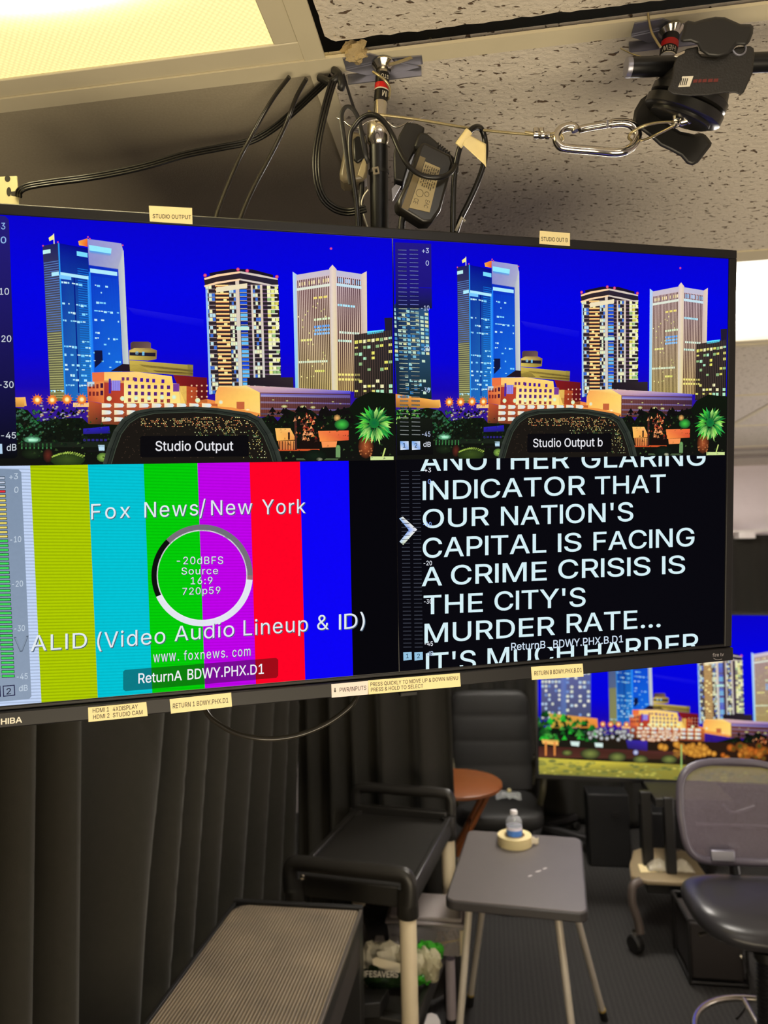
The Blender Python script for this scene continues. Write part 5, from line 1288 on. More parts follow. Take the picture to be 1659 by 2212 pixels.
def grip_head():
    hub = rc(ab(PZ(1449, 52, ZC))[0], ROWS[5] + 0.004, ZC)
    t = thing('grip_clamp', 'black grip clamp with wing knobs and rod hanging from the ceiling at top right', 'clamp', hub)
    scissor_clip(t, hub, 0.043)
    dh = (hub - CAM).dot(_F)
    top = hub - Z * 0.012; r = 0.0092
    low = PD(1442, 125, dh - .004); ax = (low - top).normalized()
    build('pin', MB().cyl(top, low, r, n=28), M_CHROME, t)
    L_ = (low - top).length
    st = build('sticker', MB().cyl(top + ax * L_ * .12, top + ax * L_ * .95, r + .0003, n=28, caps=False), M_BLK, t)
    build('red_band', MB().cyl(top + ax * L_ * .40, top + ax * L_ * .66, r + .0006, n=28, caps=False), M_RED, st)
    side = ax.cross((CAM - top).normalized()).normalized(); fr = (CAM - top); fr = (fr - ax * fr.dot(ax)).normalized()
    text_at('sticker_text', 'HEW', lambda gx, gy: top + ax * (L_ * .74 + gy * .006) + (fr * cos(-.75 + gx * 1.5) + side * sin(-.75 + gx * 1.5)) * (r + .001), M_WHT, st, 0.012)
    d = 0.755; db = d - .055
    def ex(name, pts, d0, th, material, parent, bev=0.002, sm=30):
        return build(name, MB().prism([PD(x, y, d0) for x, y in pts], ray(sum(p[0] for p in pts) / len(pts), sum(p[1] for p in pts) / len(pts)).normalized() * th), material, parent, bevel=bev, smooth=sm)
    # round grip head: two discs on a slanting axis
    cdir = (_R * 0.34 + _U * 0.86 - _F * 0.38).normalized()
    c = PD(1488, 214, d + .012)
    def disc(off, rad, th, name, m_): return build(name, MB().lathe([(0.0001, 0), (rad * .94, 0), (rad, th * .15), (rad, th * .85), (rad * .94, th), (0.0001, th)], c + cdir * off, cdir, 48), m_, t)
    M_DISC = mat('black_disc_gloss', (26, 25, 24), 0.28)
    build('swivel', MB().lathe([(.040, 0), (.037, .010), (.030, .028), (.0001, .03)], c + cdir * .004, cdir, 40), M_CAST, t); disc(-0.004, 0.0415, 0.010, 'grip_disc', M_DISC); disc(-0.0175, 0.0425, 0.0125, 'grip_disc', M_DISC); disc(-0.0215, 0.033, 0.005, 'washer', M_DISC)
    body = ex('clamp_body', [(1441, 196), (1452, 168), (1455, 140), (1462, 122), (1478, 113), (1480, 106), (1508, 100), (1508, 112), (1516, 122), (1545, 124), (1580, 112), (1590, 102), (1620, 99), (1628, 104), (1630, 118), (1626, 158), (1606, 202), (1598, 205), (1589, 201), (1568, 200), (1530, 206), (1490, 208), (1455, 204)], db, 0.032, M_CAST, t, 0.003)
    ex('body_sticker', [(1474, 165), (1498, 164), (1490, 187), (1465, 188)], db - .0004, 0.0002, M_WHT, body, 0, 0)
    for k in range(4): ex('sticker_bar', [(1473 + k * 4.2 - 1, 169), (1475 + k * 4.2 - 1, 169), (1470 + k * 4.2, 184), (1468 + k * 4.2, 184)], db - .0006, 0.0001, M_BLK, body, 0, 0)
    rd = mat('dark_red_print', (104, 40, 34), 0.6)
    for k, (x, w_) in enumerate(((1498, 9), (1509, 7), (1518, 9), (1530, 10), (1542, 10))): ex('maker_print', [(x, 172 - k * .4), (x + w_, 171 - k * .4), (x + w_ - 1, 178 - k * .4), (x - 1, 179 - k * .4)], db - .0004, 0.0002, rd, body, 0, 0)
    ex('washer', [(1455, 122), (1462, 116), (1478, 108), (1481, 111), (1479, 115), (1462, 124)], db - .001, 0.004, M_CHROME, t, .0005)
    build('screw_ring', MB().rings([PD(1597 + 14 * cos(q * pi / 10), 105 + 14 * sin(q * pi / 10), db - .0005) for q in range(20)], [0.0011] * 20, 8, closed=True), M_ZINC, t)
    # rod
    a, b = PD(1354, 146, d - .002), PD(1450, 144, d - .002)
    rod = build('rod', MB().lathe([(0.0085, -.0005), (0.0098, .001), (0.0098, 0.3)], a, (PD(1700, 133, d + .002) - a).normalized(), 28), M_TUBE, t)
    build('rod_cap', MB().lathe([(0.0001, -.0012), (0.0092, -.001), (0.0099, .0006), (0.0099, .004)], a, (b - a).normalized(), 28), M_ZINC, rod)
    # upper and lower wing knobs
    ex('knob', [(1467, 92), (1474, 70), (1478, 46), (1486, 44), (1500, 47), (1520, 41), (1545, 36), (1566, 37), (1582, 44), (1600, 52), (1622, 52), (1628, 57), (1627, 72), (1617, 98), (1608, 99), (1592, 96), (1575, 118), (1552, 124), (1530, 122), (1512, 110), (1506, 96), (1492, 91)], db - .006, 0.02, M_RUB, t, 0.004)
    ex('knob', [(1366, 262), (1370, 238), (1384, 214), (1398, 204), (1412, 206), (1420, 238), (1442, 266), (1470, 284), (1500, 290), (1520, 286), (1532, 300), (1538, 309), (1536, 316), (1508, 352), (1496, 358), (1484, 354), (1470, 338), (1448, 326), (1426, 316), (1404, 296), (1388, 284), (1370, 274)], d + .048, 0.02, M_RUB, t, 0.004)
grip_head()

# ------------------------------------------------------------------ cords and adapters around the pole
def ribbon(name, label, stations, r, n, spread, material=M_CORD):
    """several strands lying side by side"""
    mb = MB(); 
    for k in range(n):
        o = (k - (n - 1) / 2) * spread
        pts = []
        for i, (x, y, d) in enumerate(stations):
            x0, y0, _ = stations[max(0, i - 1)]; x1, y1, _ = stations[min(len(stations) - 1, i + 1)]
            l = sqrt((x1 - x0) ** 2 + (y1 - y0) ** 2) or 1
            pts.append(PD(x - (y1 - y0) / l * o, y + (x1 - x0) / l * o, d))
        mb.tube(pts, r, 8)
    return tag(build(name, mb, material, smooth=60), label, 'cable')
ribbon('flat_cable', 'flat black cable running across the black ceiling panel to the slotted plate at the left', [(40, 424, .858), (43, 412, .85), (62, 402, .85), (110, 394, .86), (180, 385, .87), (250, 373, .89), (320, 357, .91), (400, 334, .935), (480, 318, .955), (540, 305, .96), (590, 278, .95), (640, 236, .927), (670, 208, .905), (700, 180, .88), (716, 166, .868)], 0.0018, 3, 5.0)
ribbon('flat_cable', 'hanging loop of flat black cable left of the pole', [(735, 166, .862), (722, 172, .858), (712, 200, .855), (700, 245, .852), (688, 300, .85), (683, 345, .848), (686, 392, .848), (698, 428, .85), (722, 450, .855), (748, 458, .855), (770, 456, .851), (791, 450, .849)], 0.00175, 3, 5.6)
M_GLC = mat('glossy_black_cord', (40, 37, 32), 0.2)
tag(px_tube('black_cable', [(455, 520, .865), (468, 464, .885), (490, 405, .90), (518, 340, .91), (545, 290, .91), (570, 245, .90), (595, 205, .885), (625, 166, .865)], 0.0026, M_GLC), 'left of two glossy black cords slanting down behind the television', 'cable')
tag(px_tube('black_cable', [(505, 530, .865), (520, 470, .885), (548, 405, .90), (580, 345, .91), (605, 295, .91), (625, 250, .905), (640, 210, .89), (662, 170, .87)], 0.0027, M_GLC), 'right of two glossy black cords slanting down behind the television', 'cable')
tag(px_tube('bracing_strap', [(742, 162, .875), (752, 195, .89), (764, 232, .91), (778, 270, .93), (792, 310, .95)], 0.0042, M_RUB, flat=0.3), 'flat black strap running down the grid strip beside the pole', 'strap')
def knot():
    mb = MB()
    mb.tube([PD(x, y, d) for x, y, d in [(690, 168, .876), (702, 172, .868), (714, 176, .862), (726, 170, .858), (732, 160, .862), (724, 152, .870)]], 0.0042, 10)
    mb.tube([PD(x, y, d) for x, y, d in [(722, 152, .870), (733, 164, .860), (738, 182, .858), (736, 192, .862)]], 0.0046, 10)
    tag(build('cable_tie', mb, M_RUB, smooth=60), 'black tie bunching the cables at the ceiling runner left of the pole clip', 'cable tie')
knot()
tag(px_tube('cable_tie', [(757, 398, .835), (750, 350, .832), (744, 305, .83), (738, 262, .828), (739, 243, .828), (746, 232, .828), (756, 231, .828), (766, 240, .828), (776, 262, .83), (783, 300, .832), (790, 335, .836), (796, 352, .842)], 0.0026, M_RUB, flat=0.35), 'long black zip tie looped in an arch left of the pole', 'cable tie')
tag(px_tube('black_cable', [(774, 500, .83), (770, 440, .826), (762, 380, .822), (756, 325, .82), (757, 290, .818), (766, 272, .816), (780, 256, .812), (798, 248, .808), (815, 251, .805), (832, 266, .805), (848, 292, .806), (864, 328, .804), (882, 358, .802), (905, 376, .802), (930, 383, .802), (955, 382, .804), (974, 372, .810), (984, 356, .818)], 0.0029, M_CORD), 'black cord arching over the chrome collar and sagging across the power adapter', 'cable')
def loop_cord():
    o = px_tube('black_cable', [(978, 510, .83), (979, 440, .826), (981, 390, .822), (986, 350, .818), (994, 318, .814), (1008, 291, .812), (1024, 276, .815), (1038, 277, .826), (1047, 298, .832), (1049, 330, .832), (1043, 362, .832), (1030, 398, .834), (1012, 438, .836), (996, 470, .838), (984, 505, .84)], 0.0033, M_CORD)
    tag(o, 'thick black cord bent into a tall loop over the steel cable, tape flag on it', 'cable')
    build('clear_tie', MB().tube([PD(984, 500, .828), PD(998, 470, .83), (PD(1004, 478, .83))], 0.0018, 8, smooth=0), mat('clear_plastic_tie', (190, 184, 168), 0.2, alpha=0.6), o)
    d = .803
    mb = MB()
    mb.lathe([(0.0042, 0), (0.0045, 0.001), (0.0045, 0.018), (0.0042, 0.019)], PD(990, 315, .811), (PD(1012, 285, .806) - PD(990, 315, .811)).normalized(), 20)
    rnd = random.Random(2)
    def fl(u, v):
        x = 1006 + (1 - v) * 10 * 0 + u * 44 - v * 6 * (1 - u); y = 287 + u * 24 + v * (26 + 22 * u) + (2.5 * sin(v * 14) if u > .98 else 0)
        return PD(x, y, d + 0.004 * sin(u * 3 + v))
    mb.grid(fl, 10, 10)
    tp = build('tape_flag', mb, M_MASK, o, smooth=60, solid=0.0004); lab(tp, 'cream masking tape flag')
loop_cord()

def adapter():
    d0 = .826
    c = PD(917, 405, d0)
    ay = (PD(893, 475, d0) - PD(934, 340, d0)).normalized()          # along the brick, downwards
    az = -_F; az = (az - ay * az.dot(ay) + _R * 0.25).normalized(); az = (az - ay * az.dot(ay)).normalized()
    ax = ay.cross(az).normalized()
    if ax.dot(_R) < 0: ax = -ax
    def P_(x, y, z): return c + ax * x + ay * y + az * z
    t = thing('power_adapter', 'black power adapter with a pale printed plate hanging right of the pole', 'power adapter', P_(0, 0.03, 0))
    w2, l2, h2 = 0.0225, 0.044, 0.012
    out = [(-w2 + .004, -l2), (w2 - .006, -l2 + .002), (w2, -l2 + .010), (w2 + .002, l2 * .5), (w2 - .004, l2 - .004), (w2 - .014, l2), (-w2 - .001, l2 - .006), (-w2 - .004, l2 - .014), (-w2 - .002, l2 - .03), (-w2, l2 - .036), (-w2 + .001, -l2 + .008)]
    build('brick', MB().prism([P_(x, y, -h2) for x, y in out], az * 2 * h2), mat('adapter_plastic', (33, 31, 28), 0.3), t, bevel=0.004, seg=3)
    # printed plate
    pq = [(-0.010, -.022), (0.009, -.022), (0.012, 0.030), (-0.012, 0.034)]
    fr = build('rating_plate', MB().prism([P_(x, y, h2 + .0002) for x, y in pq], az * 0.0006), mat('rating_plate_grey', (150, 136, 100), 0.45), t, smooth=0)
    build('plate_rim', MB().prism([P_(x, y, h2 - .0002) for x, y in [(-w2 + .005, -.026), (-.0105, -.026), (-.0125, 0.037), (-w2 + .002, 0.037)]], az * 0.0004), mat('worn_plastic_highlight', (104, 92, 66), 0.5), t, smooth=0)  # paler strip, the lit left face put into its colour
    ink = mat('grey_print', (70, 62, 48), 0.6)
    z = h2 + .0009
    def tx(s_, x, y, wd, sz):                              # printed along the brick, read from the left side
        text_at('rating_text', s_, lambda gx, gy: P_(x + gy * sz, y + gx * wd, z), ink, fr, 0)
    tx('CE', -.0095, .021, .006, .0055); tx('EAC', .0035, .018, .009, .005)
    rr = random.Random(6); mb = MB()
    for row in range(7):                                   # rows of print too small to read
        y = -.019
        while y < .004:
            l = rr.uniform(.0012, .004); x = -.0085 + row * .0026
            mb.prism([P_(x, y, z), P_(x + .0012, y, z), P_(x + .0012, y + l, z), P_(x, y + l, z)], -az * .0001); y += l + rr.uniform(.0006, .002)
    build('fine_print', mb, ink, fr, smooth=0)
    for (x, y, r_) in ((-.0055, .014, .0042), (.0028, .012, .0026)):
        build('rating_mark', MB().rings([P_(x + r_ * cos(q * pi / 12), y + r_ * sin(q * pi / 12), z) for q in range(24)], [0.00025] * 24, 6, closed=True), ink, fr)
    # block with the mains plug behind it, and the moulded lead
    build('plug_block', MB().prism([PD(x, y, d0 + .012) for x, y in [(862, 290), (878, 262), (902, 266), (918, 274), (912, 300), (886, 345), (872, 392), (852, 388), (850, 330)]], _F * 0.026), M_RUB, t, bevel=0.002)
    build('plug', MB().prism([PD(x, y, d0 - .004) for x, y in [(893, 315), (905, 283), (922, 286), (943, 303), (951, 315), (940, 338), (922, 336)]], _F * 0.02), M_RUB, t, bevel=0.003)
    a, b = PD(940, 318, d0 + .002), PD(980, 342, d0 + .008)
    ax_ = (b - a).normalized(); prof = [(0.004, 0)]
    for k in range(6): prof += [(0.0062 - k * .0004, k * .0032 + .0004), (0.0062 - k * .0004, k * .0032 + .0020), (0.0042 - k * .0003, k * .0032 + .0022), (0.0042 - k * .0003, k * .0032 + .0032)]
    build('strain_relief', MB().lathe(prof, a, ax_, 18), M_RUB, t)
    px_tube('lead', [(962, 331, d0 + .006), (978, 345, d0 + .008), (986, 362, d0 + .012), (984, 376, d0 + .018)], 0.0027, M_CORD, t)
    px_tube('lead', [(872, 462, d0 + .004), (868, 480, d0 + .006), (866, 510, d0 + .008)], 0.0042, M_RUB, t)
    build('foil_tab', MB().prism([PD(x, y, d0 + .010) for x, y in [(846, 408), (855, 398), (866, 402), (848, 434)]], _F * 0.002), M_ZINC, t, smooth=0)
adapter()
def small_adapter():
    d0 = .862
    t = thing('power_adapter', 'small dark power adapter with lit facets hanging left of the pole', 'power adapter', PD(768, 380, d0))
    mp = mat('adapter_grey_plastic', (112, 102, 82), 0.28)  # dark plastic given the tan of its lit facets
    build('brick', MB().prism([PD(x, y, d0) for x, y in [(733, 372), (742, 322), (752, 286), (764, 281), (790, 290), (796, 330), (792, 380), (782, 388), (768, 390), (742, 392), (734, 384)]], _F * 0.03), mp, t, bevel=0.004)
    build('dark_cover', MB().prism([PD(x, y, d0 - .003) for x, y in [(762, 300), (772, 292), (790, 298), (796, 335), (772, 352), (764, 344)]], _F * 0.005), M_TUBE, t, bevel=0.002)  # same body, kept dark where the light misses it
    build('lit_edge', MB().prism([PD(x, y, d0 - .002) for x, y in [(772, 378), (786, 334), (793, 332), (790, 370), (784, 384)]], _F * 0.004), mat('adapter_edge', (150, 138, 108), 0.3), t, bevel=0.001)  # light along the edge, put into a paler colour
    px_tube('lead', [(782, 388, d0 + .01), (781, 410, d0 + .008), (779, 440, d0 + .006), (776, 500, d0 + .01)], 0.0033, M_RUB, t)
    px_tube('printed_lead', [(795, 410, d0 - .004), (786, 422, d0 - .004), (781, 440, d0 - .004), (786, 465, d0), (794, 490, d0)], 0.0008, M_WHT, t)
small_adapter()
tag(px_tube('black_cable', [(430, 1500, .86), (447, 1540, .85), (470, 1562, .846), (510, 1584, .842), (555, 1594, .84), (600, 1595, .84), (650, 1586, .84), (700, 1566, .842), (740, 1540, .846), (768, 1512, .85), (785, 1470, .86)], 0.0031, M_GLC), 'black cord sagging in a U below the bottom edge of the television', 'cable')

# ------------------------------------------------------------------ furniture and things on the floor
M_LEGBE = mat('beige_plastic_leg', (224, 208, 176), 0.5, var=0.04)
M_CARTB = mat('black_cart_plastic', (38, 36, 33), 0.36, var=0.25, scale=9, bump=0.15, bscale=350)
M_WOOD = mat('warm_brown_wood', (116, 64, 28), 0.38, var=0.18, scale=14, stretch=(1, 9, 1))
M_LEATH = mat('black_leather', (22, 21, 20), 0.6, var=0.1, bump=0.25, bscale=260)
M_VINYL = mat('black_vinyl', (44, 43, 46), 0.30, var=0.06, bump=0.1, bscale=300)
M_GREYT = mat('grey_table_top', (92, 86, 84), 0.42, var=0.06, scale=12, bump=0.1, bscale=600)
M_GREYE = mat('dark_grey_table_edge', (56, 53, 53), 0.45)
M_SILV = mat('silver_tube', (206, 196, 180), 0.35, 0.3)
M_DKMET = mat('dark_metal', (28, 27, 27), 0.40)
M_TAUPE = mat('taupe_shelf', (140, 124, 96), 0.45)

def rub(p, s): return rc(p[0], p[1], s)

# ---- ribbed platform at the lower left
def ribbed_mat():
    m, N, L, p = node_mat('ribbed_rubber_top')
    tc = N.new('ShaderNodeTexCoord'); mp = N.new('ShaderNodeMapping'); mp.inputs['Rotation'].default_value = (0, 0, TH)
    L.new(tc.outputs['Object'], mp.inputs['Vector'])
    wv = N.new('ShaderNodeTexWave'); wv.inputs['Scale'].default_value = 36; wv.inputs['Distortion'].default_value = 0.25; wv.inputs['Detail'].default_value = 1
    L.new(mp.outputs[0], wv.inputs['Vector'])
    n1 = N.new('ShaderNodeTexNoise'); n1.inputs['Scale'].default_value = 9; n1.inputs['Detail'].default_value = 6; L.new(tc.outputs['Object'], n1.inputs['Vector'])
    n2 = N.new('ShaderNodeTexNoise'); n2.inputs['Scale'].default_value = 55; n2.inputs['Detail'].default_value = 3; L.new(tc.outputs['Object'], n2.inputs['Vector'])
    r = N.new('ShaderNodeValToRGB'); r.color_ramp.elements[0].position = 0.70; r.color_ramp.elements[1].position = 0.76; L.new(n2.outputs['Fac'], r.inputs[0])
    f = math_node(N, L, 'MULTIPLY_ADD', wv.outputs['Fac'], 0.5, math_node(N, L, 'MULTIPLY', n1.outputs['Fac'], 0.7))
    mx = N.new('ShaderNodeMix'); mx.data_type = 'RGBA'; mx.inputs[6].default_value = lin((48, 42, 36)) + (1,); mx.inputs[7].default_value = lin((146, 128, 102)) + (1,)
    L.new(f, mx.inputs[0])
    m2 = N.new('ShaderNodeMix'); m2.data_type = 'RGBA'; m2.inputs[7].default_value = lin((150, 138, 116)) + (1,)
    L.new(math_node(N, L, 'MULTIPLY', r.outputs[0], 0.4), m2.inputs[0]); L.new(mx.outputs[2], m2.inputs[6]); L.new(m2.outputs[2], p.inputs['Base Color'])
    p.inputs['Roughness'].default_value = 0.6
    bp = N.new('ShaderNodeBump'); bp.inputs['Strength'].default_value = 0.8; bp.inputs['Distance'].default_value = 0.003
    L.new(wv.outputs['Fac'], bp.inputs['Height']); L.new(bp.outputs[0], p.inputs['Normal'])
    return m
def platform():
    z = 0.80; a0, a1, b0, b1 = -0.80, -0.402, 1.22, 2.165
    t = thing('platform', 'black platform with a worn ribbed top at lower left, in front of the utility cart', 'platform', rc((a0 + a1) / 2, (b0 + b1) / 2, 0))
    build('ribbed_top', MB().prism([rc(a, b, z - .006) for a, b in [(a0 + .012, b0), (a1 - .009, b0), (a1 - .009, b1 - .035), (a1 - .013, b1 - .022), (a0 + .05, b1 - .022), (a0 + .03, b1 - .03), (a0 + .012, b1 - .06)]], Z * 0.005), ribbed_mat(), t, smooth=0)
    fr = MB(); fr.rbox(a0, a1, b0, b1, z - .05, z - .006); 
    fr.rbox(a0, a1, b1 - .02, b1, z - .006, z + .006); fr.rbox(a0, a0 + .01, b0, b1 - .02, z - .006, z + .004)
    build('frame', fr, mat('black_platform_paint', (24, 23, 22), 0.5), t, bevel=0.002)
    build('edge_strip', MB().rbox(a1 - .008, a1 + .001, b0, b1 - .02, z - .010, z + .0015), mat('worn_metal_edge', (120, 112, 104), 0.35, 0.6), t, bevel=0.001)
    dk = mat('dark_platform_side', (44, 39, 37), 0.6)
    build('side_panel', MB().rbox(a1 - .004, a1 - .001, b0, b1 - .02, z - .13, z - .012), dk, t, smooth=0)
    for a, b in ((a1 - .03, b1 - .03), (a0 + .03, b1 - .03), (a1 - .03, b0 + .03), (a0 + .03, b0 + .03)):
        build('leg', MB().rbox(a - .029, a + .029, b - .029, b + .029, 0, z - .05), M_DKMET, t, bevel=0.002)
    return t
platform()

# ---- utility cart
def cart():
    wd, ln, zt, zl = 0.415, 0.67, 0.80, 0.40
    an = radians(8.0)
    rt, fw = A * cos(an) - B * sin(an), B * cos(an) + A * sin(an)
    N_ = rc(-.471, 2.285, 0); M = Matrix((rt, fw, Z)).transposed()
    def P(x, y, z): return N_ + rt * x + fw * y + Z * z
    def bx(mb, x0, x1, y0, y1, z0, z1): return mb.box(P((x0 + x1) / 2, (y0 + y1) / 2, (z0 + z1) / 2), (x1 - x0, y1 - y0, z1 - z0), M)
    h = wd / 2
    t = thing('utility_cart', 'black plastic utility cart with beige legs and raised handles, beside the ribbed platform', 'cart', P(0, ln / 2, 0))
    def tray(z, dep, name):
        mb = MB()
        bx(mb, -h + .02, h - .02, .05, ln - .03, z - .012, z)
        bx(mb, -h, -h + .022, .02, ln, z - dep, z + .014); bx(mb, h - .022, h, .02, ln, z - dep, z + .014)
        bx(mb, -h + .02, h - .02, ln - .03, ln, z - dep, z + .03); bx(mb, -h + .02, h - .02, .02, .05, z - dep, z + .010)
        return build(name, mb, M_CARTB, t, bevel=0.006, seg=3)
    tray(zt, .055, 'top_tray'); tray(zl, .05, 'lower_shelf')
    def handle(y, z, r, sq):
        pts = [P(-h + .012, y, zt - .03), P(-h + .008, y, z - .045), P(-h + .014, y, z - .012), P(-h + .045, y, z), P(0, y, z), P(h - .045, y, z), P(h - .014, y, z - .012), P(h - .008, y, z - .045), P(h - .012, y, zt - .03)]
        return build('handle', MB().tube(pts, r, 16, smooth=5, flat=sq), M_CARTB, t, smooth=60)
    handle(0, .858, .027, .8); handle(ln + .01, .892, .0215, .9)
    for x in (-h + .018, h - .018):
        for y in (.015, ln - .015):
            build('leg', MB().lathe([(.0255, 0), (.0265, .004), (.0265, zt - zl - .06)], P(x, y, zl + .004), Z, 24), M_LEGBE, t)
            build('corner_sleeve', MB().lathe([(.031, 0), (.034, .004), (.032, .06), (.030, .085)], P(x, y, zt - .075), Z, 20), M_CARTB, t)
            build('caster', MB().lathe([(.03, 0), (.033, .02), (.028, zl - .10)], P(x, y, .07), Z, 16).lathe([(.0001, -.014), (.042, -.014), (.045, -.008), (.045, .008), (.042, .014), (.0001, .014)], P(x, y, .045), rt, 20), M_CARTB, t)
    build('bolt', MB().lathe([(.0001, 0), (.006, .001), (.008, -.004)], PD(653, 1896, 2.215), -_F, 14), M_CHROME, t)
    return zl
ZL = cart()

def on_shelf(x, y, z): return PZ(x, y, z)
def storage_bin():
    # long axis runs along the room's A direction
    p0 = PZ(838, 2060, ZL + .016); p1 = PZ(1003, 2064, ZL + .016)
    a0, b0 = ab(p0); a1, _ = ab(p1); b1 = b0 + .20; z0 = ZL + .016; z1 = z0 + .105
    clear = mat('clear_bin_plastic', (196, 188, 186), 0.22, var=0.05, alpha=0.30)
    lid = mat('milky_bin_lid', (168, 158, 154), 0.35, var=0.08, scale=8, alpha=0.85)
    t = thing('storage_bin', 'clear plastic storage bin with a milky lid overhanging the lower shelf of the cart', 'storage bin', rc((a0 + a1) / 2, (b0 + b1) / 2, z0))
    tp = .010
    def ring(k): return [rc(a0 + tp - tp * k, b0 + tp - tp * k, z0 + (z1 - z0) * k), rc(a1 - tp + tp * k, b0 + tp - tp * k, z0 + (z1 - z0) * k), rc(a1 - tp + tp * k, b1 - tp + tp * k, z0 + (z1 - z0) * k), rc(a0 + tp - tp * k, b1 - tp + tp * k, z0 + (z1 - z0) * k)]
    r0, r1 = ring(0), ring(1)
    build('tub', MB().add(r0 + r1, [(0, 1, 2, 3), (0, 1, 5, 4), (1, 2, 6, 5), (2, 3, 7, 6), (3, 0, 4, 7)]), clear, t, smooth=0, solid=.002)
    build('lid', MB().rbox(a0 - .008, a1 + .008, b0 - .008, b1 + .008, z1 + .001, z1 + .012).rbox(a0 + .006, a1 - .006, b0 + .006, b1 - .006, z1 + .012, z1 + .026), lid, t, bevel=.004)
    build('end_wall', MB().rbox(a1 - .014, a1 + .004, b0 - .004, b0 + .004, z0 + .01, z1 - .01), mat('bin_frosted_corner', (210, 196, 160), 0.4), t, bevel=.002)
    c = tag(build('cord_bundle', MB().tube([rc(a0 + (a1 - a0) * u, b0 + .03 + .06 * (k % 2), z0 + .025 + .01 * (k % 3)) for k, u in enumerate((.62, .7, .8, .9, .93, .84, .72, .66))], .008, 8), mat('tan_cord', (156, 130, 100), 0.6), smooth=60), 'tan coiled cord inside the clear storage bin', 'cord')
    tag(build('pencil', MB().cyl(rc(a0 + (a1 - a0) * .60, b0 + .02, z0 + .030), rc(a0 + (a1 - a0) * .96, b0 + .016, z0 + .055), .0035, n=6), mat('yellow_pencil_paint', (214, 178, 60), 0.4)), 'yellow pencil leaning inside the clear storage bin', 'pencil')
storage_bin()

def candy_bag():
    rnd = random.Random(12)
    d = 2.36
    wht = mat('bag_white_film', (206, 200, 178), 0.22, var=0.15, scale=40, bump=0.4, bscale=60); grn = mat('bag_green_film', (58, 150, 40), 0.2, var=0.2, scale=20, bump=0.4, bscale=60)
    clr = mat('bag_clear_film', (200, 192, 160), 0.10, var=0.2, scale=50, bump=0.8, bscale=70, alpha=0.75)
    p0 = PZ(790, 2132, ZL + .005)
    t = thing('candy_bag', 'crumpled white and green candy bag lying open on the lower shelf of the cart', 'candy bag', p0)
    def pillow(x0, y0, x1, y1, d0, th, seed, nu=16, nv=10, ripple=.006):
        rr = random.Random(seed); ph = [rr.uniform(0, 6) for _ in range(8)]
        def fn(u, v):
            th_ = 2 * pi * v
            x = x0 + (x1 - x0) * u; yc = (y0 + y1) / 2; hy = (y1 - y0) / 2
            taper = min(1, 4 * u + .35, 4 * (1 - u) + .35)
            rip = 1 + .10 * sin(9 * u + ph[0] + 3 * th_) + .08 * sin(17 * u + ph[1] - 2 * th_)
            return PD(x + rr.uniform(-4, 4), yc + hy * cos(th_) * taper * rip + rr.uniform(-3.5, 3.5), d0 - th * sin(th_) * taper * rip + ripple * sin(13 * u + 5 * v + ph[2]))
        return MB().grid(fn, nu, nv * 2)
    build('bag_body', pillow(772, 2036, 906, 2122, d + .02, .045, 1, 18, 9, .010), wht, t, smooth=15)
    build('green_panel', pillow(786, 2082, 905, 2134, d - .004, .030, 2), mat('bag_dark_green', (40, 62, 34), 0.25, var=0.3, scale=30), t, smooth=40)
    build('green_end', pillow(896, 2034, 957, 2078, d + .035, .03, 3), grn, t, smooth=25)
    build('green_end', pillow(860, 2096, 935, 2126, d + .005, .025, 6), grn, t, smooth=25)
    build('clear_window', pillow(890, 2048, 952, 2118, d + .01, .042, 4), clr, t, smooth=20)
    build('torn_flap', MB().prism([PD(x, y, d - .052 + .0003 * (x - 800)) for x, y in [(804, 2072), (812, 2068), (850, 2078), (872, 2084), (873, 2102), (846, 2100), (806, 2084)]], _F * .002), mat('bag_inside_cream', (226, 214, 184), 0.4), t, smooth=0)
    panel = build('name_panel', MB().prism([PD(x, y, d - .060) for x, y in [(788, 2095), (858, 2099), (863, 2104), (859, 2113), (790, 2111)]], _F * .001), M_BLK, t, smooth=0)
    text_at('bag_lettering', 'LIFESAVERS', lambda gx, gy: PD(779 + gx * 81, 2110 + gx * 1.5 - gy * 13, d - .0606), M_WHT, panel, 0.02)
candy_bag()
def paper_scraps():
    for k, (q, lb) in enumerate((([(808, 2036), (812, 2023), (829, 2023), (832, 2037)], 'white paper scrap on the cart shelf, left of two by the storage bin'), ([(838, 2035), (844, 2022), (862, 2025), (862, 2040)], 'white paper scrap on the cart shelf, right of two by the storage bin'))):
        mb = MB().prism([PZ(x, y, ZL + .05) for x, y in q], Z * .004)
        mb.prism([PZ(q[0][0], q[0][1], ZL + .05), PZ(q[3][0], q[3][1], ZL + .05), PZ(q[3][0], q[3][1], ZL + .05) - Z * .03 - B * .01, PZ(q[0][0], q[0][1], ZL + .05) - Z * .03 - B * .01], B * .004)
        o = build('paper_carton', mb, mat('white_carton', (206, 198, 194), 0.6), smooth=0, bevel=.001)
        tag(o, lb.replace('paper scrap', 'paper carton'), 'carton', 'white cartons on the cart shelf')
paper_scraps()
tag(build('black_box', MB().prism([PZ(x, y, ZL + .055) for x, y in [(782, 2138), (840, 2134), (822, 2166), (770, 2170)]], -Z * .045), mat('black_box_plastic', (22, 21, 21), 0.5), bevel=.003), 'flat black box on the lower cart shelf in front of the candy bag', 'box')
def round_speaker():
    c = PZ(770, 2012, ZL + .05)
    t = tag(build('gray_puck', MB().lathe([(.0001, .035), (.018, .034), (.029, .028), (.034, .015), (.035, 0), (.033, -.02)], c, Z, 28), mat('grey_puck_plastic', (92, 84, 82), 0.4)), 'small grey round-topped object peeking over the far corner of the ribbed platform', 'container')
round_speaker()
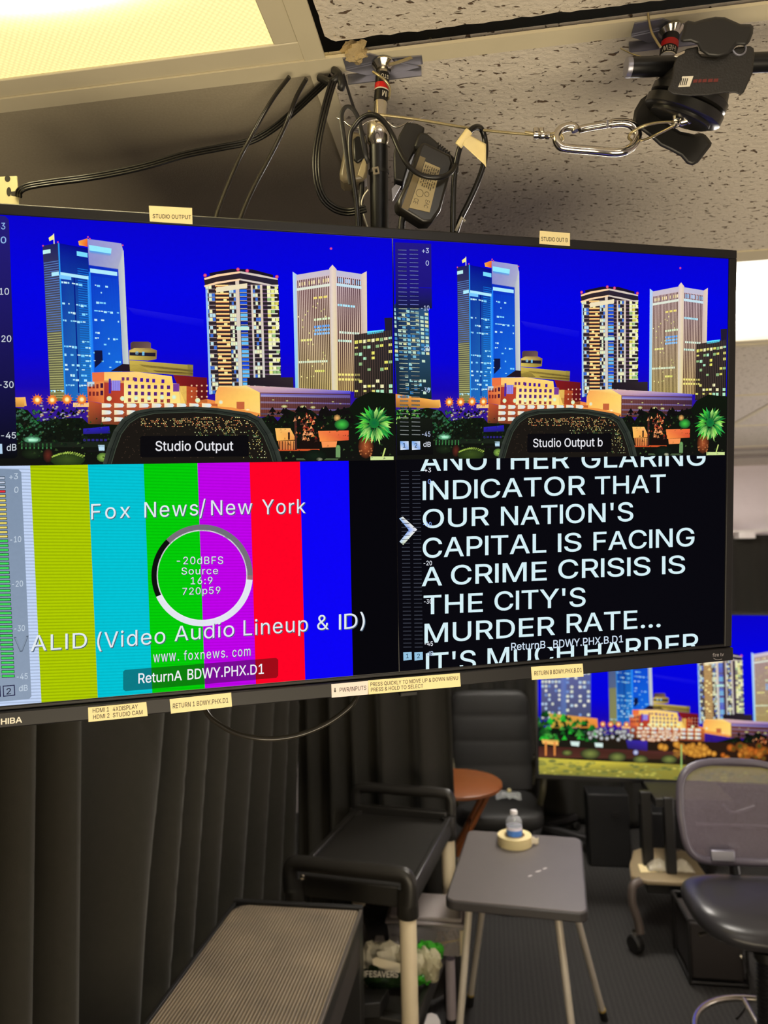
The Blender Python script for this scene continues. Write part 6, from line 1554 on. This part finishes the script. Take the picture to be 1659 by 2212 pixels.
def white_item():
    mb = MB().prism([PZ(x, y, ZL - .02) for x, y in [(912, 2220), (922, 2188), (932, 2186), (944, 2190), (951, 2202), (950, 2225)]], -Z * .03)
    tag(build('white_cup', mb, mat('white_cup_plastic', (202, 196, 196), 0.45), bevel=.006, seg=3), 'white rounded cup at the bottom edge beside the cart and folding table leg', 'cup')
white_item()
def post():
    p = PZ(975, 2192, .16); a, b = ab(p)
    p = rc(a, b, 0)
    t = thing('stand_post', 'pale post on a black foot rising behind the storage bin and folding table', 'post', p)
    pm = mat('pale_lilac_post', (182, 172, 178), 0.45)
    build('post', MB().cyl(p + Z * .15, p + Z * .36, .0185, n=24), pm, t)
    build('foot', MB().lathe([(.04, 0), (.04, .012), (.026, .02), (.022, .15)], p, Z, 28), M_DKMET, t)
post()
def cart_clip():
    p = PD(974, 1882, 2.83)
    t = thing('spring_clamp', 'black and brass spring clamp gripping the rear corner of the cart by the grey table', 'clamp', p)
    build('jaw', MB().prism([PD(x, y, 2.815) for x, y in [(963, 1870), (974, 1860), (990, 1855), (996, 1862), (986, 1872), (972, 1878)]], _F * .02), M_RUB, t, bevel=.003)
    build('brass_plate', MB().prism([PD(x, y, 2.81) for x, y in [(967, 1873), (984, 1876), (983, 1892), (967, 1886)]], _F * .012), mat('brass', (176, 150, 84), 0.3, 0.7), t, bevel=.001)
    build('chain', MB().tube([PD(x, y, 2.80) for x, y in [(989, 1862), (993, 1854), (996, 1849), (1001, 1842)]], .004, 8), M_CHROME, t)
cart_clip()

# ---- grey folding table with bottle and tape
def folding_table():
    z = .71
    c = [ab(PZ(x, y, z)) for x, y in [(1017, 1794), (1271, 1815), (1274, 1983), (968, 1946)]]
    # keep it a true rectangle
    am0, am1, b0, b1 = -0.150, 0.305, 2.405, 3.03
    skew = 0.05
    def P_(a, b, zz): return rc(a + (b - 2.7) * 0.095, b - (a - .08) * .10, zz)
    t = thing('folding_table', 'small grey folding table with splayed silver legs, bottle and tape roll on it', 'table', P_(.08, 2.7, 0))
    def outline(i, r=.035):
        pts = []
        for (ca, cb, s) in ((am1 - r, b1 - r, 0), (am0 + r, b1 - r, 1), (am0 + r, b0 + r, 2), (am1 - r, b0 + r, 3)):
            for k in range(6):
                an = pi / 2 * (s + k / 5); pts.append((ca + (r - i) * cos(an), cb + (r - i) * sin(an)))
        return pts
    build('table_top', MB().prism([P_(a, b, z - .004) for a, b in outline(.006)], Z * .004), M_GREYT, t, smooth=0, bevel=.0015)
    build('table_edge', MB().prism([P_(a, b, z - .032) for a, b in outline(0)], Z * .029), M_GREYE, t, bevel=.004)
    def leg(a0, bb0, a1, bb1, ztop=.68):
        l = build('leg', MB().cyl(P_(a0, bb0, ztop), P_(a1, bb1, .03), .0125, n=18), M_SILV, t)
        d = (P_(a1, bb1, 0) - P_(a0, bb0, ztop)).normalized(); e = P_(a1, bb1, .03)
        build('foot_cap', MB().cyl(e - d * .012, e + d * .030, .0150, n=18), M_DKMET, l)
        build('foot_band', MB().cyl(e - d * .020, e - d * .013, .0142, n=18, caps=True), mat('brass_band', (190, 160, 80), 0.35, 0.5), l)
    leg(am0 + .075, b0 + .06, am0 + .005, b0 + .03); leg(am1 - .095, b0 + .06, am1 - .035, b0 + .02)
    leg(am0 + .10, b1 - .06, am0 - .01, b1 + .01); leg(am1 - .075, b1 - .20, am1 + .055, b1 + .025)
    build('crossbar', MB().cyl(P_(am0 + .075, b0 + .06, .665), P_(am1 - .095, b0 + .06, .665), .009, n=14).cyl(P_(am0 + .10, b1 - .06, .665), P_(am1 - .075, b1 - .20, .665), .009, n=14), M_DKMET, t)
    wht = mat('table_scuff', (188, 182, 178), 0.6)
    for k, (x, y, w_) in enumerate(((1145, 1892, 5), (1163, 1882, 7), (1177, 1876, 5))):
        build('scuff_mark', MB().prism([PZ(x + w_ * cos(q * pi / 4), y + 1.6 * sin(q * pi / 4) - .25 * w_ * cos(q * pi / 4), z + .0003) for q in range(8)], Z * .0002), wht, t, smooth=0)
    return z
ZT = folding_table()
def tape_and_bottle():
    c = PZ(1112, 1823, ZT)
    t = thing('tape_roll', 'roll of cream masking tape lying flat on the grey folding table under a bottle', 'tape roll', c)
    R1, R0, h = .066, .038, .036
    build('roll', MB().lathe([(R0 + .002, 0), (R1, 0), (R1, h), (R0 + .002, h), (R0 + .002, 0)], c, Z, 48), M_MASK, t, smooth=40)
    build('core', MB().lathe([(R0, 0), (R0 + .002, 0), (R0 + .002, h + .0005), (R0, h + .0005), (R0, 0)], c, Z, 40), mat('cardboard_core', (206, 178, 130), 0.7), t, smooth=40)
    build('loose_end', MB().grid(lambda u, v: c + V((R1 * cos(-.35) + u * .030 , R1 * sin(-.35) + u * .012, .003 + v * (h - .006) * (1 - .25 * u) + .003 * sin(u * 7))), 6, 4), mat('tape_end_white', (232, 220, 190), 0.6), t, smooth=60, solid=.0005)
    b = c + Z * .0005
    bt = thing('water_bottle', 'small clear water bottle with a white cap and blue label standing in the tape roll', 'bottle', b)
    clear = mat('clear_bottle_plastic', (226, 230, 236), 0.06, var=0.02, alpha=0.30, spec=0.8)
    s = .0355
    build('bottle_body', MB().lathe([(.0001, 0), (.026, 0), (.030, .004), (.030, .062), (s - .004, .072), (s - .0035, .080), (.030, .092), (.022, .103), (.0145, .110), (.0128, .113), (.0128, .121)], b, Z, 32), clear, bt)
    build('water', MB().lathe([(.0001, .002), (.025, .002), (.0285, .006), (.0285, .058), (.0300, .066), (.0001, .0665)], b, Z, 28), mat('water_tint', (196, 206, 226), 0.05, alpha=0.35), bt)
    build('label_band', MB().cyl(b + Z * .036, b + Z * .058, .0306, n=32, caps=False), mat('blue_label', (72, 128, 214), 0.4, var=0.3, scale=120), bt)
    build('label_band', MB().cyl(b + Z * .058, b + Z * .070, .0310, n=32, caps=False), mat('white_label', (226, 222, 240), 0.4), bt)
    build('bottle_cap', MB().lathe([(.0001, .0128), (.0118, .0128), (.0134, .0115), (.0138, 0), (.0001, 0)], b + Z * .116, Z, 28), mat('white_cap', (226, 222, 224), 0.4), bt)
tape_and_bottle()

# ---- round wooden folding table
def wood_table():
    z = .70
    c = rc(-.200, 3.72, z); R_ = .235
    t = thing('side_table', 'round brown wooden folding table partly hidden by the black pleated curtain', 'table', V((c.x, c.y, 0)))
    build('table_top', MB().lathe([(.0001, 0), (R_ - .006, 0), (R_, -.004), (R_, -.018), (R_ - .005, -.022), (.0001, -.022)], c, Z, 64), M_WOOD, t)
    def stick(p, q, r=.013): return build('leg', MB().tube([p, (p + q) / 2, q], r, 12), M_WOOD, t)
    for sb in (-.085, .085):
        for sg in (-1, 1):
            stick(c + A * (.17 * sg) + B * (sb + .014 * sg) - Z * .025, c - A * (.19 if sg > 0 else -.05) + B * (sb + .014 * sg) - Z * (z - .012))
    for sg in (-1, 1):
        build('stretcher', MB().cyl(c + A * (.07 * sg) - B * .10 - Z * .22, c + A * (.07 * sg) + B * .10 - Z * .22, .010, n=12), M_WOOD, t)
wood_table()

# ---- office chairs
def star_base(t, p, r, z, m_, n=5, a0=.3, wheel=True):
    build('gas_column', MB().cyl(p + Z * .09, p + Z * z, .025, n=20), m_, t)
    for k in range(n):
        an = a0 + 2 * pi * k / n; d = V((cos(an), sin(an), 0)); s_ = V((-sin(an), cos(an), 0))
        lg = build('base_arm', MB().prism([p + d * .02 + s_ * .03 + Z * .075, p + d * .02 - s_ * .03 + Z * .075, p + d * r - s_ * .016 + Z * .065, p + d * r + s_ * .016 + Z * .065], Z * .035), m_, t, bevel=.006)
        build('caster', MB().lathe([(.0001, -.022), (.022, -.022), (.028, -.016), (.028, .016), (.022, .022), (.0001, .022)], p + d * (r - .01) + Z * .029, s_, 18), M_RUB, lg)
def leather_chair():
    p = rc(.005, 4.13, 0)
    t = thing('office_chair', 'black leather office chair with a stitched back behind the round wooden table', 'chair', p)
    ang = .10
    ax = (A * cos(ang) + B * sin(ang)); fy = (-B * cos(ang) + A * sin(ang))       # right, towards the viewer
    def Q(x, y, z): return p + ax * x + fy * y + Z * z
    def cushion(fn, nu=20, nv=16): return MB().grid(fn, nu, nv)
    def back(u, v):
        an = 2 * pi * u
        zz = .48 + .56 * v
        hw = (.228 + .012 * sin(v * pi)) * (1 if v < .88 else sqrt(max(0, 1 - ((v - .88) / .125) ** 2)) * .35 + .65)
        if v in (0, 1): hw *= .85
        th = .045 * (1 + .12 * abs(sin(v * 4.0 * pi)) ** .5) * (0.2 if v in (0, 1) else 1)
        e = .45
        x = hw * math.copysign(abs(cos(an)) ** e, cos(an)); y = th * math.copysign(abs(sin(an)) ** e, sin(an))
        return Q(x, y - .20 - .10 * (v - .2), zz)
    mb = cushion(back, 28, 40); build('backrest', mb, M_LEATH, t, smooth=60)
    def seat(u, v):
        th, ph = 2 * pi * u, -pi / 2 + pi * v; e = .4
        f = lambda c: math.copysign(abs(c) ** e, c)
        return Q(.235 * f(cos(ph)) * f(cos(th)), .03 + .235 * f(cos(ph)) * f(sin(th)), .44 + .05 * f(sin(ph)))
    build('seat', cushion(seat, 32, 16), M_LEATH, t, smooth=60)
    for s in (-1, 1):
        build('armrest', MB().tube([Q(.23 * s, -.22, .50), Q(.245 * s, -.20, .62), Q(.25 * s, -.05, .69), Q(.25 * s, .08, .68), Q(.24 * s, .12, .58), Q(.23 * s, .06, .48)], .018, 12), mat('dark_olive_arm', (70, 66, 48), 0.5), t)
    star_base(t, p, .30, .44, M_DKMET, a0=.9)
    return p
leather_chair()
def snack_tray():
    c = PZ(1098, 1722, .495)
    t = thing('snack_tray', 'clear crinkled plastic tray with a pale morsel on the leather chair seat', 'plastic tray', c)
    cl = mat('clear_tray_plastic', (200, 204, 204), 0.12, var=0.1, bump=0.7, bscale=60, alpha=0.32)
    rr = random.Random(4)
    build('tray', MB().grid(lambda u, v: c + A * ((u - .5) * .14) + B * ((v - .5) * .12) + Z * (.014 * sin(pi * u) * sin(pi * v) + rr.uniform(0, .020)), 9, 8), cl, t, smooth=20, solid=.001)
    build('morsel', MB().lathe([(.0001, .018), (.008, .016), (.011, .008), (.009, 0), (.0001, 0)], PZ(1100, 1710, .525), Z, 14), mat('cream_morsel', (226, 214, 160), 0.5), t)
snack_tray()
def low_chair():
    p = PD(1167, 1780, 4.62); p.z = 0
    t = thing('office_chair', 'dark office chair on a five-armed base behind the left end of the large television', 'chair', p)
    build('seat', MB().lathe([(.0001, .055), (.18, .053), (.215, .04), (.22, .02), (.20, 0), (.0001, -.01)], p + Z * .44, Z, 36), mat('dark_olive_vinyl', (44, 42, 34), 0.5), t)
    star_base(t, p, .33, .44, mat('dark_grey_base', (48, 47, 48), 0.45), a0=.55)
low_chair()

# ---- large television on its wheeled stand
TV2O = PD(1163, 1672, 3.80); T2A = (A * cos(radians(-1.2)) + Z * sin(radians(-1.2))).normalized()
T2B = T2A.cross(A.cross(Z).normalized()).normalized(); T2B = Z - T2A * Z.dot(T2A); T2B.normalize()
T2N = -B
def fit_len():
    r = ray(1166, 1477); # top-left visible point tells the scale only; the screen height comes from the top edge
    p = PP(1620, 1329, TV2O, T2N) - TV2O
    return p.dot(T2B)
H2 = fit_len(); W2 = H2 * 16 / 9
def tv2uv(x, y):
    p = PP(x, y, TV2O, T2N) - TV2O
    return (p.dot(T2A) / W2, p.dot(T2B) / H2)
def big_tv():
    M2 = Matrix((T2A, B, T2B)).transposed()
    ctr = TV2O + T2A * W2 / 2 + T2B * H2 / 2
    t = thing('television', 'large television on a wheeled stand at the back, showing the night skyline close up', 'television', TV2O + T2A * W2 / 2)
    def bx(u0, u1, v0, v1, h0, h1):
        return MB().box(TV2O + T2A * (u0 + u1) / 2 + T2B * (v0 + v1) / 2 + B * (h0 + h1) / 2, (u1 - u0, h1 - h0, v1 - v0), M2)
    e = .014
    mb = MB()
    for q in ((-e, 0, -.02, H2 + e), (W2, W2 + e, -.02, H2 + e), (0, W2, H2, H2 + e), (0, W2, -.022, 0)):
        b_ = bx(q[0], q[1], q[2], q[3], -.006, .03); mb.add(b_.v, b_.f)
    build('bezel', mb, mat('black_bezel', (18, 18, 20), 0.35), t, bevel=.002)
    build('back_shell', bx(-e + .003, W2 + e - .003, -.015, H2 + e - .003, .03, .06), M_BACK, t)
    scr = build('screen', bx(-.001, W2 + .001, -.001, H2 + .001, .0005, .01), M_PANEL, t, smooth=0)
    # the same skyline, enlarged
    uA = lambda x, y: tvuv(x, y)
    x1, y1 = tv2uv(1302, 1564); x2, _ = tv2uv(1509, 1510); _, y2 = tv2uv(1555, 1413)
    u1, v1 = uA(81, 864); u2, _ = uA(449, 780); _, v2 = uA(514, 590)
    ka = (x2 - x1) / (u2 - u1); kb = (y2 - y1) / (v2 - v1)
    P = Pic(lambda x, y: (lambda q: (x1 + (q[0] - u1) * ka, y1 + (q[1] - v1) * kb))(uA(x, y)), (0.002, 0.998, 0.002, 0.998))
    P.poly([(0, 0), (1, 0), (1, 1), (0, 1)], (4, 0, 205), raw=True); P.up()
    skyline(P, True)
    P.up(2); P.T = tv2uv
    rnd = random.Random(21)
    # towers at the left edge
    for q, c0 in (([(1169, 1440), (1212, 1440), (1212, 1555), (1169, 1555)], (92, 92, 130)), ([(1222, 1440), (1276, 1440), (1276, 1560), (1222, 1560)], (84, 96, 140))):
        P.poly(q, [(100, 104, 160), (90, 100, 160), (70, 76, 110), (74, 76, 100)]); P.up()
        for r in range(12):
            for c in range(6):
                if rnd.random() < .5: P.cell(q, c / 6 + .02, c / 6 + .13, r / 12 + .01, r / 12 + .055, rnd.choice([(226, 232, 210), (190, 214, 236), (240, 240, 226), (120, 150, 210)]))
        P.up(-1)
    P.poly([(1210, 1430), (1224, 1430), (1224, 1565), (1210, 1560)], [(110, 120, 190), (90, 120, 200), (80, 110, 160), (80, 100, 150)])
    P.up(2)
    P.poly([(1185, 1540), (1290, 1552), (1292, 1572), (1190, 1572)], [(200, 170, 70), (246, 150, 70), (226, 130, 50), (190, 160, 60)])
    # ground: trees, low walls, lawn
    P.poly([(1150, 1588), (1700, 1608), (1700, 1720), (1150, 1720)], [(24, 26, 20), (50, 26, 16), (40, 30, 16), (30, 30, 20)])
    P.up()
    for k in range(120):
        x = 1163 + rnd.random() ** 1.3 * 130; y = rnd.uniform(1540, 1600) ; r = rnd.uniform(3, 9)
        if y < 1536 + (x - 1163) * .2: continue
        P.poly([(x, y - r), (x + r, y + r * .6), (x - r, y + r * .7)], rnd.choice([(40, 190, 50), (20, 90, 30), (30, 130, 40), (70, 160, 60), (16, 50, 22), (20, 40, 24)]))
    for k in range(26):
        x, y = rnd.uniform(1270, 1370), rnd.uniform(1576, 1600); P.disc(x, y, 5, (226, 236, 240), (80, 60, 50), 9, 5)
    for k in range(34):
        x, y = 1372 + rnd.random() * 96, rnd.choice([1580, 1588, 1597]) + rnd.uniform(-2, 2); P.disc(x, y, 6, (250, 244, 220), (190, 110, 60), 9, 4)
    for k in range(46):
        x, y = rnd.gauss(1490, 24), rnd.uniform(1606, 1632); P.disc(x, y, rnd.uniform(4, 9), (246, 180, 70), (150, 90, 30), 9)
    for k in range(40):
        x, y = rnd.gauss(1625, 30), rnd.uniform(1610, 1640); P.disc(x, y, rnd.uniform(4, 10), rnd.choice([(246, 160, 60), (226, 120, 40), (40, 80, 30)]), (120, 60, 20), 9)
    P.poly([(1352, 1598), (1398, 1600), (1398, 1622), (1356, 1616)], [(50, 40, 150), (60, 40, 170), (50, 30, 110), (40, 30, 110)])
    for q in ([(1170, 1597), (1206, 1599), (1206, 1610), (1172, 1606)], [(1232, 1601), (1252, 1602), (1250, 1612), (1234, 1610)], [(1284, 1604), (1302, 1605), (1302, 1614), (1286, 1613)]):
        P.poly(q, (250, 190, 100) if q[0][0] < 1180 else (214, 236, 230))
    P.poly([(1162, 1612), (1480, 1624), (1480, 1640), (1162, 1636)], [(70, 36, 30), (84, 44, 40), (70, 40, 30), (90, 50, 40)])
    P.up()
    for x in (1177, 1196): P.rect(x, 1602, x + 4, 1632, (226, 140, 70))
    for x, y, r in ((1275, 1628, 22), (1333, 1635, 20), (1383, 1640, 17), (1225, 1626, 12), (1445, 1640, 18)):
        P.disc(x, y, r, (128, 140, 70), (44, 44, 30), 14, r * .55)
    P.disc(1373, 1625, 6, (220, 230, 250), (90, 90, 160), 10)
    P.poly([(1160, 1636), (1300, 1644), (1480, 1652), (1800, 1664), (1800, 1730), (1160, 1690)], [(196, 186, 74), (214, 196, 70), (150, 140, 56), (170, 150, 60), (80, 84, 40), (86, 90, 46)])
    P.up()
    for k in range(170):
        x = rnd.uniform(1160, 1660); y = 1642 + (x - 1160) * .045 + rnd.uniform(0, 36); r = rnd.uniform(3, 9)
        P.disc(x, y, r, rnd.choice([(206, 196, 84), (150, 150, 70), (100, 108, 60), (70, 84, 46), (226, 206, 90)]), (130, 130, 62), 8, r * .4)
    P.rect(1470, 1608, 1473, 1660, (150, 190, 110))
    P.build('skyline_picture', TV2O + T2A * W2 / 2 + T2B * H2 / 2, T2A * W2, T2B * H2, T2N, scr, .00012)
big_tv()

def tv_stand():
    zs = .31
    p = PZ(1455, 1880, zs); 
    a0, a1 = ab(PZ(1350, 1895, zs))[0], .98
    b0 = ab(PZ(1400, 1902, zs))[1]; b1 = b0 + .40
    t = thing('tv_stand', 'wheeled television stand with black columns and a taupe shelf near the mesh chair', 'stand', rc((a0 + a1) / 2, (b0 + b1) / 2, 0))
    def shelf_pts(): 
        return [(a0 + .03, b0 + .04), (a0 + .10, b0), (a1 - .1, b0), (a1, b0 + .05), (a1, b1 - .05), (a1 - .06, b1), (a0 + .16, b1), (a0 + .10, b1 - .05), (a0 + .05, b0 + .18)]
    build('shelf', MB().prism([rc(a, b, zs - .022) for a, b in shelf_pts()], Z * .022), M_TAUPE, t, bevel=.006)
    build('under_box', MB().rbox(a0 + .10, a1 - .1, b0 + .03, b1 - .1, zs - .07, zs - .022), M_DKMET, t, bevel=.004)
    zb = TV2O.z
    for x, y in ((1450, 1885), (1400, 1868)):
        a, b = ab(PZ(x, y, zs))
        build('column', MB().rbox(a - .024, a + .024, b - .02, b + .02, zs, zb - .01) if x > 1420 else MB().rbox(a - .026, a + .026, b - .02, b + .02, zs, zb - .01), M_DKMET, t, bevel=.006)
    a, b = ab(PZ(1450, 1885, zs))
    bt = ab(TV2O)[1]
    build('mount_arm', MB().rbox(a - .06, a + .3, b - .005, bt + .06, zb - .06, zb - .02).rbox(a - .05, a + .05, bt + .055, bt + .08, zb - .06, zb + .3), M_DKMET, t, bevel=.003)
    # curved legs with casters
    for sa, aa in ((-1, a0 + .03), (1, a1 - .03)):
        for bb, dr in ((b0 + .02, -1), (b1 - .03, 1)):
            if dr > 0: aa = a0 + .42 if sa < 0 else a1 - .03
            q = [rc(aa + .04 * -sa, bb, zs - .012), rc(aa, bb + .02 * dr, zs - .03), rc(aa + .008 * sa, bb + .035 * dr, zs - .10), rc(aa - .012 * sa, bb + .045 * dr, zs - .17), rc(aa - .02 * sa, bb + .055 * dr, .085)]
            lg = build('leg', MB().tube(q, .020, 12), mat('dark_taupe_leg', (84, 74, 68), 0.4), t)
            e = rc(aa + .005 * sa, bb + .055 * dr, .04)
            build('caster', MB().lathe([(.0001, -.022), (.034, -.022), (.040, -.015), (.040, .015), (.034, .022), (.0001, .022)], e, (A * .8 + B * .6).normalized(), 22), M_RUB, lg)
            build('caster_fork', MB().cyl(e + Z * .02, e + Z * .055, .014, n=14), M_CHROME, lg)
    sp = zs + .001
    tag(build('paper_note', MB().prism([PZ(x, y, sp) for x, y in [(1378, 1867), (1408, 1869), (1433, 1884), (1384, 1885)]], Z * .002), mat('cream_paper', (226, 208, 160), 0.7), smooth=0), 'cream paper lying on the taupe shelf of the television stand', 'paper')
    for k, (x, y, lb) in enumerate(((1423, 1870, 'clear crumpled plastic package on the taupe stand shelf between the two columns'), (1472, 1872, 'clear crumpled plastic package on the taupe stand shelf beside the mesh chair'))):
        c = PZ(x, y + 6, sp); rr = random.Random(30 + k)
        o = build('plastic_package', MB().grid(lambda u, v: c + A * ((u - .5) * .11) + B * ((v - .5) * .09) + Z * (.045 * sin(pi * u) * sin(pi * v) + rr.uniform(0, .008)), 10, 8), mat('clear_wrap', (206, 198, 176), 0.12, var=0.2, bump=0.6, bscale=60, alpha=0.6), smooth=20, solid=.001)
        tag(o, lb, 'package')
tv_stand()
def thin_stand():
    p = PZ(1350, 1838, 0); q = PD(1356, 1700, (p - CAM).dot(_F))
    t = thing('easel_leg_stand', 'thin black stand leg under the large television, left of the columns', 'stand', p)
    build('upright', MB().cyl(p + Z * .012, V((p.x, p.y, .60)), .013, n=14), M_DKMET, t)
    build('foot', MB().lathe([(.03, 0), (.03, .008), (.014, .02)], p, Z, 18), M_DKMET, t)
thin_stand()
def under_clutter():
    for k, (a, b, w_, d_, h_, lb) in enumerate(((.66, 4.55, .24, .16, .42, 'black equipment case standing under the large television, left of the stand'), (1.02, 4.5, .34, .18, .34, 'low black equipment case under the large television, behind the stand columns'))):
        t = thing('equipment_case', lb, 'case', rc(a, b, 0), 'black cases under the television')
        build('body', MB().rbox(a - w_ / 2, a + w_ / 2, b - d_ / 2, b + d_ / 2, 0, h_), mat('black_case_vinyl', (14, 14, 15), 0.6), t, bevel=.008)
        build('latch', MB().rbox(a + .02, a + .06, b - d_ / 2 - .006, b - d_ / 2, h_ * .7, h_ * .76), M_DKMET, t, bevel=.001)
under_clutter()

# ---- drafting chair with a mesh back
def mesh_mat():
    m, N, L, p = node_mat('chair_mesh')
    tc = N.new('ShaderNodeTexCoord'); nz = N.new('ShaderNodeTexNoise'); nz.inputs['Scale'].default_value = 700; L.new(tc.outputs['Object'], nz.inputs['Vector'])
    L.new(math_node(N, L, 'MULTIPLY_ADD', nz.outputs['Fac'], .25, .50), p.inputs['Alpha'])
    p.inputs['Base Color'].default_value = lin((110, 100, 112)) + (1,); p.inputs['Roughness'].default_value = .6
    return m
def drafting_chair():
    p = rc(.80, 2.44, 0)
    t = thing('drafting_chair', 'tall drafting chair with a grey mesh back and black vinyl seat at the lower right', 'chair', p)
    an = .02
    ax = A * cos(an) + B * sin(an); fy = -B * cos(an) + A * sin(an)
    def Q(x, y, z): return p + ax * x + fy * y + Z * z
    # backrest outline in its own plane, seen from the front
    def outl(k, n=48):
        th_ = 2 * pi * k / n; e = .38
        f = lambda c, ee: math.copysign(abs(c) ** ee, c)
        c_, s_ = cos(th_), sin(th_)
        x = .188 * f(c_, .50); z = .150 * f(s_, .42)
        x *= 1.0 - .10 * (z / .165) * (1 if z < 0 else .35) * -1 * (1 if z < 0 else -1)
        return x, z
    def BK(x, z): return Q(x, -.085 - .075 * (1 - (x / .25) ** 2) - .10 * (z + .05), 0.962 + z + (.012 * (1 - (x / .24) ** 2) if z > 0 else -.008 * (1 - (x / .24) ** 2)))
    pts = [BK(*outl(k)) for k in range(48)]
    fm = mat('grey_chair_frame', (84, 78, 88), 0.35)
    build('back_frame', MB().rings(pts, [.0125] * 48, 10, closed=True), fm, t, smooth=60)
    mb = MB()
    nr = 10
    def mesh_fn(u, v):
        k = u * 48; x, z = outl(k); return BK(x * v * .99, z * v * .99)
    mb.grid(mesh_fn, 48, 12)
    build('back_mesh', mb, mesh_mat(), t, smooth=180)
    for zz, w_ in ((-.035, .15), (.005, .05)):
        build('lumbar_bar', MB().tube([BK(-w_ + .02, zz) - fy * .018, BK(0, zz - .006) - fy * .018, BK(w_ + .02, zz) - fy * .018], .005, 8), fm, t)
    # seat
    def seat(u, v):
        th, ph = 2 * pi * u, -pi / 2 + pi * v
        f = lambda c, e: math.copysign(abs(c) ** e, c)
        x = .222 * f(cos(ph), .35) * f(cos(th), .62); y = .04 + .195 * f(cos(ph), .35) * f(sin(th), .62)
        droop = -.03 * max(0, (y - .12) / .16) ** 2
        return Q(x, y, .745 + .045 * f(sin(ph), .75) + droop - .010 * (1 - (x / .25) ** 2) * (1 if ph > 0 else 0))
    build('seat', MB().grid(seat, 48, 20), M_VINYL, t, smooth=60)
    build('seat_pan', MB().lathe([(.0001, -.02), (.14, -.02), (.19, 0), (.0001, .004)], Q(0, .05, .70), Z, 32), M_DKMET, t)
    build('back_bracket', MB().tube([Q(0, -.05, .69), Q(0, -.16, .70), Q(0, -.20, .78), Q(0, -.195, .84)], .018, 10), M_DKMET, t)
    build('bracket_plate', MB().box(Q(-.06, -.12, .835), (.075, .012, .035), Matrix((ax, fy, Z)).transposed()), M_ZINC, t, bevel=.003)
    build('adjust_lever', MB().tube([Q(-.05, .05, .68), Q(-.16, .06, .675), Q(-.20, .07, .672)], .006, 8), M_CHROME, t)
    # column with bellows
    build('column_sleeve', MB().cyl(Q(0, .05, .60), Q(0, .05, .69), .036, n=28), M_DKMET, t)
    prof = []
    z = .60; k = 0
    while z > .335:
        rr = .024 + (.60 - z) * .035
        prof += [(rr, z - .60), (rr + .007, z - .605), (rr, z - .612)]; z -= .0125
    build('bellows', MB().lathe(prof, Q(0, .05, .60), Z, 28), mat('black_bellows', (34, 33, 36), 0.28), t)
    build('column', MB().cyl(Q(0, .05, .08), Q(0, .05, .345), .030, n=24), M_DKMET, t)
    # foot ring
    rg = [Q(.215 * cos(q * pi / 20), .05 + .215 * sin(q * pi / 20), .360) for q in range(40)]
    fr = build('foot_ring', MB().rings(rg, [.0105] * 40, 12, closed=True), M_CHROME, t, smooth=60)
    for k in range(3):
        a_ = .5 + k * 2 * pi / 3; build('ring_spoke', MB().cyl(Q(.03 * cos(a_), .05 + .03 * sin(a_), .34), Q(.21 * cos(a_), .05 + .21 * sin(a_), .360), .008, n=12), M_CHROME, fr)
    star_base(t, Q(0, .05, 0), .32, .30, M_DKMET, a0=.2)
drafting_chair()

# ---- black wire-framed case on the floor behind the drafting chair
def crate():
    z1 = .27
    a0, b0 = ab(PZ(1492, 2128, 0)); a1 = ab(PZ(1600, 2133, 0))[0]; b1 = b0 + .26
    t = thing('wire_crate', 'black framed crate on the carpet behind the drafting chair column', 'crate', rc((a0 + a1) / 2, (b0 + b1) / 2, 0))
    a1 += .03
    mb = MB(); r = .007
    P_ = lambda a, b, z: rc(a, b, z)
    cs = [(a0, b0), (a1, b0), (a1, b1), (a0, b1)]
    for z in (.012, z1):
        for k in range(4): mb.cyl(P_(*cs[k], z), P_(*cs[(k + 1) % 4], z), r, n=10)
    for c in cs: mb.cyl(P_(*c, .005), P_(*c, z1), r, n=10)
    build('crate_frame', mb, M_DKMET, t, smooth=60)
    build('crate_lining', MB().rbox(a0 + .01, a1 - .01, b0 + .01, b1 - .01, .02, z1 - .02), mat('dark_brown_fabric', (40, 35, 33), 0.8), t, bevel=.008)
    for a, z in ((a1 - .03, z1 - .02), (a1 - .025, .13)):
        build('corner_stud', MB().lathe([(.0001, .006), (.008, .004), (.010, 0)], P_(a, b0 - .006, z), -B, 14), M_CHROME, t)
    o = build('thin_cable', MB().tube([P_(a1 - .02, b0 - .02, .14), P_(a1 - .01, b0 - .05, .03), P_(a1 - .06, b0 - .14, .006), P_(a1 - .12, b0 - .22, .006)], .003, 8), M_CORD, smooth=60)
    tag(o, 'thin black cord trailing from the crate over the carpet to the foot ring', 'cable')
crate()
